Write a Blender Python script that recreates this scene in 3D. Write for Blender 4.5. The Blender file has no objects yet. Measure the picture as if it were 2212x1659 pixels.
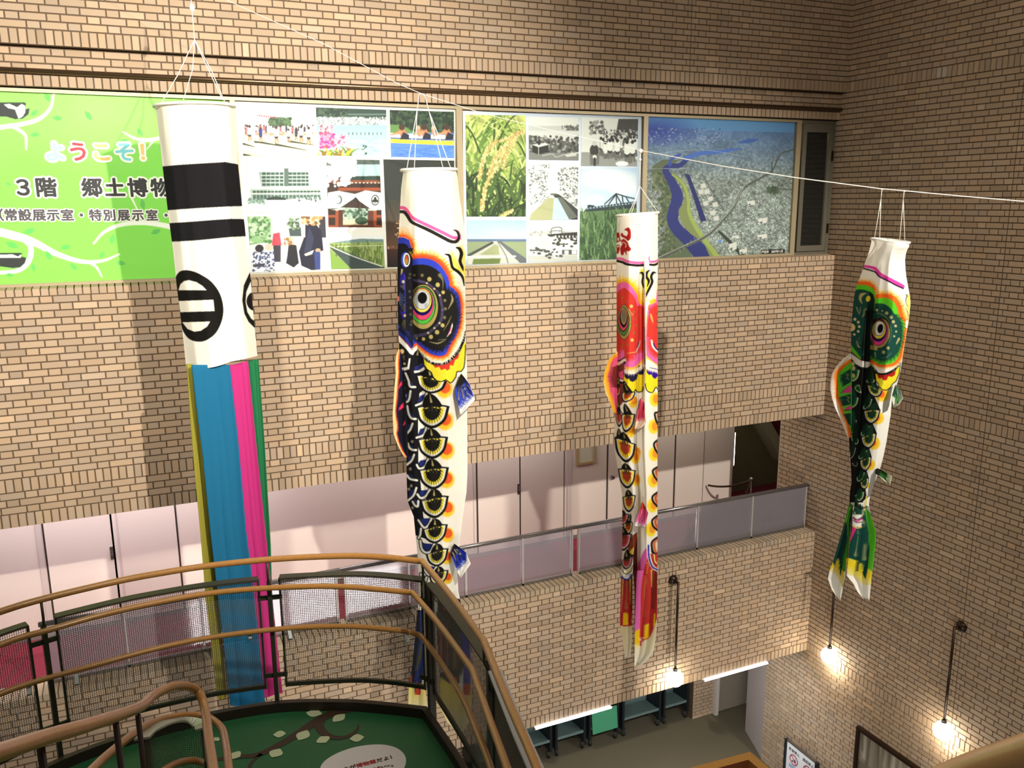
import bpy, bmesh, math, random
import numpy as np
from mathutils import Vector, Matrix

# ---------------------------------------------------------------- camera, light, exposure
SC = bpy.context.scene
COL = SC.collection
EYE = 9.7                      # camera height above the hall floor
BACK = 9.5                     # distance from the camera to the brick facade (plane y = 0)
FOC, IW, IH = 1843.25, 2212.0, 1659.0
YAW, PITCH, ROLL = math.radians(24.29175), math.radians(-12.09664), math.radians(-0.42328)
_f = Vector((math.sin(YAW)*math.cos(PITCH), math.cos(YAW)*math.cos(PITCH), math.sin(PITCH)))
_r0 = Vector((math.cos(YAW), -math.sin(YAW), 0)); _u0 = _r0.cross(_f)
_r = math.cos(ROLL)*_r0 + math.sin(ROLL)*_u0
_u = -math.sin(ROLL)*_r0 + math.cos(ROLL)*_u0
cam_d = bpy.data.cameras.new('camera'); cam = bpy.data.objects.new('camera', cam_d); COL.objects.link(cam)
cam_d.sensor_width = 36.0; cam_d.lens = FOC/IW*36.0; cam_d.clip_start = 0.05; cam_d.clip_end = 200
cam.matrix_world = Matrix(((_r.x, _u.x, -_f.x, 0), (_r.y, _u.y, -_f.y, -BACK), (_r.z, _u.z, -_f.z, EYE), (0, 0, 0, 1)))
SC.camera = cam

world = bpy.data.worlds.new('world'); SC.world = world; world.use_nodes = True
world.node_tree.nodes['Background'].inputs[0].default_value = (1.0, 0.88, 0.72, 1)
world.node_tree.nodes['Background'].inputs[1].default_value = 0.075

vs = SC.view_settings
vs.view_transform = 'Standard'; vs.look = 'None'; vs.exposure = 0.28; vs.gamma = 1.0
vs.use_curve_mapping = False
try:
    SC.cycles.max_bounces = 6; SC.cycles.diffuse_bounces = 3; SC.cycles.transparent_max_bounces = 12
except Exception:
    pass

def spot(name, loc, aim, power, size_deg, blend, radius, color=(1.0, 0.9, 0.76)):
    d = bpy.data.lights.new(name, 'SPOT'); d.energy = power; d.spot_size = math.radians(size_deg); d.spot_blend = blend
    d.shadow_soft_size = radius; d.color = color
    o = bpy.data.objects.new(name, d); COL.objects.link(o); o.location = loc
    o.rotation_euler = (Vector(aim)-Vector(loc)).to_track_quat('-Z', 'Y').to_euler()
    return o
def area(name, loc, aim, power, sx, sy, color=(1, 1, 1)):
    d = bpy.data.lights.new(name, 'AREA'); d.energy = power; d.shape = 'RECTANGLE'; d.size = sx; d.size_y = sy; d.color = color
    o = bpy.data.objects.new(name, d); COL.objects.link(o); o.location = loc
    o.rotation_euler = (Vector(aim)-Vector(loc)).to_track_quat('-Z', 'Y').to_euler()
    return o
# the row of ceiling floodlights above the upper landing, facing the facade
WARM = (1.0, 0.93, 0.82)
spot('ceiling_floodlight', (2.4, -9.0, EYE+2.3), (1.6, 0, EYE-1.0), 3300, 60, 0.75, 0.06, WARM)
spot('ceiling_floodlight', (-1.2, -8.6, EYE+2.5), (0.2, 0, EYE+1.0), 2200, 62, 0.8, 0.22, WARM)
spot('ceiling_floodlight', (9.2, -9.0, EYE+2.4), (6.6, 0, EYE-3.2), 3000, 56, 0.7, 0.10, WARM)
# luminous ceilings of the gallery and of the hall; last, an unseen panel added for glare
area('gallery_ceiling_light', (-0.4, 1.2, EYE-2.98), (-0.4, 1.3, 0), 62, 4.0, 0.6, (1, 0.92, 0.96))
area('gallery_ceiling_light', (4.2, 1.2, EYE-2.98), (4.2, 1.3, 0), 26, 3.5, 0.6, (1, 0.93, 0.9))
area('gallery_ceiling_light', (8.2, 1.2, EYE-2.98), (8.2, 1.3, 0), 10, 1.5, 0.6, (1, 0.97, 0.78))
area('hall_ceiling_light', (3.0, -6.0, EYE+3.6), (2.5, -1.0, 0), 150, 6.0, 3.0, (1, 0.92, 0.80))
area('rail_glare_fill', (2.9, -8.0, 0.95), (2.9, 0.0, 1.0), 230, 4.6, 1.1, (1, 0.97, 0.95))  # unseen panel added to mirror in the guard glass and fill the parapet

# ---------------------------------------------------------------- placing helpers
def ray(px, py):
    return _r*((px-IW/2)/FOC) - _u*((py-IH/2)/FOC) + _f
def on_y(px, py, y=0.0):
    d = ray(px, py); t = (y+BACK)/d.y; return Vector((d.x*t, y, EYE+d.z*t))
def on_x(px, py, x):
    d = ray(px, py); t = x/d.x; return Vector((x, -BACK+d.y*t, EYE+d.z*t))
def on_z(px, py, z):
    d = ray(px, py); t = (z-EYE)/d.z; return Vector((d.x*t, -BACK+d.y*t, z))
def at_depth(px, py, s):
    d = ray(px, py)*s; return Vector((d.x, d.y-BACK, EYE+d.z))
RV, UV_, FV = np.array(_r), np.array(_u), np.array(_f)
def rays(px, py):
    px = np.asarray(px, float); py = np.asarray(py, float)
    return ((px-IW/2)/FOC)[..., None]*RV - ((py-IH/2)/FOC)[..., None]*UV_ + FV
EYEP = np.array([0, -BACK, EYE])
def grid_y(px, py, y):
    d = rays(px, py); t = (y+BACK)/d[..., 1]; return EYEP + d*t[..., None]

# ---------------------------------------------------------------- materials
def srgb(r, g, b):
    def c(v):
        v /= 255.0
        return v/12.92 if v <= 0.04045 else ((v+0.055)/1.055)**2.4
    return (c(r), c(g), c(b), 1.0)
MATS = {}
def pmat(name, col, rough=0.5, metal=0.0, noise=0.0, nscale=12.0, bump=0.0, coat=0.0, spec=0.5):
    if name in MATS: return MATS[name]
    m = bpy.data.materials.new(name); m.use_nodes = True; nt = m.node_tree; b = nt.nodes['Principled BSDF']
    b.inputs['Base Color'].default_value = col; b.inputs['Roughness'].default_value = rough; b.inputs['Metallic'].default_value = metal
    b.inputs['Coat Weight'].default_value = coat; b.inputs['Specular IOR Level'].default_value = spec
    if noise > 0 or bump > 0:
        tc = nt.nodes.new('ShaderNodeTexCoord'); n = nt.nodes.new('ShaderNodeTexNoise'); n.inputs['Scale'].default_value = nscale; n.inputs['Detail'].default_value = 5
        nt.links.new(tc.outputs['Object'], n.inputs['Vector'])
        if noise > 0:
            mx = nt.nodes.new('ShaderNodeMix'); mx.data_type = 'RGBA'
            mx.inputs[6].default_value = tuple(c*(1-noise) for c in col[:3])+(1,); mx.inputs[7].default_value = tuple(min(1, c*(1+noise)) for c in col[:3])+(1,)
            nt.links.new(n.outputs['Fac'], mx.inputs[0]); nt.links.new(mx.outputs[2], b.inputs['Base Color'])
        if bump > 0:
            bp = nt.nodes.new('ShaderNodeBump'); bp.inputs['Strength'].default_value = bump; bp.inputs['Distance'].default_value = 0.01
            nt.links.new(n.outputs['Fac'], bp.inputs['Height']); nt.links.new(bp.outputs['Normal'], b.inputs['Normal'])
    MATS[name] = m; return m
def attr_mat(name, rough=0.8, spec=0.3, transl=0.0, bump=0.0, bscale=60.0, coat=0.0):
    if name in MATS: return MATS[name]
    m = bpy.data.materials.new(name); m.use_nodes = True; nt = m.node_tree; b = nt.nodes['Principled BSDF']
    a = nt.nodes.new('ShaderNodeAttribute'); a.attribute_name = 'Col'
    nt.links.new(a.outputs['Color'], b.inputs['Base Color'])
    b.inputs['Roughness'].default_value = rough; b.inputs['Specular IOR Level'].default_value = spec; b.inputs['Coat Weight'].default_value = coat
    if bump > 0:
        tc = nt.nodes.new('ShaderNodeTexCoord'); n = nt.nodes.new('ShaderNodeTexNoise'); n.inputs['Scale'].default_value = bscale; n.inputs['Detail'].default_value = 4
        bp = nt.nodes.new('ShaderNodeBump'); bp.inputs['Strength'].default_value = bump; bp.inputs['Distance'].default_value = 0.01
        nt.links.new(tc.outputs['Object'], n.inputs['Vector']); nt.links.new(n.outputs['Fac'], bp.inputs['Height']); nt.links.new(bp.outputs['Normal'], b.inputs['Normal'])
    if transl > 0:
        t = nt.nodes.new('ShaderNodeBsdfTranslucent'); mx = nt.nodes.new('ShaderNodeMixShader'); mx.inputs[0].default_value = transl
        out = nt.nodes['Material Output']; nt.links.new(a.outputs['Color'], t.inputs['Color'])
        nt.links.new(b.outputs[0], mx.inputs[1]); nt.links.new(t.outputs[0], mx.inputs[2]); nt.links.new(mx.outputs[0], out.inputs['Surface'])
    MATS[name] = m; return m
def emat(name, col, strength):
    if name in MATS: return MATS[name]
    m = bpy.data.materials.new(name); m.use_nodes = True; nt = m.node_tree
    e = nt.nodes.new('ShaderNodeEmission'); e.inputs[0].default_value = col; e.inputs[1].default_value = strength
    nt.links.new(e.outputs[0], nt.nodes['Material Output'].inputs['Surface']); MATS[name] = m; return m
def glass_mat(name, tint, haze, hazecol, rough=0.02):
    if name in MATS: return MATS[name]
    m = bpy.data.materials.new(name); m.use_nodes = True; nt = m.node_tree; out = nt.nodes['Material Output']
    nt.nodes.remove(nt.nodes['Principled BSDF'])
    t = nt.nodes.new('ShaderNodeBsdfTransparent'); t.inputs[0].default_value = tint
    d = nt.nodes.new('ShaderNodeBsdfDiffuse'); d.inputs[0].default_value = hazecol
    g = nt.nodes.new('ShaderNodeBsdfGlossy'); g.inputs['Roughness'].default_value = rough
    f = nt.nodes.new('ShaderNodeFresnel'); f.inputs[0].default_value = 1.5
    m1 = nt.nodes.new('ShaderNodeMixShader'); m1.inputs[0].default_value = haze
    m2 = nt.nodes.new('ShaderNodeMixShader')
    nt.links.new(t.outputs[0], m1.inputs[1]); nt.links.new(d.outputs[0], m1.inputs[2])
    nt.links.new(f.outputs[0], m2.inputs[0]); nt.links.new(m1.outputs[0], m2.inputs[1]); nt.links.new(g.outputs[0], m2.inputs[2])
    nt.links.new(m2.outputs[0], out.inputs['Surface']); MATS[name] = m; return m
def wood_mat(name, c1, c2):
    if name in MATS: return MATS[name]
    m = bpy.data.materials.new(name); m.use_nodes = True; nt = m.node_tree; b = nt.nodes['Principled BSDF']
    tc = nt.nodes.new('ShaderNodeTexCoord'); mp = nt.nodes.new('ShaderNodeMapping'); mp.inputs['Scale'].default_value = (30, 30, 30)
    n = nt.nodes.new('ShaderNodeTexNoise'); n.inputs['Scale'].default_value = 1.6; n.inputs['Detail'].default_value = 6; n.inputs['Roughness'].default_value = 0.7
    mx = nt.nodes.new('ShaderNodeMix'); mx.data_type = 'RGBA'; mx.inputs[6].default_value = c1; mx.inputs[7].default_value = c2
    nt.links.new(tc.outputs['Object'], mp.inputs[0]); nt.links.new(mp.outputs[0], n.inputs['Vector']); nt.links.new(n.outputs['Fac'], mx.inputs[0])
    nt.links.new(mx.outputs[2], b.inputs['Base Color']); b.inputs['Roughness'].default_value = 0.32; b.inputs['Coat Weight'].default_value = 0.35; b.inputs['Coat Roughness'].default_value = 0.15
    MATS[name] = m; return m

WOOD = wood_mat('handrail_wood', srgb(150, 98, 44), srgb(190, 140, 76))
DARKM = pmat('dark_green_metal', srgb(62, 62, 50), 0.42, 0.35)
BRONZE = pmat('dark_brown_metal', srgb(52, 34, 22), 0.35, 0.5)
STEEL = pmat('steel', srgb(150, 148, 146), 0.25, 0.9)
ALU = pmat('champagne_aluminium', srgb(164, 150, 120), 0.45, 0.25)
DKALU = pmat('grey_aluminium', srgb(104, 100, 86), 0.45, 0.25)
WHITEP = pmat('white_paint', srgb(232, 222, 210), 0.55, 0, 0.02, 3.0)
PRINT = attr_mat('printed_film', 0.55, 0.3)
CLOTH = attr_mat('printed_cloth', 0.85, 0.15, 0.32, 0.06, 35.0)
BRICK = attr_mat('tile_brick', 0.7, 0.3, 0, 0.15, 90.0)

# ---------------------------------------------------------------- object helpers
def tag(o, label=None, cat=None, group=None, kind=None):
    if label: o['label'] = label
    if cat: o['category'] = cat
    if group: o['group'] = group
    if kind: o['kind'] = kind
    return o
def empty(name, loc=(0, 0, 0), label=None, cat=None, group=None, kind=None):
    o = bpy.data.objects.new(name, None); COL.objects.link(o); o.location = loc; o.empty_display_size = 0.1
    return tag(o, label, cat, group, kind)
def mesh_obj(name, verts, faces, m, parent=None, smooth=False, cols=None):
    """link ONE mesh object; verts are world coordinates"""
    me = bpy.data.meshes.new(name); V = np.asarray(verts, np.float64)
    if parent is not None: o0 = np.array(root_loc(parent))
    else: o0 = np.array([V[:, 0].mean(), V[:, 1].mean(), V[:, 2].min()])
    me.from_pydata((V-o0).tolist(), [], faces if isinstance(faces, list) else faces.tolist())
    if m is not None: me.materials.append(m)
    if smooth: me.polygons.foreach_set('use_smooth', [True]*len(me.polygons))
    if cols is not None:
        ca = me.color_attributes.new('Col', 'FLOAT_COLOR', 'POINT')
        c4 = np.ones((len(V), 4), np.float32); c4[:, :3] = cols; ca.data.foreach_set('color', c4.ravel())
    me.update()
    o = bpy.data.objects.new(name, me); COL.objects.link(o)
    if parent is not None: o.parent = parent
    else: o.location = o0
    return o
def root_loc(o):
    v = Vector((0, 0, 0))
    while o is not None: v += o.location; o = o.parent
    return v
class MB:
    """collects boxes, bars and tubes, then links them as one mesh"""
    def __init__(s): s.v = []; s.f = []
    def add(s, vs, fs):
        n = len(s.v); s.v += [tuple(x) for x in vs]; s.f += [[i+n for i in f] for f in fs]; return s
    def box(s, x0, y0, z0, x1, y1, z1):
        return s.hexa([(x0, y0, z0), (x1, y0, z0), (x1, y1, z0), (x0, y1, z0), (x0, y0, z1), (x1, y0, z1), (x1, y1, z1), (x0, y1, z1)])
    def hexa(s, p):
        return s.add(p, [[0, 3, 2, 1], [4, 5, 6, 7], [0, 1, 5, 4], [1, 2, 6, 5], [2, 3, 7, 6], [3, 0, 4, 7]])
    def bar(s, a, b, w, h, up=(0, 0, 1)):
        a = Vector(a); b = Vector(b); d = (b-a).normalized(); u = Vector(up)
        if abs(d.dot(u)) > 0.98: u = Vector((0, 1, 0))
        r = d.cross(u).normalized()*w/2; t = r.cross(d).normalized()*h/2
        return s.hexa([a-r-t, a+r-t, a+r+t, a-r+t, b-r-t, b+r-t, b+r+t, b-r+t])
    def tube(s, pts, rad, n=10, closed=False):
        P = [Vector(p) for p in pts]; k = len(P); rr = rad if isinstance(rad, (list, tuple)) else [rad]*k
        ref = None; vs = []
        for i, p in enumerate(P):
            if closed: d = P[(i+1) % k]-P[i-1]
            else: d = P[min(i+1, k-1)]-P[max(i-1, 0)]
            d.normalize()
            if ref is None:
                ref = Vector((0, 0, 1)) if abs(d.z) < 0.9 else Vector((1, 0, 0))
            ref = (ref - d*ref.dot(d))
            if ref.length < 1e-6: ref = d.orthogonal()
            ref.normalize(); b = d.cross(ref)
            for j in range(n):
                a = 2*math.pi*j/n; vs.append(p + (ref*math.cos(a)+b*math.sin(a))*rr[i])
        fs = []
        for i in range(k if closed else k-1):
            i2 = (i+1) % k
            for j in range(n):
                fs.append([i*n+j, i*n+(j+1) % n, i2*n+(j+1) % n, i2*n+j])
        if not closed: fs += [[j for j in range(n)][::-1], [(k-1)*n+j for j in range(n)]]
        return s.add(vs, fs)
    def sphere(s, c, r, nu=20, nv=12, sz=1.0):
        vs = [(c[0], c[1], c[2]-r*sz)]; fs = []
        for i in range(1, nv):
            a = -math.pi/2+math.pi*i/nv
            for j in range(nu):
                b = 2*math.pi*j/nu; vs.append((c[0]+r*math.cos(a)*math.cos(b), c[1]+r*math.cos(a)*math.sin(b), c[2]+r*sz*math.sin(a)))
        vs.append((c[0], c[1], c[2]+r*sz)); L = len(vs)-1
        for j in range(nu): fs.append([0, 1+(j+1) % nu, 1+j])
        for i in range(nv-2):
            for j in range(nu):
                fs.append([1+i*nu+j, 1+i*nu+(j+1) % nu, 1+(i+1)*nu+(j+1) % nu, 1+(i+1)*nu+j])
        b0 = 1+(nv-2)*nu
        for j in range(nu): fs.append([b0+j, b0+(j+1) % nu, L])
        return s.add(vs, fs)
    def prism(s, poly, z0, z1):
        n = len(poly); vs = [(x, y, z0) for x, y in poly]+[(x, y, z1) for x, y in poly]
        return s.add(vs, [list(range(n))[::-1], list(range(n, 2*n))]+[[i, (i+1) % n, n+(i+1) % n, n+i] for i in range(n)])
    def build(s, name, m, parent=None, smooth=False):
        return mesh_obj(name, s.v, s.f, m, parent, smooth)
def box(name, x0, y0, z0, x1, y1, z1, m, parent=None):
    return MB().box(x0, y0, z0, x1, y1, z1).build(name, m, parent)
def bez(pts, n=8):
    """smooth open polyline through the points (Catmull-Rom)"""
    P = [np.array(p, float) for p in pts]; out = []
    for i in range(len(P)-1):
        a = P[i-1] if i > 0 else 2*P[i]-P[i+1]; b = P[i]; c = P[i+1]; d = P[i+2] if i+2 < len(P) else 2*c-b
        for k in range(n):
            t = k/n; out.append(0.5*((2*b)+(c-a)*t+(2*a-5*b+4*c-d)*t*t+(3*b-a-3*c+d)*t**3))
    out.append(P[-1]); return out
# ---------------------------------------------------------------- tile-brick walls
rng = np.random.default_rng(7)
LONG, SHORT, QTR, SOLD, JT = 0.2262, 0.1145, 0.058, 0.0735, 0.0115
TILE = np.array(srgb(174, 151, 126)[:3]); MORTAR = np.array(srgb(92, 75, 56)[:3])
def row_cuts(a, b, anchor, kind, shift=0.0):
    """brick edges along one course between a and b, laid out from the end 'anchor' (a movement joint)"""
    seq = []
    L = b-a
    if kind in 'SR':
        n = max(1, round(L/SOLD)); w = L/n; cuts = [i*w for i in range(n+1)]
    else:
        x = 0.0; cuts = [0.0]
        first = [QTR] if kind == 'A' else [SHORT, SHORT]
        for w in first: x += w; cuts.append(x)
        k = 0
        while x < L-0.03:
            x += LONG if k % 2 == 0 else SHORT; k += 1; cuts.append(min(x, L))
        if cuts[-1] < L: cuts[-1] = L
        if cuts[-1] - cuts[-2] < 0.03: cuts.pop(-2)
    if anchor == 'a': return [a+c for c in cuts]
    return [b-c for c in cuts][::-1]
class Bricks:
    def __init__(s, place, depth=0.009): s.V = []; s.F = []; s.C = []; s.n = 0; s.place = place; s.d = depth
    def quadbox(s, s0, s1, z0, z1, col, e=None, base=0.0, cham=0.0016):
        p = s.place; d = (s.d if e is None else e)+base; c = cham
        vs = [p(s0, z0, base), p(s1, z0, base), p(s1, z1, base), p(s0, z1, base), p(s0+c, z0+c, d), p(s1-c, z0+c, d), p(s1-c, z1-c, d), p(s0+c, z1-c, d)]
        n = s.n; s.V += vs; s.C += [col]*8; s.n += 8
        s.F += [[n+4, n+5, n+6, n+7], [n, n+1, n+5, n+4], [n+1, n+2, n+6, n+5], [n+2, n+3, n+7, n+6], [n+3, n, n+4, n+7]]
    def solid(s, pts8, col):
        n = s.n; s.V += pts8; s.C += [col]*8; s.n += 8
        s.F += [[n+i for i in f] for f in ([0, 3, 2, 1], [4, 5, 6, 7], [0, 1, 5, 4], [1, 2, 6, 5], [2, 3, 7, 6], [3, 0, 4, 7])]
    def tilecol(s):
        k = rng.normal(1.0, 0.055); u = rng.random()
        if u > 0.955: k *= 1.17
        if u < 0.04: k *= 0.86
        t = rng.normal(0, 0.02); return TILE*np.array([1+t, 1, 1-t*1.6])*max(0.7, k)
    def courses(s, rows, segs, base=0.0):
        for (z0, z1, kind) in rows:
            for (a, b, anc) in segs:
                cuts = row_cuts(a, b, anc, kind)
                for i in range(len(cuts)-1):
                    s0, s1 = cuts[i]+JT/2, cuts[i+1]-JT/2
                    if s1-s0 < 0.008: continue
                    s.quadbox(s0, s1, z0+JT/2, z1-JT/2, s.tilecol(), base=base)
    def build(s, name, label=None):
        o = mesh_obj(name, s.V, s.F, BRICK, None, False, np.array(s.C)); o['kind'] = 'structure'; return o
def E(z): return EYE+z
def flem(z0, z1, n, start='A'):
    h = (z1-z0)/n; k = 0 if start == 'A' else 1
    return [(z0+i*h, z0+(i+1)*h, 'AB'[(i+k) % 2]) for i in range(n)]
XR = 9.4715; XJ = 6.804; XJ2 = 0.645; XL = -3.2
SEGS = [(XJ, XR, 'a'), (XJ2, XJ, 'b'), (XL, XJ2, 'b')]
def fac(yoff):
    return lambda s_, z_, e: (s_, yoff-e, z_)
def boxpts(x0, y0, z0, x1, y1, z1):
    return [(x0, y0, z0), (x1, y0, z0), (x1, y1, z0), (x0, y1, z0), (x0, y0, z1), (x1, y0, z1), (x1, y1, z1), (x0, y1, z1)]

# upper facade above the window band
b = Bricks(fac(0.006)); b.solid(boxpts(XL, 0.006, E(1.455), XR-0.001, 0.45, E(4.3)), MORTAR)
b.courses([(E(1.452), E(1.595), 'S')]+flem(E(1.595), E(1.595+0.0717*37), 37, 'B'), SEGS); b.build('wall_back_upper')
# stepped lintel courses over the windows
b = Bricks(fac(0.096)); b.solid(boxpts(XL, 0.096, E(1.245), XR-0.001, 0.45, E(1.45)), MORTAR)
b.courses(flem(E(1.232), E(1.444), 3, 'A'), SEGS); b.build('wall_back_lintel')
b = Bricks(fac(0.101)); b.solid(boxpts(XL, 0.101, E(1.092), XR-0.001, 0.45, E(1.232)), MORTAR)
b.courses([(E(1.090), E(1.203), 'S')], SEGS); b.build('wall_back_lintel')
tr = MB(); tr.tube([(XL, 0.070, E(1.230)), (XR-0.002, 0.070, E(1.230))], 0.026, 16)
tag(tr.build('trim_1', pmat('bronze_bead', srgb(120, 98, 74), 0.28, 0.85), None, True), kind='structure')
# brick band between the windows and the gallery
b = Bricks(fac(0.006)); b.solid(boxpts(XL, 0.006, E(-3.194), XR-0.001, 0.42, E(-0.815)), MORTAR)
zt = E(-0.876)
b.courses(flem(E(-2.686), zt, 25, 'A')+[(E(-2.828), E(-2.686), 'S')]+flem(E(-3.052), E(-2.828), 3, 'A')+[(E(-3.200), E(-3.052), 'S')], SEGS)
# sloping brick sill
for (a, c, anc) in SEGS:
    cuts = row_cuts(a, c, anc, 'R')
    for i in range(len(cuts)-1):
        s0, s1 = cuts[i]+JT/2, cuts[i+1]-JT/2
        b.solid([(s0, 0.0, zt+0.004), (s1, 0.0, zt+0.004), (s1, 0.20, zt+0.004), (s0, 0.20, zt+0.004), (s0, 0.002, E(-0.806)), (s1, 0.002, E(-0.806)), (s1, 0.20, E(-0.785)), (s0, 0.20, E(-0.785))], b.tilecol())
b.build('wall_back_middle')
# gallery parapet
PT, PB = -5.087, -7.113
b = Bricks(fac(0.006)); b.solid(boxpts(XL, 0.006, E(PB+0.006), XR-0.001, 0.325, E(PT-0.012)), MORTAR)
b.courses(flem(E(-6.968), E(PT-0.076), 24, 'A')+[(E(PB), E(-6.968), 'S')], SEGS)
for (a, c, anc) in SEGS:
    cuts = row_cuts(a, c, anc, 'R')
    for i in range(len(cuts)-1):
        s0, s1 = cuts[i]+JT/2, cuts[i+1]-JT/2
        b.solid(boxpts(s0, 0.0, E(PT-0.072), s1, 0.325, E(PT)), b.tilecol()*np.array([0.92, 0.97, 0.98]))
b.build('wall_back_parapet')
# right-hand wall, running towards the camera
YJ = -2.65
b = Bricks(lambda s_, z_, e: (XR-e+0.006, s_, z_)); b.solid(boxpts(XR+0.006, -11.0, 0.0, XR+0.34, 0.90, E(4.3)), MORTAR)
rs = [(E(1.452), E(1.595), 'S')]+flem(E(1.595), E(1.595+0.0717*37), 37, 'B')+flem(E(-2.686), E(1.452), 57, 'A')+[(E(-2.828), E(-2.686), 'S')]
rs += flem(E(-6.968), E(-2.828), 56, 'B')+[(E(PB), E(-6.968), 'S')]+flem(0.0, E(PB), 35, 'A')
b.courses(rs, [(YJ, 0.90, 'a'), (-11.0, YJ, 'b')])
for yy in (-1.50, -1.583):     # two chalky bricks in the upper soldier course
    b.quadbox(yy-0.030, yy+0.030, E(1.466), E(1.582), np.array(srgb(196, 186, 170)[:3])*0.9, e=0.0098)
b.build('wall_right')
# ---------------------------------------------------------------- gallery behind the parapet
GF = E(-5.45); GY = 2.15; GXE = 9.56
CARPET = pmat('maroon_carpet', srgb(134, 38, 58), 0.95, 0, 0.12, 60, 0.15)
WALLW = pmat('gallery_white', srgb(226, 212, 202), 0.6, 0, 0.02, 2.0)
CEILM = pmat('ceiling_board', srgb(214, 208, 198), 0.8, 0, 0.03, 4.0)
OLIVE = pmat('olive_plaster', srgb(120, 114, 82), 0.85, 0, 0.05, 2.0)
tag(box('floor_gallery', XL, 0.325, GF-0.25, XR+3.2, 3.2, GF, CARPET), kind='structure')
tag(box('ceiling_gallery', XL, 0.42, E(-2.93), XR-0.001, 4.6, E(-2.80), CEILM), kind='structure')
tag(box('wall_gallery', XL, GY, GF, GXE, GY+0.22, E(-2.93), WALLW), kind='structure')
tag(box('baseboard_gallery', XL, GY-0.012, GF, GXE, GY, GF+0.06, pmat('grey_baseboard', srgb(120, 112, 108), 0.6)), kind='structure')
# stair hall seen past the end of the gallery wall
tag(box('wall_stairhall', XR+0.36, 2.95, GF, 12.4, 3.15, E(-1.0), OLIVE), kind='structure')
tag(box('wall_stairhall_end', 12.4, 0.9, GF, 12.6, 3.15, E(-1.0), OLIVE), kind='structure')
sb = MB(); Y0, Y1 = 2.62, 2.949
def slab(pts): sb.hexa([tuple(on_y(px, py, Y0)) for px, py in pts]+[tuple(on_y(px, py, Y0)+Vector((0, Y1-Y0, 0))) for px, py in pts])
slab([(1640, 905), (1662, 905), (1694, 962), (1694, 1000)])
tag(sb.build('ceiling_stairhall', pmat('olive_soffit', srgb(172, 168, 140), 0.8, 0, 0.04, 4)), kind='structure')
sb = MB(); Y0 = 2.75; slab([(1664, 905), (1700, 890), (1700, 962), (1692, 958)]); tag(sb.build('trim_6', pmat('dark_red_panel', srgb(126, 30, 34), 0.7)), kind='structure')
sb = MB(); Y0 = 2.88; slab([(1575, 935), (1590, 948), (1624, 1004), (1575, 1004)]); slab([(1575, 1004), (1624, 1004), (1624, 1080), (1575, 1080)]); tag(sb.build('wall_stair_side', pmat('olive_stair', srgb(112, 108, 78), 0.85, 0, 0.05, 2)), kind='structure')
tag(box('trim_2', XR+0.001, 0.895, GF, XR+0.016, 0.912, E(-3.25), pmat('pale_metal_bead', srgb(190, 184, 172), 0.35, 0.5)), kind='structure')
# ---------------------------------------------------------------- lower hall
HALLF = pmat('hall_carpet', srgb(96, 88, 68), 0.95, 0, 0.10, 1.4, 0.1)
tag(box('floor', -4.5, -11.0, -0.15, XR+3.0, 4.2, 0.0, HALLF), kind='structure')
LY = 3.05
b = Bricks(fac(LY)); b.solid(boxpts(XL, LY, 0.0, 9.1, LY+0.25, E(-7.108)), MORTAR)
b.courses(flem(0.0, E(-7.108), 36, 'A'), [(4.0, 9.08, 'b')]); b.build('wall_hall_back')
b = Bricks(fac(2.40)); b.solid(boxpts(9.09, 2.40, 0.0, 9.56, LY+0.25, E(-7.108)), MORTAR)
b.courses(flem(0.0, E(-7.108), 36, 'B'), [(9.09, 9.56, 'b')]); b.build('wall_hall_pier')
tag(box('ceiling_hall', XL, 0.326, E(-7.113)+0.006, XR+3.0, 4.2, E(-5.72), CEILM), kind='structure')
LIL = pmat('lilac_grey_paint', srgb(186, 174, 170), 0.6, 0, 0.02, 3)
st = MB(); st.hexa([(9.50, 0.905, 0), (9.58, 0.905, 0), (9.86, 1.70, 0), (9.78, 1.70, 0), (9.50, 0.905, E(-7.108)), (9.58, 0.905, E(-7.108)), (9.86, 1.70, E(-7.108)), (9.78, 1.70, E(-7.108))])
tag(st.build('wall_hall_side', LIL), kind='structure')
tag(box('wall_hall_end', 9.56, 2.42, 0, XR+3.0, 2.6, E(-7.108), LIL), kind='structure')
d = empty('door_1', (9.98, 2.40, 0), kind='structure')
box('door_leaf', 9.66, 2.37, 0.02, 10.34, 2.41, 2.1, pmat('taupe_door', srgb(140, 128, 112), 0.6), d)
fr = MB(); fr.box(9.56, 2.30, 0, 9.63, 2.42, 2.2); fr.box(10.37, 2.30, 0, 10.44, 2.42, 2.2); fr.box(9.56, 2.30, 2.13, 10.44, 2.42, 2.2)
fr.build('door_frame', pmat('door_frame_paint', srgb(196, 186, 176), 0.5), d)
fr = MB()
for hz in (0.25, 1.0, 1.85): fr.box(9.63, 2.345, hz-0.05, 9.66, 2.372, hz+0.05)
fr.build('hinge', BRONZE, d)
# hall ceiling high above
tag(box('ceiling', XL, -11.0, E(4.3), XR+0.3, 0.45, E(4.5), CEILM), kind='structure')

# ---------------------------------------------------------------- window band frames
wf = MB(); FY0, FY1 = 0.150, 0.205
W0, W1, WZ0, WZ1 = XL, XR-0.004, E(-0.792), E(1.080)
wf.box(W0, FY0, WZ1-0.034, 8.84, FY1, WZ1); wf.box(W0, FY0, WZ0, 8.84, FY1, WZ0+0.03)
for a, c in ((1.165, 1.215), (3.675, 3.745), (6.235, 6.300), (8.757, 8.84)):
    wf.box(a, FY0, WZ0+0.03, c, FY1, WZ1-0.034)
o = wf.build('window_1', ALU); o['kind'] = 'structure'
gb = box('wall_window_back', W0, 0.215, E(-0.79), 8.80, 0.40, E(1.085), WALLW); gb['kind'] = 'structure'
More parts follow.
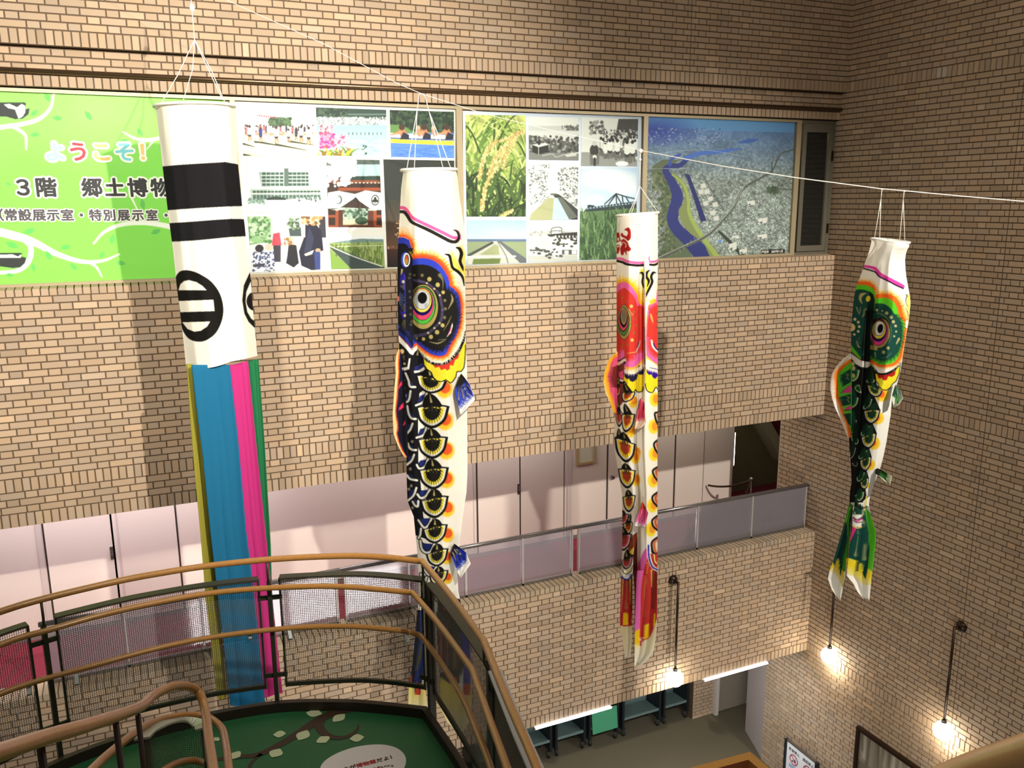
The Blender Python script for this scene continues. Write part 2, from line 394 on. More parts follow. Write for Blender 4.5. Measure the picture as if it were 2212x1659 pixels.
# the narrow opening light at the right end
d = empty('window_2', (9.15, 0.155, WZ0), kind='structure')
fr = MB(); fr.box(8.842, FY0, WZ1-0.04, W1, FY1, WZ1); fr.box(8.842, FY0, WZ0, W1, FY1, WZ0+0.04); fr.box(W1-0.05, FY0, WZ0+0.04, W1, FY1, WZ1-0.04)
fr.build('window_frame', DKALU, d)
fr = MB(); fr.box(8.86, 0.135, WZ1-0.16, 9.40, 0.185, WZ1-0.05); fr.box(8.86, 0.135, WZ0+0.05, 9.40, 0.185, WZ0+0.13); fr.box(8.86, 0.135, WZ0+0.13, 8.93, 0.185, WZ1-0.16); fr.box(9.33, 0.135, WZ0+0.13, 9.40, 0.185, WZ1-0.16)
fr.build('casement', DKALU, d)
fr = MB(); fr.box(9.405, 0.118, WZ0+0.30, 9.43, 0.15, WZ0+0.44); fr.box(9.405, 0.118, WZ1-0.55, 9.43, 0.15, WZ1-0.41)
fr.build('hinge', BRONZE, d)
box('pane', 8.93, 0.158, WZ0+0.13, 9.33, 0.162, WZ1-0.16, glass_mat('clear_glass', (0.93, 0.93, 0.9, 1), 0.03, (0.5, 0.5, 0.45, 1)), d)
NICHE = pmat('niche_beige', srgb(150, 134, 106), 0.8, 0, 0.03, 3)
nb = MB(); nb.box(8.80, 0.66, WZ0-0.05, W1+0.02, 0.70, WZ1+0.02); nb.box(8.80, 0.22, WZ0-0.05, 8.835, 0.66, WZ1+0.02); nb.box(W1-0.012, 0.22, WZ0-0.05, W1+0.02, 0.66, WZ1+0.02); nb.box(8.80, 0.20, WZ1, W1, 0.70, WZ1+0.02)
o = nb.build('wall_niche', NICHE); o['kind'] = 'structure'
o = box('sill_niche', 8.835, 0.20, WZ0-0.05, W1-0.012, 0.66, WZ0+0.15, DKALU); o['kind'] = 'structure'; o.name = 'trim_3'
area('niche_fill', (9.1, 0.45, WZ1-0.06), (9.1, 0.45, 0), 2.2, 0.4, 0.25, (1, 0.93, 0.8))  # added inside to brighten the niche, no fixture there
# ---------------------------------------------------------------- printing: a small drawing canvas
def lin(c):
    c = np.clip(np.asarray(c, float), 0, 1); return np.where(c <= 0.04045, c/12.92, ((c+0.055)/1.055)**2.4)
class Art:
    SS = 2
    def __init__(s, x0, y0, x1, y1, bg):
        s.x0, s.y0 = x0, y0; s.W = int((x1-x0)*s.SS)+1; s.H = int((y1-y0)*s.SS)+1
        s.a = np.empty((s.H, s.W, 3), np.float32); s.a[:] = np.array(bg, np.float32)/255; s.frame(0, 0, 1)
    def frame(s, fx, fy, fs): s.fx, s.fy, s.fs = fx, fy, fs; return s
    def T(s, pts):
        p = np.asarray(pts, float); return np.stack([(s.fx+p[:, 0]/s.fs-s.x0)*s.SS, (s.fy+p[:, 1]/s.fs-s.y0)*s.SS], 1)
    def bb(s, P, m=2):
        x0 = max(0, int(P[:, 0].min()-m)); x1 = min(s.W, int(P[:, 0].max()+m)+1); y0 = max(0, int(P[:, 1].min()-m)); y1 = min(s.H, int(P[:, 1].max()+m)+1)
        return x0, x1, y0, y1
    def put(s, x0, x1, y0, y1, mask, col, al=1.0):
        reg = s.a[y0:y1, x0:x1]; c = np.asarray(col, np.float32)/255
        if isinstance(mask, np.ndarray) and mask.dtype == bool and al >= 1: reg[mask] = c if c.ndim == 1 else c[mask]
        else:
            k = (mask*al).astype(np.float32)[..., None]; reg[:] = reg*(1-k)+c*k
    def mask(s, P):
        x0, x1, y0, y1 = s.bb(P)
        if x1 <= x0 or y1 <= y0: return None
        xs = np.arange(x0, x1)+0.5; ys = np.arange(y0, y1)+0.5; m = np.zeros((y1-y0, x1-x0), bool)
        a = P; b = np.roll(P, -1, 0)
        for (ax, ay), (bx, by) in zip(a, b):
            if ay == by: continue
            rows = (ys > min(ay, by)) & (ys <= max(ay, by))
            if not rows.any(): continue
            xi = ax+(ys[rows]-ay)*(bx-ax)/(by-ay)
            m[rows] ^= xs[None, :] < xi[:, None]
        return x0, x1, y0, y1, m
    def poly(s, pts, col, al=1.0, smooth=False):
        if smooth:
            q = list(pts); pts = bez(q[-1:]+q+q[:2], 6)[6:-6]
        r = s.mask(s.T(pts))
        if r: s.put(*r, col, al)
        return s
    def stroke(s, pts, w, col, al=1.0, smooth=True, soft=0.0):
        if smooth and len(pts) > 2: pts = bez(pts, 6)
        P = s.T(pts); k = len(P); wa = np.interp(np.linspace(0, 1, k), np.linspace(0, 1, len(w)), w) if isinstance(w, (list, tuple)) else np.full(k, w, float)
        wa = wa*s.SS/s.fs/2; M = wa.max()+2
        x0, x1, y0, y1 = s.bb(P, M)
        if x1 <= x0 or y1 <= y0: return s
        X, Y = np.meshgrid(np.arange(x0, x1)+0.5, np.arange(y0, y1)+0.5); best = np.full(X.shape, -1e9)
        for i in range(k-1):
            ax, ay = P[i]; dx, dy = P[i+1]-P[i]; L = dx*dx+dy*dy+1e-9
            t = np.clip(((X-ax)*dx+(Y-ay)*dy)/L, 0, 1); d = np.hypot(X-ax-t*dx, Y-ay-t*dy)
            best = np.maximum(best, wa[i]+(wa[i+1]-wa[i])*t-d)
        if soft > 0: s.put(x0, x1, y0, y1, np.clip(best/(soft*s.SS/s.fs)+0.5, 0, 1), col, al)
        else: s.put(x0, x1, y0, y1, best > 0, col, al)
        return s
    def ell(s, cx, cy, rx, ry, col, al=1.0, ang=0, soft=0.0):
        P = s.T([(cx, cy)])[0]; k = s.SS/s.fs; rx *= k; ry *= k; R = max(rx, ry)*(1+soft)
        x0, x1, y0, y1 = s.bb(np.array([[P[0]-R, P[1]-R], [P[0]+R, P[1]+R]]))
        if x1 <= x0 or y1 <= y0: return s
        X, Y = np.meshgrid(np.arange(x0, x1)+0.5-P[0], np.arange(y0, y1)+0.5-P[1]); c, n = math.cos(math.radians(ang)), math.sin(math.radians(ang))
        d = np.hypot((X*c+Y*n)/rx, (-X*n+Y*c)/ry)
        if soft > 0: s.put(x0, x1, y0, y1, np.clip((1+soft-d)/(2*soft), 0, 1), col, al)
        else: s.put(x0, x1, y0, y1, d < 1, col, al)
        return s
    def rect(s, x0, y0, x1, y1, col, al=1.0): return s.poly([(x0, y0), (x1, y0), (x1, y1), (x0, y1)], col, al)
    def grad(s, pts, c0, c1, axis=1):
        """polygon filled with an even blend from c0 to c1 (an airbrushed print)"""
        P = s.T(pts); r = s.mask(P)
        if not r: return s
        x0, x1, y0, y1, m = r; lo, hi = P[:, axis].min(), P[:, axis].max()
        t = (np.arange(y0, y1)[:, None]+0.5-lo)/(hi-lo) if axis else (np.arange(x0, x1)[None, :]+0.5-lo)/(hi-lo)
        t = np.clip(np.broadcast_to(t, m.shape), 0, 1)[..., None]; col = np.array(c0, float)*(1-t)+np.array(c1, float)*t
        s.put(x0, x1, y0, y1, m, col); return s
    def hairs(s, path, length, n, cols, w=10, lean=0.0, jit=0.25, seed=1, closed=False, side=1):
        """rows of tapered brush hairs standing along a path; cols from root to tip"""
        rg = random.Random(seed); q = np.array(bez(path, 8)); d = np.r_[0, np.cumsum(np.hypot(*np.diff(q, axis=0).T))]
        for i in range(n):
            u = (i+0.5)/n*d[-1]; x = np.interp(u, d, q[:, 0]); y = np.interp(u, d, q[:, 1])
            x2 = np.interp(min(u+4, d[-1]), d, q[:, 0])-np.interp(max(u-4, 0), d, q[:, 0]); y2 = np.interp(min(u+4, d[-1]), d, q[:, 1])-np.interp(max(u-4, 0), d, q[:, 1])
            l = math.hypot(x2, y2)+1e-9; tx, ty = x2/l, y2/l; nx, ny = ty*side, -tx*side
            L = (length if not callable(length) else length(u/d[-1]))*(1+rg.uniform(-jit, jit)); a = lean+rg.uniform(-0.12, 0.12)
            dx, dy = nx+tx*a, ny+ty*a; k = len(cols)
            for j in range(k):
                t0, t1 = j/k, (j+1)/k
                s.stroke([(x+dx*L*t0, y+dy*L*t0), (x+dx*L*t1, y+dy*L*t1)], [w*(1-t0*0.85), w*(1-t1*0.85)], cols[j], smooth=False)
        return s
    def scale(s, ap, l, r, bt, rim, mid, core, n=11, lw=34, spike=True, drop=(170, 160, 105)):
        """one carp scale: fan with dark outline, pale rim, coloured spikes and a dark heart"""
        ap, l, r, bt = [np.array(v, float) for v in (ap, l, r, bt)]
        def outline(k):
            c = (l+r+bt*1.2+ap*0.5)/3.7; L, R, B, A = [c+(v-c)*k for v in (l, r, bt, ap)]
            arc = bez([R, (R+B)/2+(np.array([R[0]-c[0], B[1]-c[1]])*0.22), B, (L+B)/2+np.array([L[0]-c[0], B[1]-c[1]])*0.22, L], 6)
            up = bez([L, (L+A)/2+np.array([(c[0]-L[0])*0.28, (c[1]-A[1])*0.16]), A, (R+A)/2+np.array([(c[0]-R[0])*0.28, (c[1]-A[1])*0.16]), R], 6)
            return arc+up[1:-1], arc
        o, _ = outline(1.0); s.poly(o, (22, 21, 19))
        i1, arc1 = outline(0.83); s.poly(i1, rim)
        i2, arc2 = outline(0.70); s.poly(i2, mid)
        i3, arc3 = outline(0.50); s.poly(i3, core)
        if spike:
            A = np.array(arc3); c = ap*0.5+(l+r)/4
            for k in range(n):
                p = A[int((k+0.5)/n*len(A))]; d = p-c; s.stroke([p-d*0.2, p+d*0.26], [lw*0.55, 1], core, smooth=False)
        c = (l+r)/2; top = ap*0.55+c*0.45
        s.poly(bez([ap, l*0.35+ap*0.65, l*0.55+c*0.45, c, r*0.55+c*0.45, r*0.35+ap*0.65, ap], 4), core if drop is None else (24, 23, 20))
        if drop is not None:
            s.stroke([ap*0.9+c*0.1, ap*0.35+c*0.65], [4, lw*1.1], drop)
            for dx in (-0.28, 0, 0.28):
                q = c+(r-l)*dx*0.5; s.stroke([q*0.75+c*0.25, q*0.8+bt*0.2], [lw*0.7, lw*0.5], (58, 56, 46))
        return s
    def down(s):
        H, W = s.H//2*2, s.W//2*2; a = s.a[:H, :W]
        s.o = (a[0::2, 0::2]+a[1::2, 0::2]+a[0::2, 1::2]+a[1::2, 1::2])/4; return s
    def sample(s, px, py):
        if not hasattr(s, 'o'): s.down()
        h, w = s.o.shape[:2]; x = np.clip(np.asarray(px)-s.x0-0.5, 0, w-1.001); y = np.clip(np.asarray(py)-s.y0-0.5, 0, h-1.001)
        i = x.astype(int); j = y.astype(int); u = (x-i)[..., None]; v = (y-j)[..., None]; o = s.o
        return lin(o[j, i]*(1-u)*(1-v)+o[j, i+1]*u*(1-v)+o[j+1, i]*(1-u)*v+o[j+1, i+1]*u*v)
def vnoise(h, w, cell, seed, octv=3):
    rg = np.random.default_rng(seed); out = np.zeros((h, w), np.float32); amp = 1; tot = 0
    for k in range(octv):
        c = max(1.0, cell/2**k); gh, gw = int(h/c)+3, int(w/c)+3; g = rg.random((gh, gw))
        y = np.arange(h)/c; x = np.arange(w)/c; j = y.astype(int); i = x.astype(int); v = (y-j)[:, None]; u = (x-i)[None, :]
        u = u*u*(3-2*u); v = v*v*(3-2*v)
        out += amp*(g[j][:, i]*(1-u)*(1-v)+g[j][:, i+1]*u*(1-v)+g[j+1][:, i]*(1-u)*v+g[j+1][:, i+1]*u*v); tot += amp; amp *= 0.55
    return out/tot

# ---------------------------------------------------------------- cloth
ROPE_N = Vector((0.235, 1.0, 0.0)).normalized()         # the rope hangs in one vertical plane: y = -1.45 - 0.235 (x - 0.70)
def on_rope(px, py):
    d = ray(px, py); o = Vector((0, -BACK, EYE)); p0 = Vector((0.70, -1.45, 0)); t = ROPE_N.dot(p0-o)/ROPE_N.dot(d); return o+d*t
def cloth_grid(px, py, bulge, p0, n):
    """points of a cloth whose resting plane passes through p0 with horizontal normal n, billowing forward by 'bulge'"""
    d = rays(px, py); n = np.array(n); t = (n@(np.array(p0)-EYEP)-bulge)/(d@n); return EYEP+d*t[..., None]
def poly_at(pts, y):
    p = np.array(pts, float); return np.interp(y, p[:, 1], p[:, 0])
def tube_cloth(name, art, Lp, Rp, y0, y1, prof, p0, n, cols, m, parent, step=1.0, back=0.10, curve=None, backcols=9, lo=None):
    """a hanging cloth tube: front sheet with folds, joined to a plain back sheet along both edges"""
    R = max(8, int((y1-y0)/step)); C = cols; v = np.linspace(0, 1, R+1); u = np.linspace(0, 1, C+1)
    Y = y0+(y1-y0)*v; L = poly_at(Lp, Y); Rr = poly_at(Rp, Y)
    PX = L[:, None]+(Rr-L)[:, None]*u[None, :]; PY = np.broadcast_to(Y[:, None], PX.shape).copy()
    if curve is not None: PY = PY+curve(u)[None, :]*v[:, None]
    if lo is not None: PY = PY+lo(u)[None, :]*(1-v[:, None])
    B = prof(v, u)
    front = cloth_grid(PX, PY, B, p0, n); colf = art.sample(PX, PY)
    ub = np.linspace(1, 0, backcols+2)[1:-1]; PXb = L[:, None]+(Rr-L)[:, None]*ub[None, :]; PYb = np.broadcast_to(Y[:, None], PXb.shape).copy()
    if curve is not None: PYb = PYb+curve(ub)[None, :]*v[:, None]
    if lo is not None: PYb = PYb+lo(ub)[None, :]*(1-v[:, None])
    bk = (-back if not callable(back) else -back(v)[:, None])*np.sqrt(np.clip(4*ub*(1-ub), 0, 1))[None, :]*np.ones((R+1, 1))
    backp = cloth_grid(PXb, PYb, bk, p0, n); colb = art.sample(PXb, PYb)
    V = np.concatenate([front, backp], 1); K = np.concatenate([colf, colb], 1); N = V.shape[1]
    idx = np.arange((R+1)*N).reshape(R+1, N); nx = np.roll(idx, -1, 1)
    F = np.stack([idx[:-1], idx[1:], nx[1:], nx[:-1]], -1).reshape(-1, 4)
    return grid_obj(name, V.reshape(-1, 3), F, m, parent, K.reshape(-1, 3))
def grid_obj(name, V, F, m, parent, cols):
    me = bpy.data.meshes.new(name); o0 = np.array(root_loc(parent)) if parent is not None else np.array([V[:, 0].mean(), V[:, 1].mean(), V[:, 2].min()])
    me.vertices.add(len(V)); me.vertices.foreach_set('co', (V-o0).astype(np.float32).ravel())
    me.loops.add(F.size); me.loops.foreach_set('vertex_index', F.astype(np.int32).ravel())
    me.polygons.add(len(F)); me.polygons.foreach_set('loop_start', np.arange(0, F.size, F.shape[1], dtype=np.int32))
    me.update(calc_edges=True); me.polygons.foreach_set('use_smooth', np.ones(len(F), bool))
    ca = me.color_attributes.new('Col', 'FLOAT_COLOR', 'POINT'); c4 = np.ones((len(V), 4), np.float32); c4[:, :3] = cols; ca.data.foreach_set('color', c4.ravel())
    me.materials.append(m); me.validate(); me.update(); o = bpy.data.objects.new(name, me); COL.objects.link(o)
    if parent is not None: o.parent = parent
    else: o.location = o0
    return o
def profile(tables, rnd=None, wr=0.006, seed=3, amp=1.0):
    """fold profile: list of (v, [(u, depth), ...]) blended down the cloth, plus hanging creases"""
    rg = np.random.default_rng(seed); ph = rg.random(6)*6.28; fr = rg.uniform(9, 26, 6)
    def f(v, u):
        out = np.zeros((len(v), len(u))); vs_ = np.array([t[0] for t in tables])
        prof = np.array([np.interp(u, [p[0] for p in t[1]], [p[1] for p in t[1]]) for t in tables])*amp
        k = max(3, int(len(u)*0.035)); ker = np.hanning(2*k+1); ker /= ker.sum()
        prof = np.array([np.convolve(np.pad(p, k, mode='edge'), ker, 'valid') for p in prof])
        for i in range(len(v)):
            j = np.clip(np.searchsorted(vs_, v[i])-1, 0, max(0, len(vs_)-2)); 
            if len(vs_) == 1: out[i] = prof[0]; continue
            t = np.clip((v[i]-vs_[j])/(vs_[j+1]-vs_[j]), 0, 1); t = t*t*(3-2*t); out[i] = prof[j]*(1-t)+prof[j+1]*t
        env = np.sqrt(np.clip(4*u*(1-u), 0, 1))
        for k in range(6): out += wr*env[None, :]*np.sin(fr[k]*u[None, :]+ph[k]+v[:, None]*(k-2.5)*3.1)*(0.3+0.7*v[:, None])/2
        return out
    return f
def hoop(name, pxl, pxr, py_l, py_r, p0, n, parent, rad=0.011, m=None):
    """the mouth ring, a horizontal hoop seen from the camera"""
    a = Vector(cloth_grid(np.array([pxl]), np.array([py_l]), np.zeros(1), p0, n)[0]); b_ = Vector(cloth_grid(np.array([pxr]), np.array([py_r]), np.zeros(1), p0, n)[0])
    c = (a+b_)/2; ax = (b_-a)/2; ay = Vector(n)*ax.length
    pts = [c+ax*math.cos(t)+ay*math.sin(t) for t in np.linspace(0, 2*math.pi, 49)[:-1]]
    o = MB().tube(pts, rad, 8, True).build(name, m, parent, True); return c, ax, ay
CORD = pmat('white_cord', srgb(238, 232, 218), 0.8)
HOOPM = pmat('white_hoop', srgb(236, 232, 224), 0.6)
def cords(parent, lines, rad=0.0035, name='hanging_cord'):
    for ln in lines:
        MB().tube([on_rope(*p[:2]) for p in ln], rad, 6).build(name, CORD, parent, True)
def plane_at(cx, cy, depth_in=0.0):
    """resting plane of a streamer: faces the camera, passes under its point of the rope"""
    p = on_rope(cx, cy); n = Vector((p.x, p.y+BACK, 0)).normalized(); return p, n
# ================================================================ the fabric streamers on the rope
BLK = (24, 23, 21); WHT = (250, 247, 234)
def arc(a): return lambda u: a*np.sqrt(np.clip(4*u*(1-u), 0, 1))
def tilt(dy, a): return lambda u: dy*u+a*np.sqrt(np.clip(4*u*(1-u), 0, 1))
def dome(R, k=0.5, sh=0.0):
    us = np.linspace(0, 1, 15); return [(u, R*(4*u*(1-u))**k+sh*u) for u in us]
def fin(name, art, pts, n_, p0, m, parent, off0, off1, rows=60, colsn=24, wav=0.02):
    """a small flat fin of doubled cloth, outline given row by row"""
    P = np.array(pts, float); y0, y1 = P[:, 1].min(), P[:, 1].max(); ys = np.linspace(y0+0.3, y1-0.3, rows); L = []; Rr = []
    Q = np.roll(P, -1, 0)
    for y in ys:
        xs = [a[0]+(y-a[1])*(b_[0]-a[0])/(b_[1]-a[1]) for a, b_ in zip(P, Q) if (a[1]-y)*(b_[1]-y) < 0]
        L.append(min(xs)); Rr.append(max(xs))
    return tube_cloth(name, art, list(zip(L, ys)), list(zip(Rr, ys)), ys[0], ys[-1], lambda v, u: off0+(off1-off0)*v[:, None]+wav*np.sin(u*6.0+v[:, None]*3)[...], p0, n_, colsn, m, parent, step=(y1-y0)/rows, back=lambda v: -(off0+(off1-off0)*v)+0.004)

# ---------------------------------------------------------------- wind streamer with crest and four ribbons
S1P, S1N = plane_at(425, 120)
s1 = empty('wind_streamer', S1P, 'white banded wind streamer with round black crests and four coloured ribbons', 'streamer')
s1L = [(333, 225), (338, 245), (350, 350), (362, 452), (374, 543), (381.5, 616), (394, 717), (404, 810)]
s1R = [(505, 225), (507, 245), (513.5, 352), (522.5, 446), (530, 511), (539, 590), (548, 706), (558, 810)]
a = Art(325, 195, 570, 830, WHT); a.frame(320, 200, 2.765)
a.poly([(60, 446), (82, 442), (180, 432), (300, 424), (460, 415), (540, 429), (562, 678), (485, 680), (300, 690), (180, 698), (100, 704)], (28, 27, 30))
a.poly([(110, 782), (127, 780), (250, 772), (400, 760), (496, 754), (575, 756), (583, 858), (500, 862), (300, 882), (200, 888), (120, 891)], (28, 27, 30))
a.poly([(163, 1115), (185, 1072), (220, 1061), (260, 1066), (310, 1085), (375, 1128), (425, 1195), (448, 1275), (442, 1355), (405, 1435), (345, 1480), (290, 1487), (240, 1467), (205, 1415), (183, 1330), (168, 1210)], BLK, smooth=True)
a.poly([(181, 1180), (192, 1145), (215, 1125), (245, 1120), (290, 1132), (325, 1155), (350, 1180)], (250, 246, 230)); a.poly([(182, 1245), (390, 1237), (397, 1305), (192, 1312)], (250, 246, 230)); a.poly([(204, 1372), (371, 1367), (352, 1398), (315, 1423), (275, 1428), (235, 1412)], (250, 246, 230))
a.poly([(640, 1020), (605, 1078), (572, 1150), (562, 1240), (575, 1320), (600, 1370), (650, 1420)], BLK); a.poly([(660, 1120), (612, 1130), (586, 1190), (582, 1250), (592, 1310), (615, 1350), (660, 1380)], WHT); a.ell(640, 1246, 52, 58, BLK)
tube_cloth('streamer_body', a, s1L, s1R, 229, 793, profile([(0, dome(0.31)), (0.35, [(0, 0), (0.12, 0.13), (0.3, 0.20), (0.76, 0.26), (0.80, 0.25), (1, 0)]), (1, [(0, 0), (0.15, 0.14), (0.35, 0.22), (0.7, 0.25), (0.85, 0.2), (1, 0)])], wr=0.006, seed=4), S1P, S1N, 190, CLOTH, s1, back=0.22,
           lo=tilt(0, -8), curve=lambda u: 6*np.sin(np.clip(u*1.6, 0, 1)*math.pi)-24*u**1.5+(0 if True else 0))
hoop('mouth_ring', 332, 507, 230, 230, S1P, S1N, s1, 0.012, HOOPM)
cords(s1, [[(412, -34), (413, 8), (415, 25)], [(415, 25), (418, 60), (420, 86)], [(420, 86), (385, 160), (343, 232)], [(420, 90), (416, 150), (396, 216)], [(421, 88), (450, 150), (481, 216)], [(421, 86), (458, 155), (485, 219)]])
MB().sphere(on_rope(415, 17), 0.022, 10, 8, 1.6).build('knot', CORD, s1, True)
def ribbon(name, label, col, Lp, Rp, y0, y1, off, seed, front=True):
    r = Art(min(p[0] for p in Lp)-4, y0-20, max(p[0] for p in Rp)+4, y1+14, col)
    o = tube_cloth(name, r, Lp, Rp, y0, y1, lambda v, u: off+0.014*np.sin(u*5+seed+v[:, None]*1.6)+0.0035*np.sin(u*17+v[:, None]*4+seed)-0.02*v[:, None], S1P, S1N, 28, CLOTH, s1, step=4.0, back=lambda v: np.full(len(v), -off+0.012), curve=lambda u: 5*np.sin(u*3.0+seed), lo=lambda u: -14.0*np.clip((np.interp(u, [0, 1], [Lp[0][0], Rp[0][0]])-500)/60, 0, 1))
    o['label'] = label
ribbon('ribbon', 'yellow ribbon', (164, 156, 60), [(402, 780), (411, 911), (418, 995), (432.6, 1150), (442, 1267), (455.6, 1389), (470, 1506)], [(424, 780), (440, 896), (447, 986), (466, 1182), (474, 1303), (482, 1400), (489, 1490)], 786, 1506, 0.10, 0.3)
ribbon('ribbon', 'green ribbon', (40, 124, 78), [(534, 770), (548, 970), (562, 1182), (572, 1330)], [(557, 770), (572, 971), (585, 1182), (589, 1330)], 788, 1330, 0.07, 2.0)
ribbon('ribbon', 'blue ribbon', (36, 116, 156), [(413, 785), (426, 896), (438, 986), (454.5, 1150), (472.5, 1303), (491, 1457), (498, 1525)], [(496, 785), (515, 956), (532, 1150), (546, 1260), (571, 1503), (573, 1525)], 788, 1520, 0.20, 1.1)
ribbon('ribbon', 'pink ribbon', (204, 56, 132), [(494, 780), (513, 956), (530, 1150), (545, 1260), (570, 1503)], [(535, 780), (555.5, 986), (576.6, 1182), (589, 1303), (610.6, 1503)], 788, 1503, 0.16, 1.9)

# ---------------------------------------------------------------- the black carp
P1, N1 = plane_at(930, 300)
f1 = empty('carp_streamer', P1, 'black and blue carp streamer with golden eye, largest of the three carp', 'streamer', 'carp streamers on the rope')
f1L = [(866, 366), (871, 372), (866.5, 406), (864.5, 443), (863.5, 462), (861, 512), (859, 540), (858.5, 606), (859, 660), (860, 712), (862, 739), (864, 796), (869, 816), (872, 863), (877, 925), (878, 990), (878.5, 1036), (880, 1082), (893.7, 1116), (897, 1150), (900, 1176), (902.5, 1204), (904, 1249), (903, 1330)]
f1R = [(986, 366), (986, 372), (988, 380), (992, 420), (998, 459), (1003, 492), (1004.5, 532), (1005, 606), (1006, 686), (1006.4, 743), (1009, 796), (1009.8, 950), (1009.8, 1023), (1007.8, 1063), (1003.8, 1089), (999, 1122), (995.8, 1150), (992.6, 1174), (988, 1236), (990, 1276), (994, 1296), (996, 1330)]
a = Art(836, 350, 1050, 1600, WHT)
RED, BLU, NAV, GLD, ORG, YEL = (236, 78, 48), (52, 70, 196), (26, 24, 44), (176, 160, 92), (250, 150, 40), (250, 226, 60)
# mouth line
a.frame(840, 340, 7.54)
a.stroke([(160, 820), (250, 825), (310, 885), (365, 965), (450, 1020), (650, 1115), (880, 1225), (1030, 1300), (1105, 1312)], 52, (240, 96, 160)); a.stroke([(1165, 1330), (1165, 1260), (1130, 1190)], [22, 10], (240, 120, 180))
a.stroke([(165, 885), (245, 890), (300, 950), (355, 1035), (430, 1085), (650, 1185), (870, 1300), (1000, 1365), (1080, 1375), (1130, 1340), (1140, 1275), (1110, 1205), (1050, 1180)], [50, 52, 52, 52, 50, 55, 55, 56, 54, 46, 40, 34, 12], (38, 36, 36))
# left side of the head
a.grad([(165, 1140), (240, 1120), (330, 1150), (372, 1320), (385, 1659), (150, 1659), (160, 1300)], (250, 240, 210), (238, 90, 40))
a.hairs([(165, 1300), (245, 1290), (330, 1340), (365, 1450), (385, 1640)], 130, 44, [(240, 100, 40), (250, 170, 60), (252, 226, 150)], 15)
a.poly([(140, 1305), (250, 1305), (330, 1345), (362, 1470), (380, 1659), (130, 1659)], (44, 58, 176)); a.poly([(140, 1405), (250, 1400), (310, 1440), (345, 1560), (372, 1659), (130, 1659)], (22, 22, 32))
a.frame(840, 540, 7.54)
a.poly([(120, -30), (392, -30), (392, 200), (402, 900), (402, 1560), (380, 1640), (300, 1540), (150, 1380), (120, 1200)], (24, 24, 32))
a.ell(270, 160, 72, 125, (62, 84, 206)); a.ell(300, 160, 60, 126, (24, 24, 34)); a.ell(288, 160, 58, 112, (238, 238, 236)); a.ell(292, 160, 36, 88, (30, 26, 22)); a.ell(290, 160, 27, 76, (168, 124, 62)); a.ell(290, 128, 16, 36, (180, 70, 40))
a.poly([(200, 300), (235, 315), (215, 400), (190, 410)], (190, 176, 120)); a.poly([(180, 440), (230, 350), (272, 430), (275, 900), (275, 1090), (225, 1130), (190, 1030), (175, 600)], (50, 40, 150)); a.poly([(190, 560), (255, 540), (262, 1000), (205, 1010), (172, 800)], (28, 28, 40))
a.ell(232, 517, 24, 28, (214, 206, 160)); a.ell(257, 1068, 22, 25, (190, 180, 130))
for k in range(7): a.stroke([(185+k*9, 590+k*9), (250, 560+k*14)], 4, (206, 200, 176)); a.stroke([(190+k*8, 900+k*18), (262, 880+k*20)], 4, (206, 200, 176))
for an in range(-70, 71, 28): a.stroke([(160, 795), (160+85*math.cos(math.radians(an)), 795+100*math.sin(math.radians(an)))], [10, 24], (72, 92, 130))
a.ell(150, 795, 20, 42, (214, 120, 100))
for (x, y) in ((345, 395), (330, 455), (335, 675), (350, 770), (355, 945), (355, 1050), (375, 1165), (360, 1215)): a.ell(x, y, 24, 22, (70, 68, 54))
a.stroke([(250, 1150), (240, 1220), (255, 1300)], [40, 60, 36], (82, 80, 58))
a.grad([(140, 1200), (230, 1290), (330, 1330), (392, 1500), (385, 1620), (300, 1530), (150, 1380)], (40, 54, 140), (30, 44, 130)); a.hairs([(150, 1290), (230, 1360), (300, 1420), (380, 1560)], 120, 26, [(22, 24, 40)]*1, 16, side=1)
a.stroke([(150, 1375), (300, 1525), (380, 1625), (410, 1590), (455, 1545)], 9, (196, 40, 50))
# right side of the head: fringe, red, blue, black
outer = [(385, 135), (450, 100), (560, 92), (680, 115), (800, 165), (900, 260), (965, 380), (1000, 480), (1012, 570), (1080, 620), (1150, 720), (1178, 850), (1182, 1000), (1172, 1150), (1150, 1280), (1100, 1420), (1035, 1540), (980, 1655), (930, 1720), (830, 1745), (700, 1722), (600, 1662), (500, 1582), (455, 1540)]
a.frame(840, 540, 7.54)
a.stroke([(470, 1560), (540, 1700), (610, 1790), (700, 1850), (830, 1870), (950, 1835), (1060, 1735), (1150, 1620), (1215, 1480), (1245, 1330)], [30, 46, 54, 60, 60, 60, 55, 50, 40, 20], BLK)
a.hairs(outer[:9], 120, 62, [(244, 108, 40), (250, 170, 50), (252, 222, 90)], 20, jit=0.15)
a.hairs(outer[8:16], 85, 60, [(244, 108, 40), (250, 170, 60), (252, 236, 190)], 16, lean=0.5, jit=0.2)
a.hairs(outer[14:], 120, 90, [(244, 128, 50), (251, 196, 110), (252, 240, 215), (252, 248, 236)], 22, lean=0.3, jit=0.3)
a.poly(bez(outer, 5)+[(395, 1600), (392, 800)], RED)
blue = [(385, 152), (450, 137), (560, 132), (680, 155), (780, 205), (868, 290), (938, 400), (980, 500), (996, 590), (1066, 640), (1135, 740), (1162, 860), (1170, 1000), (1160, 1140), (1136, 1270), (1085, 1410), (1020, 1505), (955, 1640), (920, 1702), (830, 1727), (700, 1702), (600, 1642), (500, 1558), (440, 1505)]
a.poly(bez(blue, 5)+[(398, 1560), (392, 800)], BLU)
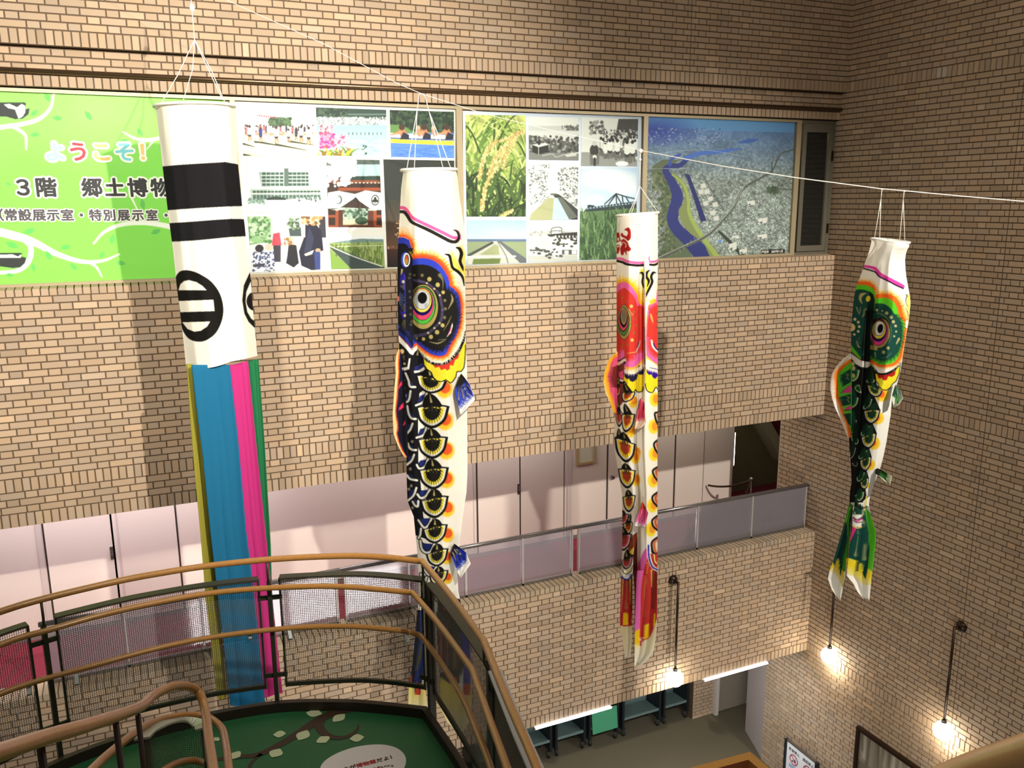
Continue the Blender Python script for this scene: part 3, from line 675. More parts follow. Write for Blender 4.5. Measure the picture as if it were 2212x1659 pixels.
black = [(385, 255), (450, 240), (560, 238), (660, 260), (760, 310), (840, 380), (890, 460), (925, 560), (950, 660), (1010, 690), (1060, 750), (1085, 860), (1105, 960), (1110, 1100), (1090, 1200), (1060, 1320), (1010, 1420), (960, 1500), (900, 1580), (820, 1610), (720, 1600), (620, 1550), (560, 1490), (500, 1445), (430, 1420)]
a.poly(bez(black, 5)+[(392, 1450), (388, 800)], (30, 29, 28)); a.hairs(black[8:20], 70, 44, [(30, 29, 28)], 22, lean=-0.5, jit=0.3); a.hairs(black[18:], 70, 30, [(24, 24, 30)], 20, lean=0.6, jit=0.3)
# golden rings of the eye
for (cx, cy, rx, ry, c) in ((560, 928, 246, 366, (20, 19, 17)), (560, 928, 240, 360, GLD), (552, 900, 212, 312, (22, 21, 18)), (552, 905, 200, 302, (84, 196, 70)), (548, 880, 186, 266, (22, 21, 18)), (548, 880, 182, 260, (240, 78, 118)), (546, 850, 168, 216, (24, 14, 90)), (545, 825, 152, 194, (20, 19, 17)), (545, 825, 148, 190, (246, 232, 96)), (540, 812, 134, 160, (22, 21, 18)), (540, 812, 129, 155, (206, 210, 214)), (545, 780, 76, 93, (14, 14, 14))):
    e = [(cx+rx*math.cos(t), cy+ry*math.sin(t)) for t in np.linspace(0, 2*math.pi, 60)]; a.poly([(max(396, x), y) for x, y in e], c)
a.poly([(585, 880), (620, 860), (625, 950), (590, 965)], (170, 174, 180))
lace = [(400, 492), (520, 512), (620, 545), (740, 632), (830, 740), (852, 850), (872, 950), (866, 1060), (840, 1165), (740, 1272), (640, 1352), (500, 1390), (410, 1400)]
for o_ in (-18, -6, 6, 18): a.stroke([(560+(x-560)*(1+o_/330), 920+(y-920)*(1+o_/430)) for x, y in lace], 5, (116, 104, 168))
for (x, y) in ((620, 540), (740, 632), (830, 738), (740, 1272), (640, 1350), (825, 1190)): a.ell(x, y, 18, 16, (206, 198, 150))
for (x, y, r) in ((660, 475, 36), (795, 567, 36), (885, 690, 29), (913, 822, 25), (922, 958, 24), (908, 1100, 25), (875, 1228, 32), (785, 1340, 36), (685, 1415, 34), (565, 1450, 28), (455, 1440, 20), (542, 412, 26), (415, 410, 20)):
    a.ell(x, y, r, r*1.05, (186, 172, 104) if r > 26 else (118, 110, 74))
a.stroke([(830, 410), (880, 500), (876, 650)], [60, 22, 6], (120, 112, 76)); a.stroke([(1015, 720), (1036, 820), (970, 960)], [10, 40, 10], (150, 140, 96)); a.stroke([(1020, 1070), (965, 1190), (890, 1310)], [8, 22, 6], (120, 112, 70)); a.stroke([(660, 1495), (800, 1520), (930, 1460)], [8, 26, 6], (150, 142, 100)); a.stroke([(800, 1470), (930, 1450)], 5, (200, 196, 170))
a.poly([(1035, 1180), (1042, 1240), (1010, 1350), (935, 1432), (985, 1330)], (240, 240, 236)); a.poly([(1028, 1230), (1012, 1310), (955, 1405), (990, 1310)], (236, 90, 140))
# whisker strokes
a.stroke([(1010, 20), (1060, 160), (1110, 280), (1220, 360)], [20, 90, 90, 70], (248, 230, 90), soft=60); a.stroke([(1170, -60), (1215, 60), (1220, 200), (1235, 380), (1240, 500)], [30, 60, 50, 40, 30], (248, 230, 90), soft=30)
a.stroke([(915, 68), (985, 92), (1012, 190), (1040, 290), (1130, 358), (1200, 445), (1228, 580)], [16, 44, 42, 46, 46, 40, 16], BLK); a.stroke([(1100, -38), (1150, -20), (1182, 60), (1160, 180), (1195, 280), (1212, 340)], [20, 50, 56, 50, 44, 8], BLK)
# collar and body
a.frame(840, 730, 7.54)
a.poly([(60, 60), (165, 70), (300, 190), (390, 280), (460, 150), (560, 320), (600, 500), (700, 620), (760, 700), (500, 900), (470, 1300), (450, 1800), (100, 1800), (60, 800)], (23, 23, 28))
a.poly([(155, -10), (280, 85), (335, 180), (392, 205), (460, 120), (468, 185), (420, 232), (392, 282), (345, 262), (290, 190), (168, 66)], (246, 242, 232))
a.ell(215, 220, 34, 40, (226, 210, 140)); a.ell(255, 420, 22, 22, (170, 164, 110)); a.stroke([(240, 300), (250, 360)], [50, 20], (74, 72, 66)); a.stroke([(480, 190), (465, 270)], [6, 34], (150, 140, 90)); a.ell(525, 440, 18, 20, (96, 92, 80)); a.poly([(415, 470), (560, 420), (575, 480), (415, 545)], (40, 44, 110))
W2 = (236, 236, 226)
a.poly([(190, 492), (300, 472), (328, 330), (355, 330), (330, 510), (195, 552)], W2); a.poly([(408, 535), (480, 530), (575, 470), (592, 525), (490, 562), (410, 575)], W2)
a.frame(840, 930, 7.54)
a.poly([(240, -300), (470, -500), (480, 500), (520, 900), (560, 1400), (700, 1800), (420, 1700), (405, 1400), (300, 1150), (285, 700), (285, 200)], (23, 23, 28))
fr2 = [(840, 730)]*4+[(840, 930)]*5+[(860, 1130)]*3
sec = [(840, 730, [(620, 900), (560, 1040), (440, 1100)]), (840, 730, [(612, 1455), (565, 1580), (450, 1625)]), (840, 930, [(636, 465), (590, 585), (500, 620), (455, 560)]), (840, 930, [(665, 965), (600, 1070), (520, 1100), (465, 1040)]), (840, 930, [(698, 1425), (645, 1540), (570, 1580), (480, 1460)]), (860, 1130, [(590, 342), (530, 460), (450, 480), (385, 420), (362, 290)]), (860, 1130, [(625, 715), (560, 815), (480, 830), (405, 700)]), (860, 1130, [(465, 880), (425, 970), (370, 830)]), (860, 1130, [(660, 1025), (640, 1110), (560, 1150)]),
       (840, 730, [(272, 575), (320, 690), (345, 790), (430, 800)]), (840, 730, [(352, 865), (335, 980), (300, 1040), (235, 1040)]), (840, 730, [(300, 1110), (325, 1240), (370, 1310), (440, 1320)]), (840, 730, [(385, 1395), (350, 1490), (290, 1560)]), (840, 930, [(310, 210), (335, 280), (385, 315), (445, 318)]), (840, 930, [(410, 395), (370, 490), (290, 560)]), (840, 930, [(295, 730), (350, 790), (460, 812)]), (840, 930, [(448, 935), (400, 1060), (305, 1145)]), (840, 930, [(388, 1160), (425, 1220), (470, 1235), (480, 1150)]), (860, 1130, [(372, 90), (360, 190), (335, 240)])]
for (ox, oy, pts) in sec:
    a.frame(ox, oy, 7.54); q = np.array(pts, float); m_ = q.mean(0); a.poly(bez(pts, 5)+[tuple(m_+np.array([-30, -70]))], (34, 46, 112)); a.stroke(pts, 62, (22, 21, 20)); a.stroke(pts, 36, W2)
for (ox, oy, x, y) in ((840, 730, 235, 690), (840, 730, 245, 820), (840, 930, 380, 180), (840, 930, 350, 625), (840, 930, 365, 900), (840, 930, 325, 955), (840, 930, 385, 1260), (840, 730, 270, 940)):
    a.frame(ox, oy, 7.54); a.ell(x, y, 24, 26, (140, 134, 108))
# belly spots, then the row of fan scales
for (ox, oy, x, y, r) in ((840, 730, 905, 830, 132), (840, 730, 915, 1350, 135), (840, 930, 935, 325, 130), (840, 930, 940, 800, 125), (840, 930, 950, 1275, 118), (860, 1130, 800, 190, 108), (860, 1130, 790, 560, 98), (860, 1130, 800, 895, 84)):
    a.frame(ox, oy, 7.54); a.ell(x, y, r, r*1.12, (252, 206, 52), soft=0.16); a.ell(x+10, y-22, r*0.66, r*0.72, (238, 96, 44), soft=0.12)
for (ox, oy, ap, l, r, bt) in ((840, 730, (640, 490), (425, 600), (950, 705), (665, 905)), (840, 730, (660, 890), (425, 1130), (992, 1112), (705, 1475)), (840, 930, (680, -45), (445, 150), (967, 105), (720, 462)), (840, 930, (697, 450), (468, 650), (980, 600), (735, 960)), (840, 930, (735, 940), (498, 1150), (977, 1065), (760, 1428)), (860, 1130, (600, -80), (388, 110), (810, 20), (610, 330)), (860, 1130, (632, 325), (448, 510), (822, 412), (642, 706)), (860, 1130, (658, 700), (500, 860), (824, 765), (650, 1010)), (860, 1130, (690, 1030), (570, 1180), (802, 1150), (700, 1310))):
    a.frame(ox, oy, 7.54); a.scale(ap, l, r, bt, (240, 240, 228), (244, 228, 70), (30, 29, 27), 13, 34)
# gill cover
a.frame(840, 730, 7.54)
g = [(558, 318), (620, 392), (720, 440), (850, 447), (960, 422), (1060, 340), (1150, 250), (1232, 60), (1250, 110), (1240, 350), (1225, 480), (1180, 545), (1108, 550), (1090, 640), (1040, 712), (1000, 737), (930, 680), (860, 712), (780, 700), (722, 640), (690, 560), (620, 510), (572, 440)]
a.poly(g, (246, 232, 58)); a.poly([(718, 438), (755, 488), (820, 470), (850, 527), (915, 500), (950, 532), (990, 505), (995, 440), (1050, 452), (1078, 360), (1130, 332), (1152, 245), (1060, 335), (960, 420), (850, 445)], (218, 62, 48)); a.stroke(g[8:]+[g[0]], 15, BLK, smooth=False)
# tail print
a.frame(860, 1130, 7.54)
a.poly([(640, 1240), (820, 1140), (830, 1200), (1010, 1240), (1110, 1659), (640, 1659)], (26, 26, 28)); a.stroke([(745, 1290), (770, 1340), (755, 1400)], 36, (226, 60, 100)); a.stroke([(820, 1200), (790, 1400)], [20, 26], (236, 230, 190)); a.stroke([(850, 1260), (920, 1380), (1000, 1659)], [70, 110, 130], (30, 48, 170))
a.frame(860, 1330, 7.54)
a.poly([(280, -90), (480, -90), (470, 420), (440, 900), (380, 1100), (150, 1659), (120, 1400), (210, 800)], (36, 56, 128)); a.stroke([(330, -80), (320, 300), (250, 900), (250, 1250)], [40, 60, 50, 40], (24, 24, 30)); a.stroke([(395, 400), (340, 700), (300, 900)], [14, 60, 20], (90, 88, 60))
a.poly([(290, 1080), (382, 1120), (360, 1320), (270, 1320)], (200, 72, 40)); a.poly([(200, 960), (230, 980), (220, 1130), (190, 1130)], (200, 80, 50)); a.grad([(150, 1180), (235, 1100), (280, 1290), (370, 1290), (420, 960), (520, 1300), (430, 1700), (140, 1700)], (226, 206, 70), (246, 242, 228))
a.poly([(620, -60), (960, -60), (1050, 260), (1070, 800), (1000, 1100), (680, 1100), (640, 600)], (30, 30, 34)); a.poly([(950, -60), (1060, -20), (1110, 140), (1170, 400), (1185, 800), (1180, 1120), (1060, 1120), (1060, 600), (1010, 120)], (34, 50, 168)); a.stroke([(690, 100), (700, 600), (705, 900)], [10, 44, 10], (190, 60, 60)); a.stroke([(800, 100), (805, 800)], [8, 30], (150, 60, 50)); a.stroke([(930, 620), (925, 830)], [60, 90], (120, 110, 70))
a.grad([(690, 1000), (860, 1120), (880, 1000), (960, 1000), (970, 1180), (1060, 1300), (1060, 1100), (1190, 1120), (1230, 1900), (900, 2050), (660, 1700)], (232, 212, 70), (248, 246, 236)); a.poly([(1058, 1110), (1180, 1120), (1170, 1290), (1060, 1290)], (206, 70, 44)); a.poly([(870, 1000), (960, 1010), (950, 1140), (890, 1130)], (200, 76, 44))
tube_cloth('carp_body', a, f1L, f1R, 372, 1300, profile([(0, dome(0.27)), (0.09, [(0, 0), (0.16, 0.19), (0.24, 0.25), (0.6, 0.26), (0.85, 0.18), (1, 0)]), (0.17, [(0, 0), (0.09, 0.08), (0.19, 0.14), (0.25, 0.21), (0.6, 0.26), (0.85, 0.2), (1, 0.0)]), (0.26, [(0, 0.01), (0.1, 0.10), (0.18, 0.05), (0.22, 0.05), (0.30, 0.17), (0.6, 0.25), (0.88, 0.18), (1, 0.0)]), (0.5, [(0, 0.0), (0.13, 0.09), (0.28, 0.06), (0.40, 0.15), (0.7, 0.23), (1, 0)]), (1, [(0, 0), (0.25, 0.10), (0.6, 0.14), (1, 0)])], wr=0.005, seed=8), P1, N1, 165, CLOTH, f1, back=lambda v: 0.26-0.16*v, lo=tilt(0, -3), backcols=12)
hoop('mouth_ring', 867, 986, 368, 366, P1, N1, f1, 0.014, HOOPM)
df = Art(838, 738, 900, 1000, (250, 226, 170)).frame(840, 730, 7.54)
edge = [(150, 160), (128, 280), (118, 420), (125, 560), (108, 760), (96, 960), (72, 1180), (84, 1320), (104, 1420), (90, 1560), (120, 1680), (180, 1830), (270, 1960)]
df.hairs(edge, 60, 120, [(250, 190, 110)], 8, lean=0.5, seed=5, side=-1); df.poly([(330, 60)]+[(x+26, y) for x, y in edge]+[(330, 1980)], (236, 110, 50)); df.poly([(330, 60)]+[(x+48, y) for x, y in edge]+[(330, 1980)], (24, 24, 62)); df.poly([(330, 60)]+[(x+90, y+10) for x, y in edge]+[(330, 1980)], (22, 22, 30))
for t3 in ([(205, 690), (212, 760), (145, 850), (170, 760)], [(240, 1050), (244, 1130), (150, 1190), (185, 1110)], [(262, 1340), (268, 1400), (225, 1440)]): df.poly(t3, (226, 56, 96))
fin('dorsal_fin', df, [(861, 752), (855, 768), (853, 785), (854.5, 805), (852, 836), (850, 864), (848, 896), (849, 916), (850, 936), (857, 957), (868, 979), (876, 990), (882, 985), (880, 930), (878, 880), (872, 800), (866, 760)], N1, P1, CLOTH, f1, 0.03, 0.04, 200, 30)
pf = Art(975, 795, 1035, 905, (250, 248, 240)).frame(840, 730, 7.54)
pf.poly([(1180, 570), (1050, 800), (1060, 900), (1150, 1170), (1390, 960), (1300, 700)], (56, 74, 190)); pf.poly([(1180, 560), (1060, 810), (1220, 740), (1250, 660)], (34, 32, 30))
for p_, q_ in (((1120, 800), (1150, 1100)), ((1160, 770), (1230, 1080)), ((1200, 750), (1300, 1010)), ((1240, 720), (1350, 930))): pf.stroke([p_, q_], [34, 8], (30, 30, 40)); pf.stroke([(p_[0]+8, p_[1]+20), (q_[0]-10, q_[1]-90)], [6, 14], (170, 160, 130))
pf.hairs([(1140, 1190), (1240, 1120), (1380, 960)], 90, 12, [(250, 248, 240)], 18, side=1); pf.hairs([(1150, 1240), (1250, 1150), (1395, 990)], 40, 20, [(250, 248, 240)], 30, side=1)
fin('pectoral_fin', pf, [(996, 806.5), (984, 836), (982, 847), (988.5, 870), (995, 897), (1026, 864), (1023, 852), (1016, 833), (1007, 820)], N1, P1, CLOTH, f1, 0.19, 0.24, 50, 24)
pf = Art(970, 1170, 1025, 1255, (250, 248, 240)).frame(860, 1130, 7.54)
pf.poly([(915, 330), (845, 500), (965, 790), (1110, 650), (1115, 470)], (36, 54, 170)); pf.poly([(915, 330), (845, 500), (880, 560), (960, 480), (1000, 400)], (26, 26, 28))
for p_, q_ in (((890, 480), (1000, 740)), ((920, 430), (1020, 600)), ((960, 430), (1080, 600))): pf.stroke([p_, q_], [50, 8], (26, 28, 48)); pf.stroke([p_, ((p_[0]+q_[0])/2, (p_[1]+q_[1])/2)], [18, 8], (180, 174, 150))
pf.hairs([(960, 800), (1040, 720), (1115, 630)], 60, 9, [(250, 248, 240)], 16, side=1)
fin('pectoral_fin', pf, [(981, 1174), (972.5, 1195), (975, 1206), (983, 1225), (995, 1249), (1017, 1218), (1007, 1194), (992, 1182)], N1, P1, CLOTH, f1, 0.14, 0.2, 46, 24)
fin('tail_fin', a, [(903, 1300), (945, 1300), (924, 1345), (921, 1396), (916, 1450), (914, 1462), (920, 1500), (926, 1535), (900, 1540), (881, 1532), (882.5, 1482), (890.5, 1436), (897, 1370)], N1, P1, CLOTH, f1, 0.09, 0.02, 220, 34)
fin('tail_fin', a, [(930, 1300), (995, 1297), (1004, 1325), (1013, 1352), (1015, 1383), (1017, 1440), (1019, 1520), (1014, 1556), (1000, 1581), (985, 1578), (966, 1560), (951, 1530), (950, 1462), (946, 1400), (940, 1340)], N1, P1, CLOTH, f1, 0.10, 0.10, 260, 50)
cords(f1, [[(912, 203), (905, 203), (904, 216), (901, 238)], [(912, 203), (918, 207), (922, 222), (927, 242)], [(901, 238), (890, 300), (879, 364)], [(901, 238), (898, 300), (895, 365)], [(927, 242), (942, 300), (957, 363)], [(927, 242), (950, 300), (974, 364)]])
# ---------------------------------------------------------------- the red carp
P2, N2 = plane_at(1386, 325)
f2 = empty('carp_streamer', P2, 'red carp streamer with a deep lengthwise fold and red brush-written character at its mouth', 'streamer', 'carp streamers on the rope')
f2L = [(1333, 464), (1333.4, 476), (1332, 500), (1331.8, 560), (1332, 640), (1332, 780), (1330.6, 800), (1329, 836), (1328, 880), (1327.4, 920), (1326.8, 945), (1328.6, 980), (1331.5, 995), (1334, 1010), (1339.5, 1046), (1343.6, 1064), (1344.2, 1100), (1344, 1180), (1342, 1235), (1341, 1290)]
f2R = [(1422, 458), (1421.4, 470), (1420.8, 640), (1420.8, 820), (1420.2, 1000), (1420.2, 1160), (1419.6, 1290)]
a = Art(1300, 440, 1440, 1460, (251, 247, 234)); PNK, RD2, YL2 = (242, 108, 178), (222, 62, 52), (250, 228, 40)
a.frame(1290, 440, 8.295); KJ = (172, 34, 34)
a.poly([(485, 470), (540, 430), (575, 437), (598, 480), (607, 560), (600, 620), (575, 655), (545, 660), (500, 622), (440, 592), (420, 548), (450, 525), (478, 565), (530, 578), (548, 530), (540, 495), (515, 480)], KJ, smooth=True)
a.poly([(345, 520), (395, 520), (408, 610), (425, 665), (345, 705)], KJ); a.rect(362, 608, 396, 662, (242, 234, 210)); a.poly([(350, 740), (400, 730), (402, 830), (380, 895), (350, 900)], KJ); a.poly([(355, 760), (395, 745), (396, 770), (355, 785)], (242, 234, 210))
a.poly([(428, 655), (478, 628), (540, 688), (575, 770), (606, 800), (602, 840), (565, 855), (527, 842), (528, 935), (500, 875), (488, 852), (470, 918), (438, 925), (420, 890), (412, 800), (438, 740), (465, 722), (430, 705)], KJ, smooth=False); a.stroke([(440, 690), (485, 695), (520, 740), (505, 780)], 14, (242, 234, 210))
a.stroke([(345, 982), (450, 992), (530, 1032), (700, 1058), (828, 1058)], 46, PNK); a.stroke([(345, 1024), (450, 1048), (530, 1084), (700, 1106), (828, 1102)], 40, BLK)
a.stroke([(938, 925), (930, 990), (945, 1030)], [10, 26, 14], PNK); a.stroke([(945, 1040), (1020, 1040), (1100, 1010)], 40, PNK); a.stroke([(948, 1092), (1030, 1096), (1100, 1060)], 38, BLK)
a.stroke([(790, 1200), (840, 1240), (860, 1420), (840, 1650)], [40, 110, 100, 90], (248, 230, 60), soft=40); a.stroke([(880, 1240), (900, 1400), (860, 1600)], [70, 90, 60], (248, 230, 60), soft=40); a.stroke([(1100, 1400), (1085, 1659)], 40, (250, 200, 60), soft=30)
a.stroke([(762, 1245), (805, 1240), (826, 1300), (808, 1400), (832, 1490)], [14, 40, 36, 34, 30], BLK); a.stroke([(938, 1190), (888, 1240), (882, 1310), (925, 1385), (895, 1490)], [16, 48, 46, 46, 12], BLK); a.stroke([(1050, 1238), (1000, 1240), (968, 1310), (985, 1400), (945, 1500), (895, 1600), (868, 1690)], [14, 46, 42, 46, 44, 40, 16], BLK)
# head
top = [(345, 1470), (400, 1420), (480, 1402), (560, 1432), (650, 1530), (720, 1650), (745, 1780), (835, 1830)]
a.hairs(top, 150, 60, [(250, 190, 40), (250, 214, 60), (252, 238, 170)], 22, jit=0.3); a.poly(bez(top, 5)+[(840, 3100), (345, 3100)], PNK)
a.frame(1290, 620, 8.295)
a.poly(bez([(345, 110), (420, 45), (490, 15), (560, 70), (640, 145), (690, 235), (716, 340)], 5)+[(770, 330), (842, 372), (842, 1180), (720, 1195), (690, 1290), (600, 1340), (500, 1345), (480, 1130), (345, 1270)], RD2); a.hairs([(345, 1270), (420, 1200), (480, 1140)], 70, 8, [PNK], 18); a.hairs([(500, 1350), (600, 1345), (690, 1300), (720, 1200), (838, 1180)], 70, 16, [PNK], 16, lean=0.5)
a.hairs([(500, 1430), (600, 1450), (700, 1420), (842, 1280)], 110, 40, [(250, 190, 70), (252, 236, 190), (252, 246, 232)], 22, lean=0.3, side=-1); 
a.stroke([(345, 1330), (420, 1310), (490, 1262)], 18, BLK); a.stroke([(345, 1385), (420, 1360), (490, 1310)], 60, (240, 232, 216)); a.stroke([(345, 1435), (420, 1410), (490, 1355)], 40, BLK)
a.rect(836, -1600, 872, 1400, (252, 250, 244)); a.stroke([(850, 700), (856, 1500)], [4, 20], BLK)
a.poly([(880, 1280), (868, 900), (880, 560), (912, 320), (945, 300), (1055, 235), (1070, 60), (1090, -60), (1090, 1420), (1000, 1350)], (250, 206, 70)); a.hairs([(945, 290), (1055, 240)], 90, 14, [(250, 200, 50), (252, 240, 180)], 16)
a.poly([(885, 1230), (876, 900), (888, 600), (922, 330), (1050, 275), (1070, 60), (1090, 0), (1090, 1390), (1000, 1335)], PNK); a.poly([(938, 430), (1000, 375), (1088, 330), (1088, 1290), (1020, 1275), (935, 1200), (895, 1100), (890, 900), (908, 600)], RD2); a.hairs([(938, 430), (1000, 378), (1088, 335)], 60, 8, [RD2], 22); a.hairs([(1088, 1290), (1020, 1275), (935, 1200), (895, 1090), (890, 900)], 60, 22, [PNK], 14, side=-1, lean=0.4)
a.stroke([(960, 490), (980, 570), (1005, 650)], [30, 40, 6], (244, 170, 90)); a.stroke([(975, 960), (1000, 1070), (1085, 1160)], 34, (244, 240, 236)); a.stroke([(1010, 1010), (1040, 1080), (1085, 1130)], 20, (50, 30, 120)); a.ell(1075, 480, 16, 22, (120, 90, 40)); a.ell(1072, 610, 16, 22, (120, 90, 40)); a.ell(1075, 720, 16, 22, (120, 90, 40))
for k, (cx, cy, rx, ry, c) in enumerate(((480, 630, 138, 318, (40, 28, 20)), (480, 630, 132, 310, (172, 158, 86)), (474, 615, 112, 262, (34, 40, 24)), (474, 610, 106, 252, (92, 142, 66)), (470, 590, 98, 216, (26, 24, 20)), (468, 580, 92, 206, (226, 82, 106)), (474, 560, 72, 168, (22, 16, 34)), (478, 530, 54, 148, (196, 178, 90)), (478, 520, 44, 128, (128, 118, 92)))):
    e = [(cx+rx*math.sin(t)*abs(math.sin(t))**0.35, cy-ry*math.cos(t)) for t in np.linspace(0, 2*math.pi, 60)]; a.poly([(max(345, x), y) for x, y in e], c)
for (x, y, r) in ((612, 345, 30), (668, 445, 22), (685, 570, 18), (690, 690, 20), (665, 820, 22), (625, 950, 30), (540, 1030, 24), (455, 1060, 20), (450, 190, 18), (760, 500, 20), (540, 260, 18)): a.ell(x, y, r, r, (240, 196, 110) if r > 25 else (170, 110, 52))
a.stroke([(570, 390), (600, 460), (650, 490)], 10, (244, 206, 130)); a.stroke([(545, 420), (580, 490), (640, 520)], 7, (236, 180, 100)); a.stroke([(770, 960), (745, 1060), (695, 1165)], [10, 26, 12], (226, 220, 216)); a.stroke([(745, 990), (715, 1090)], 14, (60, 40, 110)); a.stroke([(520, 1190), (700, 1165)], [6, 16], (240, 190, 110))
# gill cover
a.frame(1290, 800, 8.295)
a.poly([(345, -60), (480, -150), (480, 200), (470, 560), (310, 760), (310, 0)], (122, 54, 44)); a.poly([(380, 40), (470, 0), (470, 160), (390, 130)], (226, 84, 130)); a.stroke([(380, 165), (430, 185), (475, 190)], 40, (238, 232, 222)); a.stroke([(395, 205), (440, 222), (480, 215)], 34, BLK)
a.poly([(475, 90), (842, -80), (830, 350), (745, 392), (690, 360), (650, 392), (580, 380), (528, 320), (518, 232), (475, 180)], YL2); a.stroke([(475, 190), (520, 235), (530, 320), (580, 382), (650, 392), (688, 345), (700, 372), (745, 390), (810, 370), (826, 300)], 16, BLK)
a.poly([(482, 30), (700, 40), (740, -80), (838, -90), (830, 70), (765, 80), (735, 60), (710, 150), (690, 175), (640, 208), (590, 190), (572, 150), (530, 155), (490, 112)], (38, 32, 64)); a.hairs([(485, 0), (580, 30), (690, 20), (740, -40), (835, -110)], 60, 30, [(252, 244, 224)], 24, side=-1, lean=0.3)
a.poly([(852, -30), (1088, 60), (1088, 295), (1050, 308), (1000, 390), (945, 398), (882, 350), (858, 200)], YL2); a.stroke([(862, 240), (885, 350), (945, 396), (1000, 388), (1050, 305), (1088, 340)], 16, BLK); a.poly([(875, -70), (1088, -20), (1088, 100), (1040, 152), (1000, 130), (975, 72), (930, 82), (890, 42)], (52, 20, 160)); a.hairs([(870, -80), (960, -30), (1088, 0)], 60, 20, [(252, 244, 224)], 22, side=-1, lean=0.3)
# spots
for (ox, oy, x, y) in ((1290, 800, 1030, 520), (1290, 800, 1010, 1010), (1290, 800, 1020, 1500), (1290, 980, 1000, 480), (1290, 980, 990, 930), (1290, 980, 962, 1360)):
    a.frame(ox, oy, 8.295); a.ell(x, y, 92, 125, (252, 226, 50), soft=0.16); a.ell(x+25, y-10, 55, 78, (248, 160, 50), soft=0.16)
for (ox, oy, x, y) in ((1290, 800, 640, 560), (1290, 800, 600, 1090), (1290, 800, 700, 1480), (1290, 980, 690, 470), (1290, 980, 680, 70)):
    a.frame(ox, oy, 8.295); a.ell(x, y, 80, 110, (250, 206, 50), soft=0.2); a.ell(x+20, y-20, 50, 70, (240, 150, 44), soft=0.2)
RIM, CORE = (246, 240, 224), (176, 66, 44)
for (ox, oy, ap, l, r, bt, mid) in ((1290, 800, (400, 120), (310, 250), (420, 330), (360, 470), (226, 84, 130)), (1290, 800, (350, 480), (318, 700), (460, 770), (390, 1015), (226, 84, 130)), (1290, 800, (480, 220), (440, 420), (692, 395), (500, 575), YL2), (1290, 800, (385, 1030), (308, 1200), (480, 1200), (400, 1540), (226, 84, 130)), (1290, 800, (490, 590), (430, 800), (684, 790), (510, 1112), YL2), (1290, 800, (470, 1100), (308, 1200), (692, 1322), (510, 1652), YL2),
    (1290, 980, (500, 165), (365, 270), (692, 300), (540, 625), YL2), (1290, 980, (545, 640), (452, 780), (690, 745), (570, 1050), YL2), (1290, 980, (440, 1000), (330, 1150), (570, 1080), (470, 1275), (232, 84, 140)), (1290, 980, (600, 1070), (460, 1260), (640, 1240), (560, 1445), YL2), (1290, 980, (450, 1300), (330, 1480), (625, 1440), (470, 1740), (232, 84, 140))):
    a.frame(ox, oy, 8.295); a.scale(ap, l, r, bt, RIM, mid, CORE, 9, 30, drop=(150, 134, 84))
a.frame(1290, 1160, 5.53)
a.poly([(420, -20), (480, -60), (470, 220), (400, 230), (360, 160)], (150, 70, 40)); a.poly([(395, 160), (440, 120), (430, 225), (380, 200)], (246, 220, 90)); a.stroke([(360, 160), (395, 215), (450, 225)], 24, BLK)
a.scale((345, 160), (288, 285), (425, 240), (352, 385), RIM, (232, 84, 140), CORE, 8, 22, drop=(150, 134, 84))
for (ox, oy, pts) in ((1290, 800, [(1095, 750), (1035, 770), (1050, 880), (1090, 970)]), (1290, 800, [(1095, 1240), (1020, 1310), (1035, 1400), (1095, 1500)]), (1290, 980, [(1095, 230), (1000, 300), (1022, 400), (1095, 500)]), (1290, 980, [(1095, 680), (990, 770), (1012, 870), (1095, 960)]), (1290, 980, [(1095, 1100), (988, 1190), (1005, 1300), (1095, 1385)]), (1290, 1160, [(740, -10), (655, 60), (660, 160), (690, 200), (740, 190)])):
    a.frame(ox, oy, 8.295 if oy != 1160 else 5.53); k = 34 if oy != 1160 else 22
    a.poly([p for p in pts]+[(1150, pts[-1][1]), (1150, pts[0][1])] if oy != 1160 else pts, (246, 236, 210)); a.stroke([(p[0]+60 if oy != 1160 else p[0]+30, p[1]) for p in pts], 50 if oy != 1160 else 30, (196, 90, 50), soft=30); a.stroke(pts, k, BLK)
# tail print
a.frame(1290, 1160, 5.53)
a.poly([(270, 470), (420, 470), (425, 900), (400, 1100), (240, 1100), (240, 600)], (196, 50, 46)); a.poly([(285, 400), (262, 600), (250, 760), (275, 900), (292, 600)], (226, 90, 150))
a.stroke([(310, 500), (300, 700), (285, 900)], [14, 8, 3], (236, 210, 90)); a.stroke([(322, 500), (316, 640)], 5, BLK); a.stroke([(395, 490), (398, 800)], [16, 6], (236, 210, 90)); a.stroke([(380, 495), (384, 700)], 5, BLK); a.stroke([(410, 490), (408, 880)], 6, BLK); a.stroke([(356, 540), (350, 700), (345, 850)], [20, 12, 40], (178, 110, 62))
a.grad([(240, 1010), (300, 1030), (380, 1040), (425, 1020), (425, 1600), (240, 1600)], (238, 222, 170), (244, 240, 226)); a.hairs([(270, 1045), (330, 1060), (420, 1050)], 50, 20, [(196, 50, 46)], 16, side=1); a.poly([(312, 905), (362, 905), (375, 1050), (305, 1055)], (250, 208, 30))
a.poly([(290, 390), (352, 420), (424, 350), (420, 430), (380, 500), (330, 510), (288, 480)], (244, 240, 226)); a.stroke([(290, 470), (330, 505), (380, 500), (415, 450)], 16, (40, 60, 160)); a.stroke([(300, 400), (340, 445), (400, 410), (425, 340)], 8, BLK); a.stroke([(330, 420), (380, 400), (415, 350)], 16, (246, 226, 120)); a.poly([(428, 230), (480, 0), (480, 1100), (424, 1000)], (90, 28, 24))
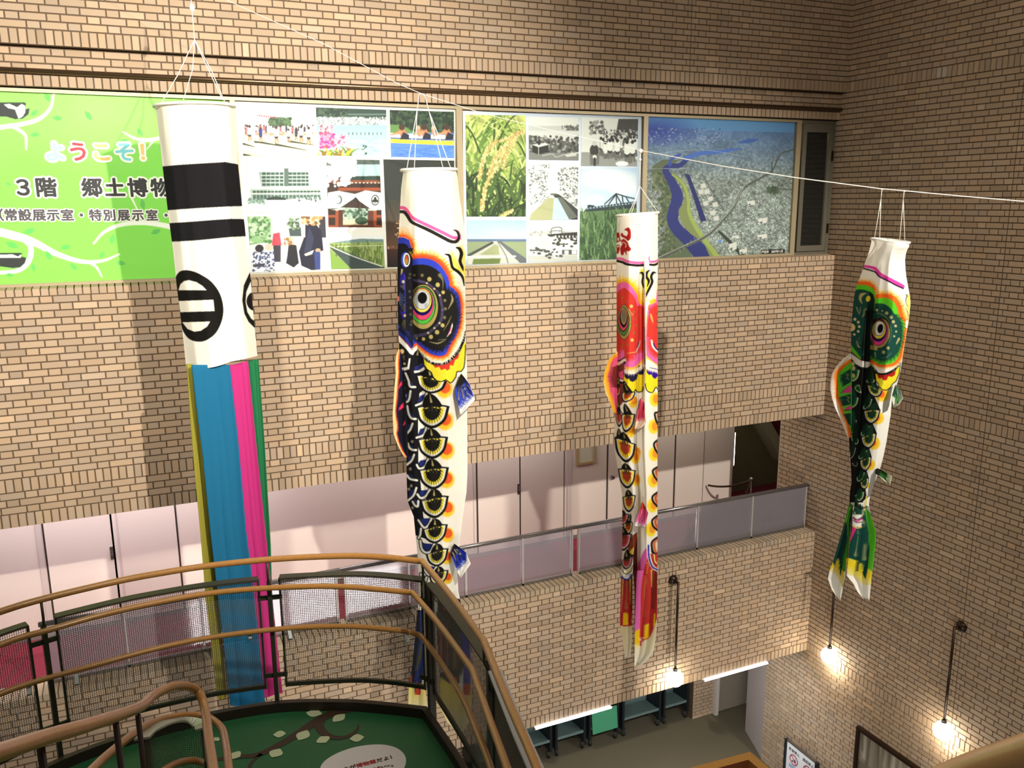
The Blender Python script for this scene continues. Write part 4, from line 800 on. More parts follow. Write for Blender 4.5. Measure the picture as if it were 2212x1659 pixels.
a.poly([(605, 120), (640, 200), (730, 200), (730, 1000), (700, 1200), (445, 1200), (450, 900), (520, 320)], (206, 58, 52)); a.poly(bez([(604, 110), (540, 200), (480, 400), (462, 700), (445, 1150)], 5)+bez([(510, 1120), (518, 900), (525, 600), (560, 380), (612, 215)], 5), (240, 112, 186))
a.stroke([(610, 320), (600, 400), (570, 620), (566, 950)], [12, 10, 14, 22], (178, 122, 62)); a.stroke([(585, 310), (630, 310), (632, 345)], 10, (190, 140, 84)); a.stroke([(652, 400), (650, 600)], [26, 8], (240, 214, 90)); a.stroke([(662, 400), (655, 860)], 5, (60, 30, 20)); a.stroke([(705, 430), (690, 640), (675, 850)], [40, 40, 26], (160, 60, 44))
a.stroke([(610, 90), (620, 230), (660, 350), (725, 400)], 40, (246, 244, 236)); a.stroke([(612, 100), (618, 230), (655, 350), (725, 395)], 18, (40, 50, 160)); a.stroke([(650, 100), (655, 180), (690, 200)], 16, BLK); a.stroke([(680, 210), (690, 290), (720, 320)], 16, (246, 226, 120)); a.stroke([(665, 210), (680, 300), (720, 345)], 5, BLK)
a.grad([(440, 1290), (510, 1320), (540, 1230), (620, 1180), (680, 1080), (720, 960), (760, 1600), (440, 1600)], (244, 232, 176), (246, 242, 228)); a.hairs([(500, 1320), (545, 1240), (630, 1185), (700, 1000)], 60, 26, [(206, 58, 52)], 14, side=1, lean=0.4)
a.poly([(445, 1135), (510, 1090), (510, 1310), (445, 1330)], (250, 208, 30)); a.poly([(570, 1052), (625, 1025), (620, 1200), (566, 1225)], (250, 208, 30)); a.poly([(675, 925), (698, 900), (692, 1050), (668, 1085)], (250, 208, 30)); a.hairs([(450, 1325), (510, 1315)], 40, 10, [(250, 238, 170)], 14, side=1)
fold = [(0, 0), (0.10, 0.10), (0.24, 0.17), (0.30, 0.19), (0.52, 0.18), (0.56, 0.12), (0.66, 0.10), (0.672, 0.22), (0.72, 0.23), (0.9, 0.14), (1, 0)]
tube_cloth('carp_body', a, f2L, f2R, 465, 1240, profile([(0, dome(0.23)), (0.10, [(0, 0), (0.22, 0.17), (0.3, 0.22), (0.7, 0.21), (0.85, 0.18), (1, 0)]), (0.26, fold), (1, [(0, 0), (0.12, 0.08), (0.3, 0.13), (0.45, 0.12), (0.49, 0.02), (0.52, 0.16), (0.7, 0.17), (1, 0)])], wr=0.004, seed=12), P2, N2, 110, CLOTH, f2, back=lambda v: 0.22-0.12*v, lo=tilt(-6, 1.5), backcols=10)
hoop('mouth_ring', 1332, 1422.5, 466, 459, P2, N2, f2, 0.012, HOOPM)
fin('tail_fin', a, [(1342, 1232), (1366, 1232), (1366, 1290), (1366, 1340), (1365, 1385), (1362, 1420), (1350, 1420), (1347, 1400), (1344, 1375), (1339.5, 1366), (1339.2, 1345), (1340, 1300)], N2, P2, CLOTH, f2, 0.09, 0.04, 180, 26)
fin('tail_fin', a, [(1368, 1232), (1420, 1232), (1420, 1305), (1419, 1341), (1416.6, 1373), (1413, 1400), (1410, 1412), (1400, 1424), (1386, 1437), (1378, 1440), (1370.5, 1440), (1370.8, 1340), (1371, 1280)], N2, P2, CLOTH, f2, 0.16, 0.12, 200, 44)
df = Art(1296, 745, 1345, 905, (244, 226, 170)).frame(1290, 800, 8.295)
e2 = [(345, -300), (250, -220), (200, -140), (185, -20), (150, 60), (160, 180), (185, 300), (210, 400), (250, 520), (290, 660), (330, 800)]
df.hairs(e2, 90, 110, [(250, 200, 60), (246, 226, 150)], 14, side=-1); df.poly([(400, -300)]+e2+[(400, 800)], (250, 176, 50)); df.poly([(400, -220)]+[(x+40, y+20) for x, y in e2]+[(400, 560)], (232, 92, 130)); df.poly([(400, -120), (300, -60), (270, 60), (250, 150), (300, 300), (400, 330)], (130, 44, 44)); df.hairs([(300, -60), (268, 60), (250, 160), (300, 300)], 60, 18, [(130, 44, 44)], 16, side=-1)
fin('dorsal_fin', df, [(1332, 757), (1324, 768), (1315, 776), (1311, 788), (1305, 805), (1303, 825), (1308, 850), (1317, 867), (1323, 885), (1328, 893), (1336, 890), (1338, 840), (1338, 770)], N2, P2, CLOTH, f2, 0.03, 0.03, 110, 26)
pf = Art(1365, 855, 1402, 935, (238, 214, 190)).frame(1290, 800, 8.295)
pf.poly([(785, 480), (660, 930), (850, 900), (860, 640)], (224, 76, 108)); pf.stroke([(780, 580), (730, 900)], [10, 30], (150, 40, 50)); pf.stroke([(800, 600), (800, 880)], [8, 20], (170, 50, 60)); pf.stroke([(850, 560), (830, 700)], [20, 20], (110, 40, 44)); pf.hairs([(660, 960), (740, 930), (850, 900)], 70, 14, [(238, 214, 190)], 12)
fin('pectoral_fin', pf, [(1384, 860), (1380, 880), (1375, 900), (1371, 927), (1385, 925), (1397, 912), (1393, 895), (1392, 873), (1391, 862)], N2, P2, CLOTH, f2, 0.20, 0.26, 50, 22)
pf = Art(1366, 1080, 1404, 1142, (246, 240, 236)).frame(1290, 980, 8.295)
pf.poly([(812, 860), (720, 1100), (690, 1230), (860, 1310), (915, 1070)], (240, 120, 180)); pf.poly([(812, 860), (770, 960), (790, 990), (880, 980)], (206, 84, 60)); 
for p_, q_ in (((800, 950), (740, 1200)), ((830, 960), (800, 1240)), ((860, 970), (840, 1240))): pf.stroke([p_, q_], [26, 8], (196, 50, 60))
pf.hairs([(690, 1260), (770, 1290), (860, 1330)], 70, 10, [(246, 240, 236)], 14)
fin('pectoral_fin', pf, [(1387.8, 1084), (1381, 1105), (1374, 1122), (1371, 1135), (1376, 1137), (1393, 1138), (1398, 1120), (1400.5, 1108), (1394, 1094)], N2, P2, CLOTH, f2, 0.22, 0.26, 44, 22)
cords(f2, [[(1384, 326), (1383, 360), (1382, 402)], [(1382, 402), (1372, 430), (1357, 465)], [(1382, 402), (1374, 430), (1363, 464)], [(1382, 402), (1400, 428), (1421, 459)]])
for k_ in ((1384, 326, 0.022), (1383, 345, 0.014)): MB().sphere(on_rope(*k_[:2]), k_[2], 8, 6).build('knot', CORD, f2, True)

# ---------------------------------------------------------------- the green carp
P3, N3 = plane_at(1928, 410)
f3 = empty('carp_streamer', P3, 'green carp streamer with forked tail, smallest and farthest right of the carp', 'streamer', 'carp streamers on the rope')
f3L = [(1882, 514), (1882, 524), (1879, 536), (1874.5, 552), (1868, 568), (1864.7, 579.6), (1858.7, 596), (1850, 617), (1845.5, 639), (1843, 657), (1841, 681), (1840, 692), (1838.5, 730), (1838, 762), (1837.5, 850), (1837.5, 890), (1836, 920), (1833.8, 946), (1836, 979), (1838, 1006), (1839.5, 1043), (1836, 1062), (1834, 1090), (1832, 1110), (1828, 1130)]
f3R = [(1964, 523.5), (1963, 527), (1960, 531), (1957, 540), (1955, 554), (1955.8, 572), (1957.6, 590), (1962, 614.5), (1965.5, 632), (1967, 649.5), (1965, 669), (1962, 693), (1958.8, 710), (1954, 740), (1949.5, 770), (1945.5, 794.5), (1938, 824.7), (1932, 840), (1926, 865), (1924, 893), (1919, 926), (1914.7, 953), (1908, 986), (1901, 1012), (1893.5, 1030), (1888, 1046), (1881.5, 1065), (1878, 1080), (1877, 1090), (1881, 1112), (1884, 1130)]
a = Art(1780, 500, 1985, 1310, (251, 249, 240)); GR, DG, OR, KK = (98, 214, 40), (24, 78, 68), (252, 112, 36), (22, 24, 20)
a.frame(1790, 500, 8.295)
a.stroke([(610, 618), (640, 622), (760, 642), (830, 665), (870, 705), (925, 765), (1100, 862), (1240, 932), (1335, 985)], [44, 44, 46, 60, 60, 56, 60, 62, 56], (236, 70, 176)); a.stroke([(600, 655), (760, 700), (845, 735), (905, 805), (1100, 905), (1200, 960), (1338, 1022)], 24, (40, 18, 44))
a.stroke([(1440, 1150), (1430, 1350), (1420, 1600)], [60, 60, 20], (250, 226, 110), soft=40); a.stroke([(1372, 1125), (1405, 1150), (1382, 1220), (1390, 1290), (1418, 1350)], [6, 20, 14, 8, 4], (70, 62, 40)); a.stroke([(1380, 1360), (1425, 1490), (1415, 1590)], [6, 12, 4], (70, 62, 40))
lt = [(480, 945), (540, 930), (640, 925), (730, 945), (800, 1010), (842, 1110)]
a.hairs(lt, 100, 46, [OR, (252, 170, 60), (252, 226, 150)], 16, jit=0.2); a.poly(bez(lt, 4)+[(842, 1300), (440, 1300), (470, 1000)], OR)
a.poly([(480, 970), (560, 955), (640, 960), (740, 985), (800, 1030), (838, 1110), (842, 2400), (380, 2400), (400, 1500), (460, 1100)], GR); a.poly([(470, 1050), (560, 1038), (640, 1045), (740, 1080), (800, 1130), (832, 1240), (835, 2390), (380, 2390), (400, 1500)], DG)
a.poly([(745, 1080), (800, 1130), (832, 1240), (830, 1659), (650, 1659), (690, 1400), (700, 1200)], (18, 44, 38))  # shade of the lengthwise fold painted into the head print
a.stroke([(680, 1105), (600, 1130), (565, 1200), (600, 1300)], [6, 60, 50, 8], (190, 176, 116)); a.stroke([(560, 1110), (540, 1200), (570, 1280)], 8, (120, 130, 96)); a.ell(708, 1205, 40, 56, (246, 214, 50), ang=15)
a.stroke([(500, 1360), (520, 1420), (550, 1490)], [26, 20, 8], (150, 150, 110)); a.stroke([(570, 1360), (560, 1440), (545, 1490)], [10, 16, 6], (170, 166, 120)); a.stroke([(660, 1390), (650, 1460), (610, 1540)], [40, 36, 10], (120, 134, 104)); a.stroke([(630, 1400), (625, 1480), (600, 1530)], 8, (190, 182, 140))
rt = [(832, 1165), (950, 1150), (1080, 1160), (1180, 1205), (1262, 1330), (1292, 1460), (1315, 1550), (1375, 1610)]
a.hairs(rt, 120, 74, [OR, (252, 180, 50), (252, 232, 130)], 17, jit=0.18)
outer = rt+[(1372, 1720), (1358, 1850), (1338, 1960), (1308, 2120), (1275, 2270), (1180, 2372), (1060, 2405), (950, 2408), (830, 2365), (745, 2310)]
a.frame(1790, 500, 8.295); a.stroke([(735, 2340), (830, 2475), (890, 2555), (1050, 2550), (1200, 2465), (1275, 2370), (1300, 2200), (1345, 1950)], [30, 40, 48, 50, 50, 40, 20, 10], KK)
a.hairs(outer[8:], 105, 110, [OR, (252, 190, 110), (252, 240, 214), (252, 248, 236)], 18, lean=0.3, jit=0.3); a.poly(bez(outer, 4), OR)
grn = [(832, 1205), (950, 1190), (1060, 1202), (1150, 1245), (1220, 1355), (1256, 1485), (1292, 1565), (1356, 1620), (1362, 1720), (1346, 1830), (1320, 1975), (1290, 2115), (1250, 2245), (1170, 2345), (1050, 2384), (950, 2388), (840, 2345), (740, 2265)]
a.poly(bez(grn, 4), GR)
dk = [(832, 1292), (950, 1290), (1040, 1322), (1120, 1392), (1180, 1482), (1230, 1562), (1288, 1620), (1300, 1700), (1300, 1850), (1280, 1975), (1250, 2110), (1200, 2195), (1120, 2262), (1000, 2300), (900, 2292), (800, 2245), (735, 2180)]
a.poly(bez(dk, 4), DG); a.hairs(dk[4:], 70, 60, [(22, 64, 52)], 18, lean=0.5, jit=0.3)
a.frame(1790, 680, 8.295)
a.poly([(655, -80), (830, -80), (760, 100), (740, 300), (750, 500), (745, 850), (580, 830), (590, 600), (640, 200)], (16, 28, 22)); a.hairs([(400, 560), (500, 640), (580, 760)], 110, 16, [DG], 22, side=1); a.poly([(395, 500), (420, 560), (500, 640), (582, 750), (582, 805), (400, 662)], GR); a.hairs([(395, 520), (500, 650), (582, 760)], 90, 14, [DG], 20, side=1); a.stroke([(395, 650), (575, 805), (690, 852), (745, 830)], 10, (170, 40, 30))  # first strip carries the painted fold shade down the head
for (x, y, r) in ((470, 80, 28), (530, 133, 26), (550, 212, 27), (530, 297, 25), (460, 352, 22)): a.ell(x, y, r, r, (226, 218, 176))
a.ell(412, 225, 66, 68, (238, 216, 150)); a.stroke([(500, 470), (530, 560), (555, 580)], [10, 26, 20], (200, 190, 130)); 
for k in range(4): a.stroke([(485+k*22, 440-k*20), (500+k*22, 570-k*20)], 5, (130, 140, 104))
for (cx, cy, rx, ry, an, c) in ((925, 320, 182, 275, 8, (40, 34, 26)), (925, 330, 172, 262, 8, (186, 166, 100)), (908, 318, 150, 240, 8, (60, 20, 22)), (906, 318, 146, 232, 8, (236, 66, 150)), (902, 285, 138, 196, 8, (36, 18, 90)), (902, 270, 128, 165, 8, (22, 24, 18)), (902, 268, 122, 160, 8, (244, 226, 80)), (905, 248, 96, 132, 8, (30, 30, 28)), (905, 246, 90, 126, 8, (240, 240, 244)), (925, 246, 50, 82, 10, (14, 14, 14))): a.ell(cx, cy, rx, ry, c, ang=an)
a.poly([(750, 540), (885, 560), (870, 640), (745, 620)], (190, 170, 100)); a.poly([(770, 90), (900, 60), (1000, 90), (960, 110), (880, 100), (800, 140)], (60, 24, 22))
for (x, y, r) in ((1040, -30, 32), (1118, 45, 32), (1160, 125, 30), (1200, 200, 26), (1060, 595, 30), (985, 670, 32), (865, -85, 24), (960, -70, 16), (1210, 300, 20), (1175, 385, 20)): a.ell(x, y, r, r, (196, 186, 130))
for k in range(3): a.stroke([(860+k*6, -20-k*14), (960, -20+k*14), (1050, 60+k*6), (1110, 190+k*10), (1125, 330), (1095, 470), (1010, 560)], 6, (130, 140, 104))
a.stroke([(1260, 430), (1215, 520)], [40, 20], (196, 186, 130)); a.stroke([(1130, 680), (1040, 760), (940, 775)], [6, 12, 4], (120, 150, 120)); a.stroke([(830, 680), (845, 770)], [20, 8], (190, 180, 120))
# collar and body
a.poly([(400, 690), (580, 822), (740, 850), (690, 945), (575, 930), (480, 880), (400, 775)], (244, 242, 236)); a.poly([(398, 770), (480, 880), (575, 935), (690, 950), (760, 900), (830, 1010), (860, 1250), (960, 1370), (830, 1470), (760, 1659), (395, 1659)], KK)
a.frame(1790, 860, 7.54)
a.poly([(355, -20), (730, -60), (840, 190), (780, 300), (720, 420), (785, 570), (720, 700), (665, 830), (700, 955), (640, 1090), (620, 1190), (655, 1300), (600, 1480), (620, 1620), (560, 1700), (340, 1700), (330, 650)], KK); a.poly([(480, -30), (560, -30), (540, 300), (520, 500), (480, 600), (470, 330)], (14, 30, 20))  # second strip: shade in the fold, painted onto the body
for (ox, oy, x, y, r) in ((1790, 680, 960, 1430, 118), (1790, 860, 800, 325, 98), (1790, 860, 740, 735, 98), (1790, 860, 675, 1085, 84), (1790, 860, 615, 1415, 54)):
    a.frame(ox, oy, 8.295 if oy == 680 else 7.54); a.ell(x, y, r, r*1.05, (253, 210, 50), soft=0.14); a.ell(x-12, y-8, r*0.5, r*0.55, (246, 110, 40), soft=0.2)
LG, PW = (88, 190, 60), (240, 240, 232)
def gsc(ox, oy, fs, ap, l, r, bt, mid, core): a.frame(ox, oy, fs); a.scale(ap, l, r, bt, PW, mid, core, 9, 24, drop=None)
DC = (30, 66, 46)
for v_ in ((1790, 680, 8.295, (400, 780), (330, 1000), (582, 985), (430, 1228), LG, DG), (1790, 680, 8.295, (420, 1300), (330, 1540), (560, 1480), (410, 1700), LG, DG), (1790, 860, 7.54, (400, 180), (300, 440), (475, 350), (350, 630), LG, DG), (1790, 860, 7.54, (440, 360), (350, 600), (500, 700), (430, 770), (60, 120, 56), (14, 40, 26)), (1790, 860, 7.54, (400, 640), (340, 900), (455, 800), (345, 1020), (44, 76, 52), (20, 46, 34)), (1790, 860, 7.54, (430, 1000), (370, 1060), (480, 1040), (450, 1120), (60, 80, 60), (20, 30, 24)),
           (1790, 680, 8.295, (765, 905), (655, 1190), (845, 1180), (740, 1235), (70, 150, 60), DC), (1790, 680, 8.295, (700, 1480), (620, 1640), (800, 1500), (650, 1700), (70, 150, 60), DC), (1790, 680, 8.295, (760, 1200), (672, 1245), (965, 1362), (825, 1475), (246, 228, 90), DC), (1790, 680, 8.295, (480, 1235), (440, 1290), (560, 1240), (590, 1420), LG, DC),
           (1790, 860, 7.54, (640, -90), (545, 150), (730, 0), (600, 195), (64, 150, 60), DC), (1790, 860, 7.54, (760, 60), (556, 205), (845, 195), (690, 425), (246, 228, 90), DC), (1790, 860, 7.54, (600, 400), (510, 570), (695, 440), (565, 632), (64, 150, 60), DC), (1790, 860, 7.54, (700, 430), (515, 640), (785, 575), (650, 825), (246, 228, 90), DC), (1790, 860, 7.54, (570, 800), (470, 950), (648, 835), (525, 1008), (64, 150, 60), DC), (1790, 860, 7.54, (660, 825), (497, 1020), (702, 960), (595, 1192), (246, 228, 90), DC),
           (1790, 860, 7.54, (530, 1160), (442, 1300), (605, 1195), (500, 1375), (70, 160, 64), DC), (1790, 860, 7.54, (610, 1195), (505, 1380), (655, 1305), (592, 1485), (246, 228, 90), DC), (1790, 860, 7.54, (500, 1460), (412, 1590), (592, 1520), (505, 1690), (70, 160, 64), DC), (1770, 1060, 6.38, (500, 60), (462, 280), (550, 190), (490, 300), (90, 150, 90), DC), (1770, 1060, 6.38, (565, 180), (462, 290), (612, 290), (545, 395), (70, 160, 64), DC)): gsc(*v_)
for (x, y) in ((430, 880), (445, 960), (440, 1090)): a.frame(1790, 680, 8.295).ell(x, y, 34, 40, (220, 208, 150))
# mouth-side details: flower and gill
a.frame(1790, 680, 8.295)
g = [(833, 1045), (900, 1085), (1050, 1080), (1200, 995), (1285, 900), (1260, 1060), (1205, 1195), (1150, 1232), (1100, 1312), (1030, 1352), (960, 1342), (900, 1282), (888, 1232), (850, 1192)]
a.poly(g, (248, 232, 50)); a.stroke(g[4:]+g[:1], 14, KK, smooth=False); a.poly([(872, 1080), (888, 1132), (925, 1145), (952, 1125), (970, 1165), (1005, 1178), (1042, 1165), (1070, 1100), (1130, 1112), (1182, 1085), (1204, 1000), (1050, 1075)], (188, 36, 30))
# tail print
a.frame(1770, 1060, 6.38)
a.poly([(415, 160), (460, 200), (460, 500), (410, 710), (395, 920), (370, 1120), (290, 1110), (180, 1000), (240, 800), (360, 400), (400, 230)], (20, 60, 52)); a.poly([(405, 165), (455, 190), (440, 300), (412, 420), (415, 700), (396, 900), (366, 1135), (310, 1070), (345, 860), (385, 680), (380, 480), (350, 400), (385, 280)], (72, 150, 40)); a.stroke([(350, 450), (360, 560), (340, 760)], [10, 20, 8], (30, 50, 40))
a.poly([(600, 190), (690, 220), (800, 560), (780, 900), (740, 1110), (680, 1090), (380, 940), (420, 690), (450, 480)], (22, 76, 66)); a.poly([(640, 250), (700, 320), (760, 460), (790, 600), (775, 850), (735, 1130), (665, 1075), (690, 800), (675, 560), (650, 400)], (98, 200, 44)); a.poly([(690, 200), (705, 330), (765, 460), (795, 600), (760, 460), (690, 300), (640, 240)], (250, 248, 240))
a.stroke([(612, 420), (620, 700), (625, 940)], [16, 12, 56], (136, 148, 104)); a.stroke([(535, 620), (510, 800), (495, 890)], [8, 12, 40], (136, 148, 104)); a.stroke([(520, 600), (530, 550), (548, 600)], 8, (136, 148, 104)); a.poly([(455, 500), (515, 515), (420, 715), (410, 700)], (234, 62, 140))
a.poly([(600, 150), (655, 90), (640, 200), (595, 340)], (246, 240, 200)); a.stroke([(650, 80), (640, 160), (605, 330)], [20, 18, 10], (246, 230, 110)); a.poly([(450, 330), (600, 330), (585, 500), (455, 500)], (246, 242, 230)); a.stroke([(455, 480), (520, 515), (585, 500)], 16, (240, 206, 90)); a.stroke([(470, 380), (520, 420), (590, 380)], 22, (220, 80, 150)); a.stroke([(465, 365), (520, 398), (595, 362)], 10, KK); a.stroke([(465, 410), (520, 440), (585, 430)], 8, KK)
for pts, root in (([(100, 1040), (190, 990), (260, 930), (300, 1060), (360, 1150), (300, 1560), (60, 1400)], (224, 200, 60)), ([(370, 930), (400, 925), (510, 960), (600, 1020), (660, 1060), (730, 1115), (700, 1560), (350, 1400)], (248, 226, 50))):
    P_ = np.array(pts); a.poly(pts, root)
a.poly([(100, 1130), (160, 1090), (220, 1150), (270, 1230), (330, 1330), (290, 1540), (100, 1400)], (244, 242, 232)); a.hairs([(150, 1090), (220, 1150), (330, 1300)], 70, 26, [(234, 222, 150)], 14, side=1)
a.poly([(340, 1130), (400, 1120), (480, 1170), (560, 1260), (640, 1300), (720, 1290), (700, 1560), (340, 1400)], (250, 249, 240)); a.hairs([(350, 1120), (480, 1180), (600, 1280), (715, 1290)], 90, 36, [(250, 240, 150)], 16, side=1)
a.poly([(270, 940), (300, 1060), (310, 1080), (290, 1180), (275, 1060)], (20, 60, 52)); a.poly([(505, 950), (540, 990), (525, 1110), (510, 1110)], (22, 76, 66)); a.poly([(600, 1010), (668, 1060), (636, 1220), (590, 1130)], (22, 76, 66)); a.poly([(190, 990), (240, 950), (205, 1040)], (20, 60, 52))
tube_cloth('carp_body', a, f3L, f3R, 516, 1125, profile([(0, dome(0.23)), (0.07, [(0, 0), (0.13, 0.13), (0.22, 0.11), (0.30, 0.19), (0.6, 0.22), (1, 0)]), (0.22, [(0, 0), (0.25, 0.17), (0.36, 0.14), (0.42, 0.21), (0.7, 0.24), (1, 0)]), (0.30, [(0, 0), (0.12, 0.11), (0.25, 0.16), (0.29, 0.05), (0.38, 0.04), (0.44, 0.17), (0.7, 0.23), (1, 0)]), (0.52, [(0, 0), (0.12, 0.10), (0.25, 0.13), (0.29, 0.03), (0.38, 0.03), (0.44, 0.15), (0.7, 0.18), (1, 0)]), (0.8, [(0, 0), (0.2, 0.05), (0.35, 0.02), (0.5, 0.10), (0.8, 0.10), (1, 0)]), (1, [(0, 0), (0.5, 0.07), (1, 0)])], wr=0.004, seed=21), P3, N3, 132, CLOTH, f3, back=lambda v: 0.24-0.18*v, lo=tilt(8, 3.5), backcols=10)
hoop('mouth_ring', 1881.5, 1965, 515.5, 524, P3, N3, f3, 0.012, HOOPM)
fin('tail_fin', a, [(1832, 1096), (1842, 1094), (1838, 1125), (1835, 1170), (1832, 1201), (1827, 1232), (1825.6, 1246), (1820, 1275), (1815.5, 1298), (1806, 1288), (1796, 1272), (1788, 1250), (1793.5, 1225), (1798, 1217), (1807.6, 1185), (1817, 1154), (1826, 1123)], N3, P3, CLOTH, f3, 0.05, 0.03, 200, 38)
fin('tail_fin', a, [(1840, 1096), (1878, 1094), (1881, 1112), (1886, 1130), (1892, 1149), (1891.5, 1170), (1887, 1217), (1883.6, 1237), (1879.7, 1279), (1878, 1296.7), (1864, 1292), (1852, 1278), (1842, 1259), (1834, 1250), (1829, 1244), (1830, 1225), (1833, 1200), (1836, 1170)], N3, P3, CLOTH, f3, 0.07, 0.08, 200, 56)
df = Art(1788, 755, 1845, 952, (252, 250, 244)).frame(1790, 680, 8.295)
e3 = [(400, 810), (280, 900), (150, 1020), (125, 1110), (140, 1250), (145, 1380), (140, 1460), (190, 1560), (230, 1700), (270, 1800), (330, 1950), (370, 2100), (395, 2200)]
df.stroke(e3, 40, (252, 150, 50)); df.hairs(e3, 70, 120, [(252, 150, 60), (252, 200, 120)], 12, side=-1, lean=0.3); df.poly(e3+[(470, 2200), (470, 800)], OR); df.poly([(x+34, y+10) for x, y in e3]+[(470, 2240), (470, 860)], (96, 206, 50))
for p_ in ([(200, 1090), (400, 960), (400, 1205), (250, 1290)], [(200, 1475), (400, 1420), (400, 1600), (240, 1640)], [(270, 1780), (400, 1760), (400, 2000), (360, 1960)]): df.poly(p_, (26, 72, 60)); df.hairs([p_[0], p_[-1]], 40, 8, [(26, 72, 60)], 18, side=1)
for p_ in ([(212, 1402), (330, 1290), (400, 1255), (400, 1395)], [(260, 1720), (340, 1650), (400, 1630), (400, 1712)]): df.poly(p_, KK); df.poly([(x*0.92+30, y*0.96+56) for x, y in p_], (234, 70, 160))
for (x, y) in ((330, 1090), (340, 1500)): df.stroke([(x-20, y-30), (x+30, y-20), (x, y+20), (x+30, y+70)], 12, (176, 168, 120)); df.ell(x-85, y+20, 14, 16, (150, 170, 140))
fin('dorsal_fin', df, [(1838, 763), (1820, 776), (1805.7, 792), (1797, 807), (1793.6, 825), (1793.6, 843), (1797, 861), (1803, 880), (1815, 904), (1823, 926), (1831, 946), (1838, 945), (1840, 900), (1840, 800)], N3, P3, CLOTH, f3, 0.02, 0.02, 180, 44)
pf = Art(1920, 825, 1955, 885, (214, 222, 206)).frame(1790, 680, 8.295)
pf.poly([(1195, 1250), (1130, 1440), (1180, 1480), (1250, 1600), (1240, 1350)], (42, 84, 64)); pf.poly([(1190, 1420), (1230, 1480), (1240, 1600), (1190, 1540)], (96, 190, 70)); pf.poly([(1215, 1270), (1300, 1370), (1340, 1500), (1250, 1600)], (190, 214, 190)); pf.stroke([(1250, 1320), (1290, 1420)], [30, 20], (140, 190, 150))
fin('pectoral_fin', pf, [(1934, 831), (1926.5, 855), (1926.5, 863), (1931, 880), (1941, 875), (1951, 861), (1946.5, 845), (1938, 834)], N3, P3, CLOTH, f3, 0.1, 0.16, 46, 24)
pf = Art(1886, 1005, 1932, 1052, (224, 228, 210)).frame(1790, 860, 7.54)
pf.poly([(840, 1140), (830, 1260), (1010, 1420), (980, 1240)], (62, 130, 50)); pf.poly([(790, 1140), (745, 1230), (830, 1270), (850, 1160)], (30, 32, 26)); pf.poly([(960, 1220), (1050, 1260), (1010, 1440), (930, 1360)], (224, 228, 206))
for k in range(5): pf.stroke([(840, 1180+k*22), (970, 1250+k*30)], [12, 4], (24, 60, 28))
fin('pectoral_fin', pf, [(1895, 1011), (1889.5, 1021.5), (1900, 1030), (1912, 1040), (1922.5, 1048), (1925, 1038), (1927.2, 1028), (1917, 1023), (1904, 1015)], N3, P3, CLOTH, f3, 0.08, 0.12, 40, 30)
cords(f3, [[(1905, 408), (1903, 430)], [(1903, 430), (1889, 514)], [(1903, 430), (1900, 516)], [(1953, 412), (1951, 432)], [(1951, 432), (1943, 521)], [(1951, 432), (1954.5, 522)]])
for k_ in ((1905, 409), (1953, 413)): MB().sphere(on_rope(*k_), 0.012, 8, 6).build('knot', CORD, f3, True)

# ---------------------------------------------------------------- the rope they hang from
rp = [(-700, -720), (120, -215), (415, -34), (500, 5), (700, 95), (860, 181), (912, 203), (1040, 244), (1200, 284), (1384, 325), (1560, 359), (1720, 384), (1905, 408), (1953, 412), (2080, 424), (2212, 435)]
rq = [on_rope(*p) for p in rp]; e_ = rq[-1]; e0 = rq[-2]; t_ = (XR-0.05-e_.x)/(e_.x-e0.x); rq.append(e_+(e_-e0)*t_)
rope = empty('suspension_rope', tuple(rq[-1]))
MB().tube(rq, [0.0022]*9+[0.0024, 0.005]+[0.005]*(len(rq)-11), 8).build('rope', CORD, rope, True)
MB().tube([(XR-0.004, rq[-1].y, rq[-1].z), (XR-0.03, rq[-1].y, rq[-1].z), (XR-0.055, rq[-1].y, rq[-1].z)], [0.03, 0.012, 0.012], 12).build('wall_hook', STEEL, rope, True)
tag(rope, 'thin white rope stretched across the hall above all the hanging streamers', 'rope')
# ================================================================ picture boards in the window band
BY = 0.185
def board_grid(name, art, x0, y0, x1, y1, q, step, m, parent, y=BY, thick=0.0):
    """a printed sheet in the plane of the windows; q = its four corners TL TR BR BL"""
    q = np.array(q, float); w = max(np.hypot(*(q[1]-q[0])), np.hypot(*(q[2]-q[3]))); h = max(np.hypot(*(q[3]-q[0])), np.hypot(*(q[2]-q[1])))
    C = max(2, int(w/step)); R = max(2, int(h/step)); u = np.linspace(0, 1, C+1)[None, :]; v = np.linspace(0, 1, R+1)[:, None]
    W = [np.array(on_y(px, py, y)) for px, py in q]
    P = (W[0]*((1-u)*(1-v))[..., None]+W[1]*(u*(1-v))[..., None]+W[2]*(u*v)[..., None]+W[3]*((1-u)*v)[..., None])
    PX = q[0, 0]*(1-u)*(1-v)+q[1, 0]*u*(1-v)+q[2, 0]*u*v+q[3, 0]*(1-u)*v; PY = q[0, 1]*(1-u)*(1-v)+q[1, 1]*u*(1-v)+q[2, 1]*u*v+q[3, 1]*(1-u)*v
    idx = np.arange((R+1)*(C+1)).reshape(R+1, C+1); F = np.stack([idx[:-1, :-1], idx[1:, :-1], idx[1:, 1:], idx[:-1, 1:]], -1).reshape(-1, 4)
    V = P.reshape(-1, 3); n0 = len(V); per = np.r_[idx[0, :-1], idx[:-1, -1], idx[-1, :0:-1], idx[:0:-1, 0]]
    back = V[per]+np.array([0, 0.0025, 0]); k = len(per); j = np.arange(k); j2 = (j+1) % k
    F = np.concatenate([F, np.stack([per[j], per[j2], n0+j2, n0+j], -1)]); cols = art.sample(PX, PY).reshape(-1, 3)
    return grid_obj(name, np.concatenate([V, back]), F, m, parent, np.concatenate([cols, cols[per]]))
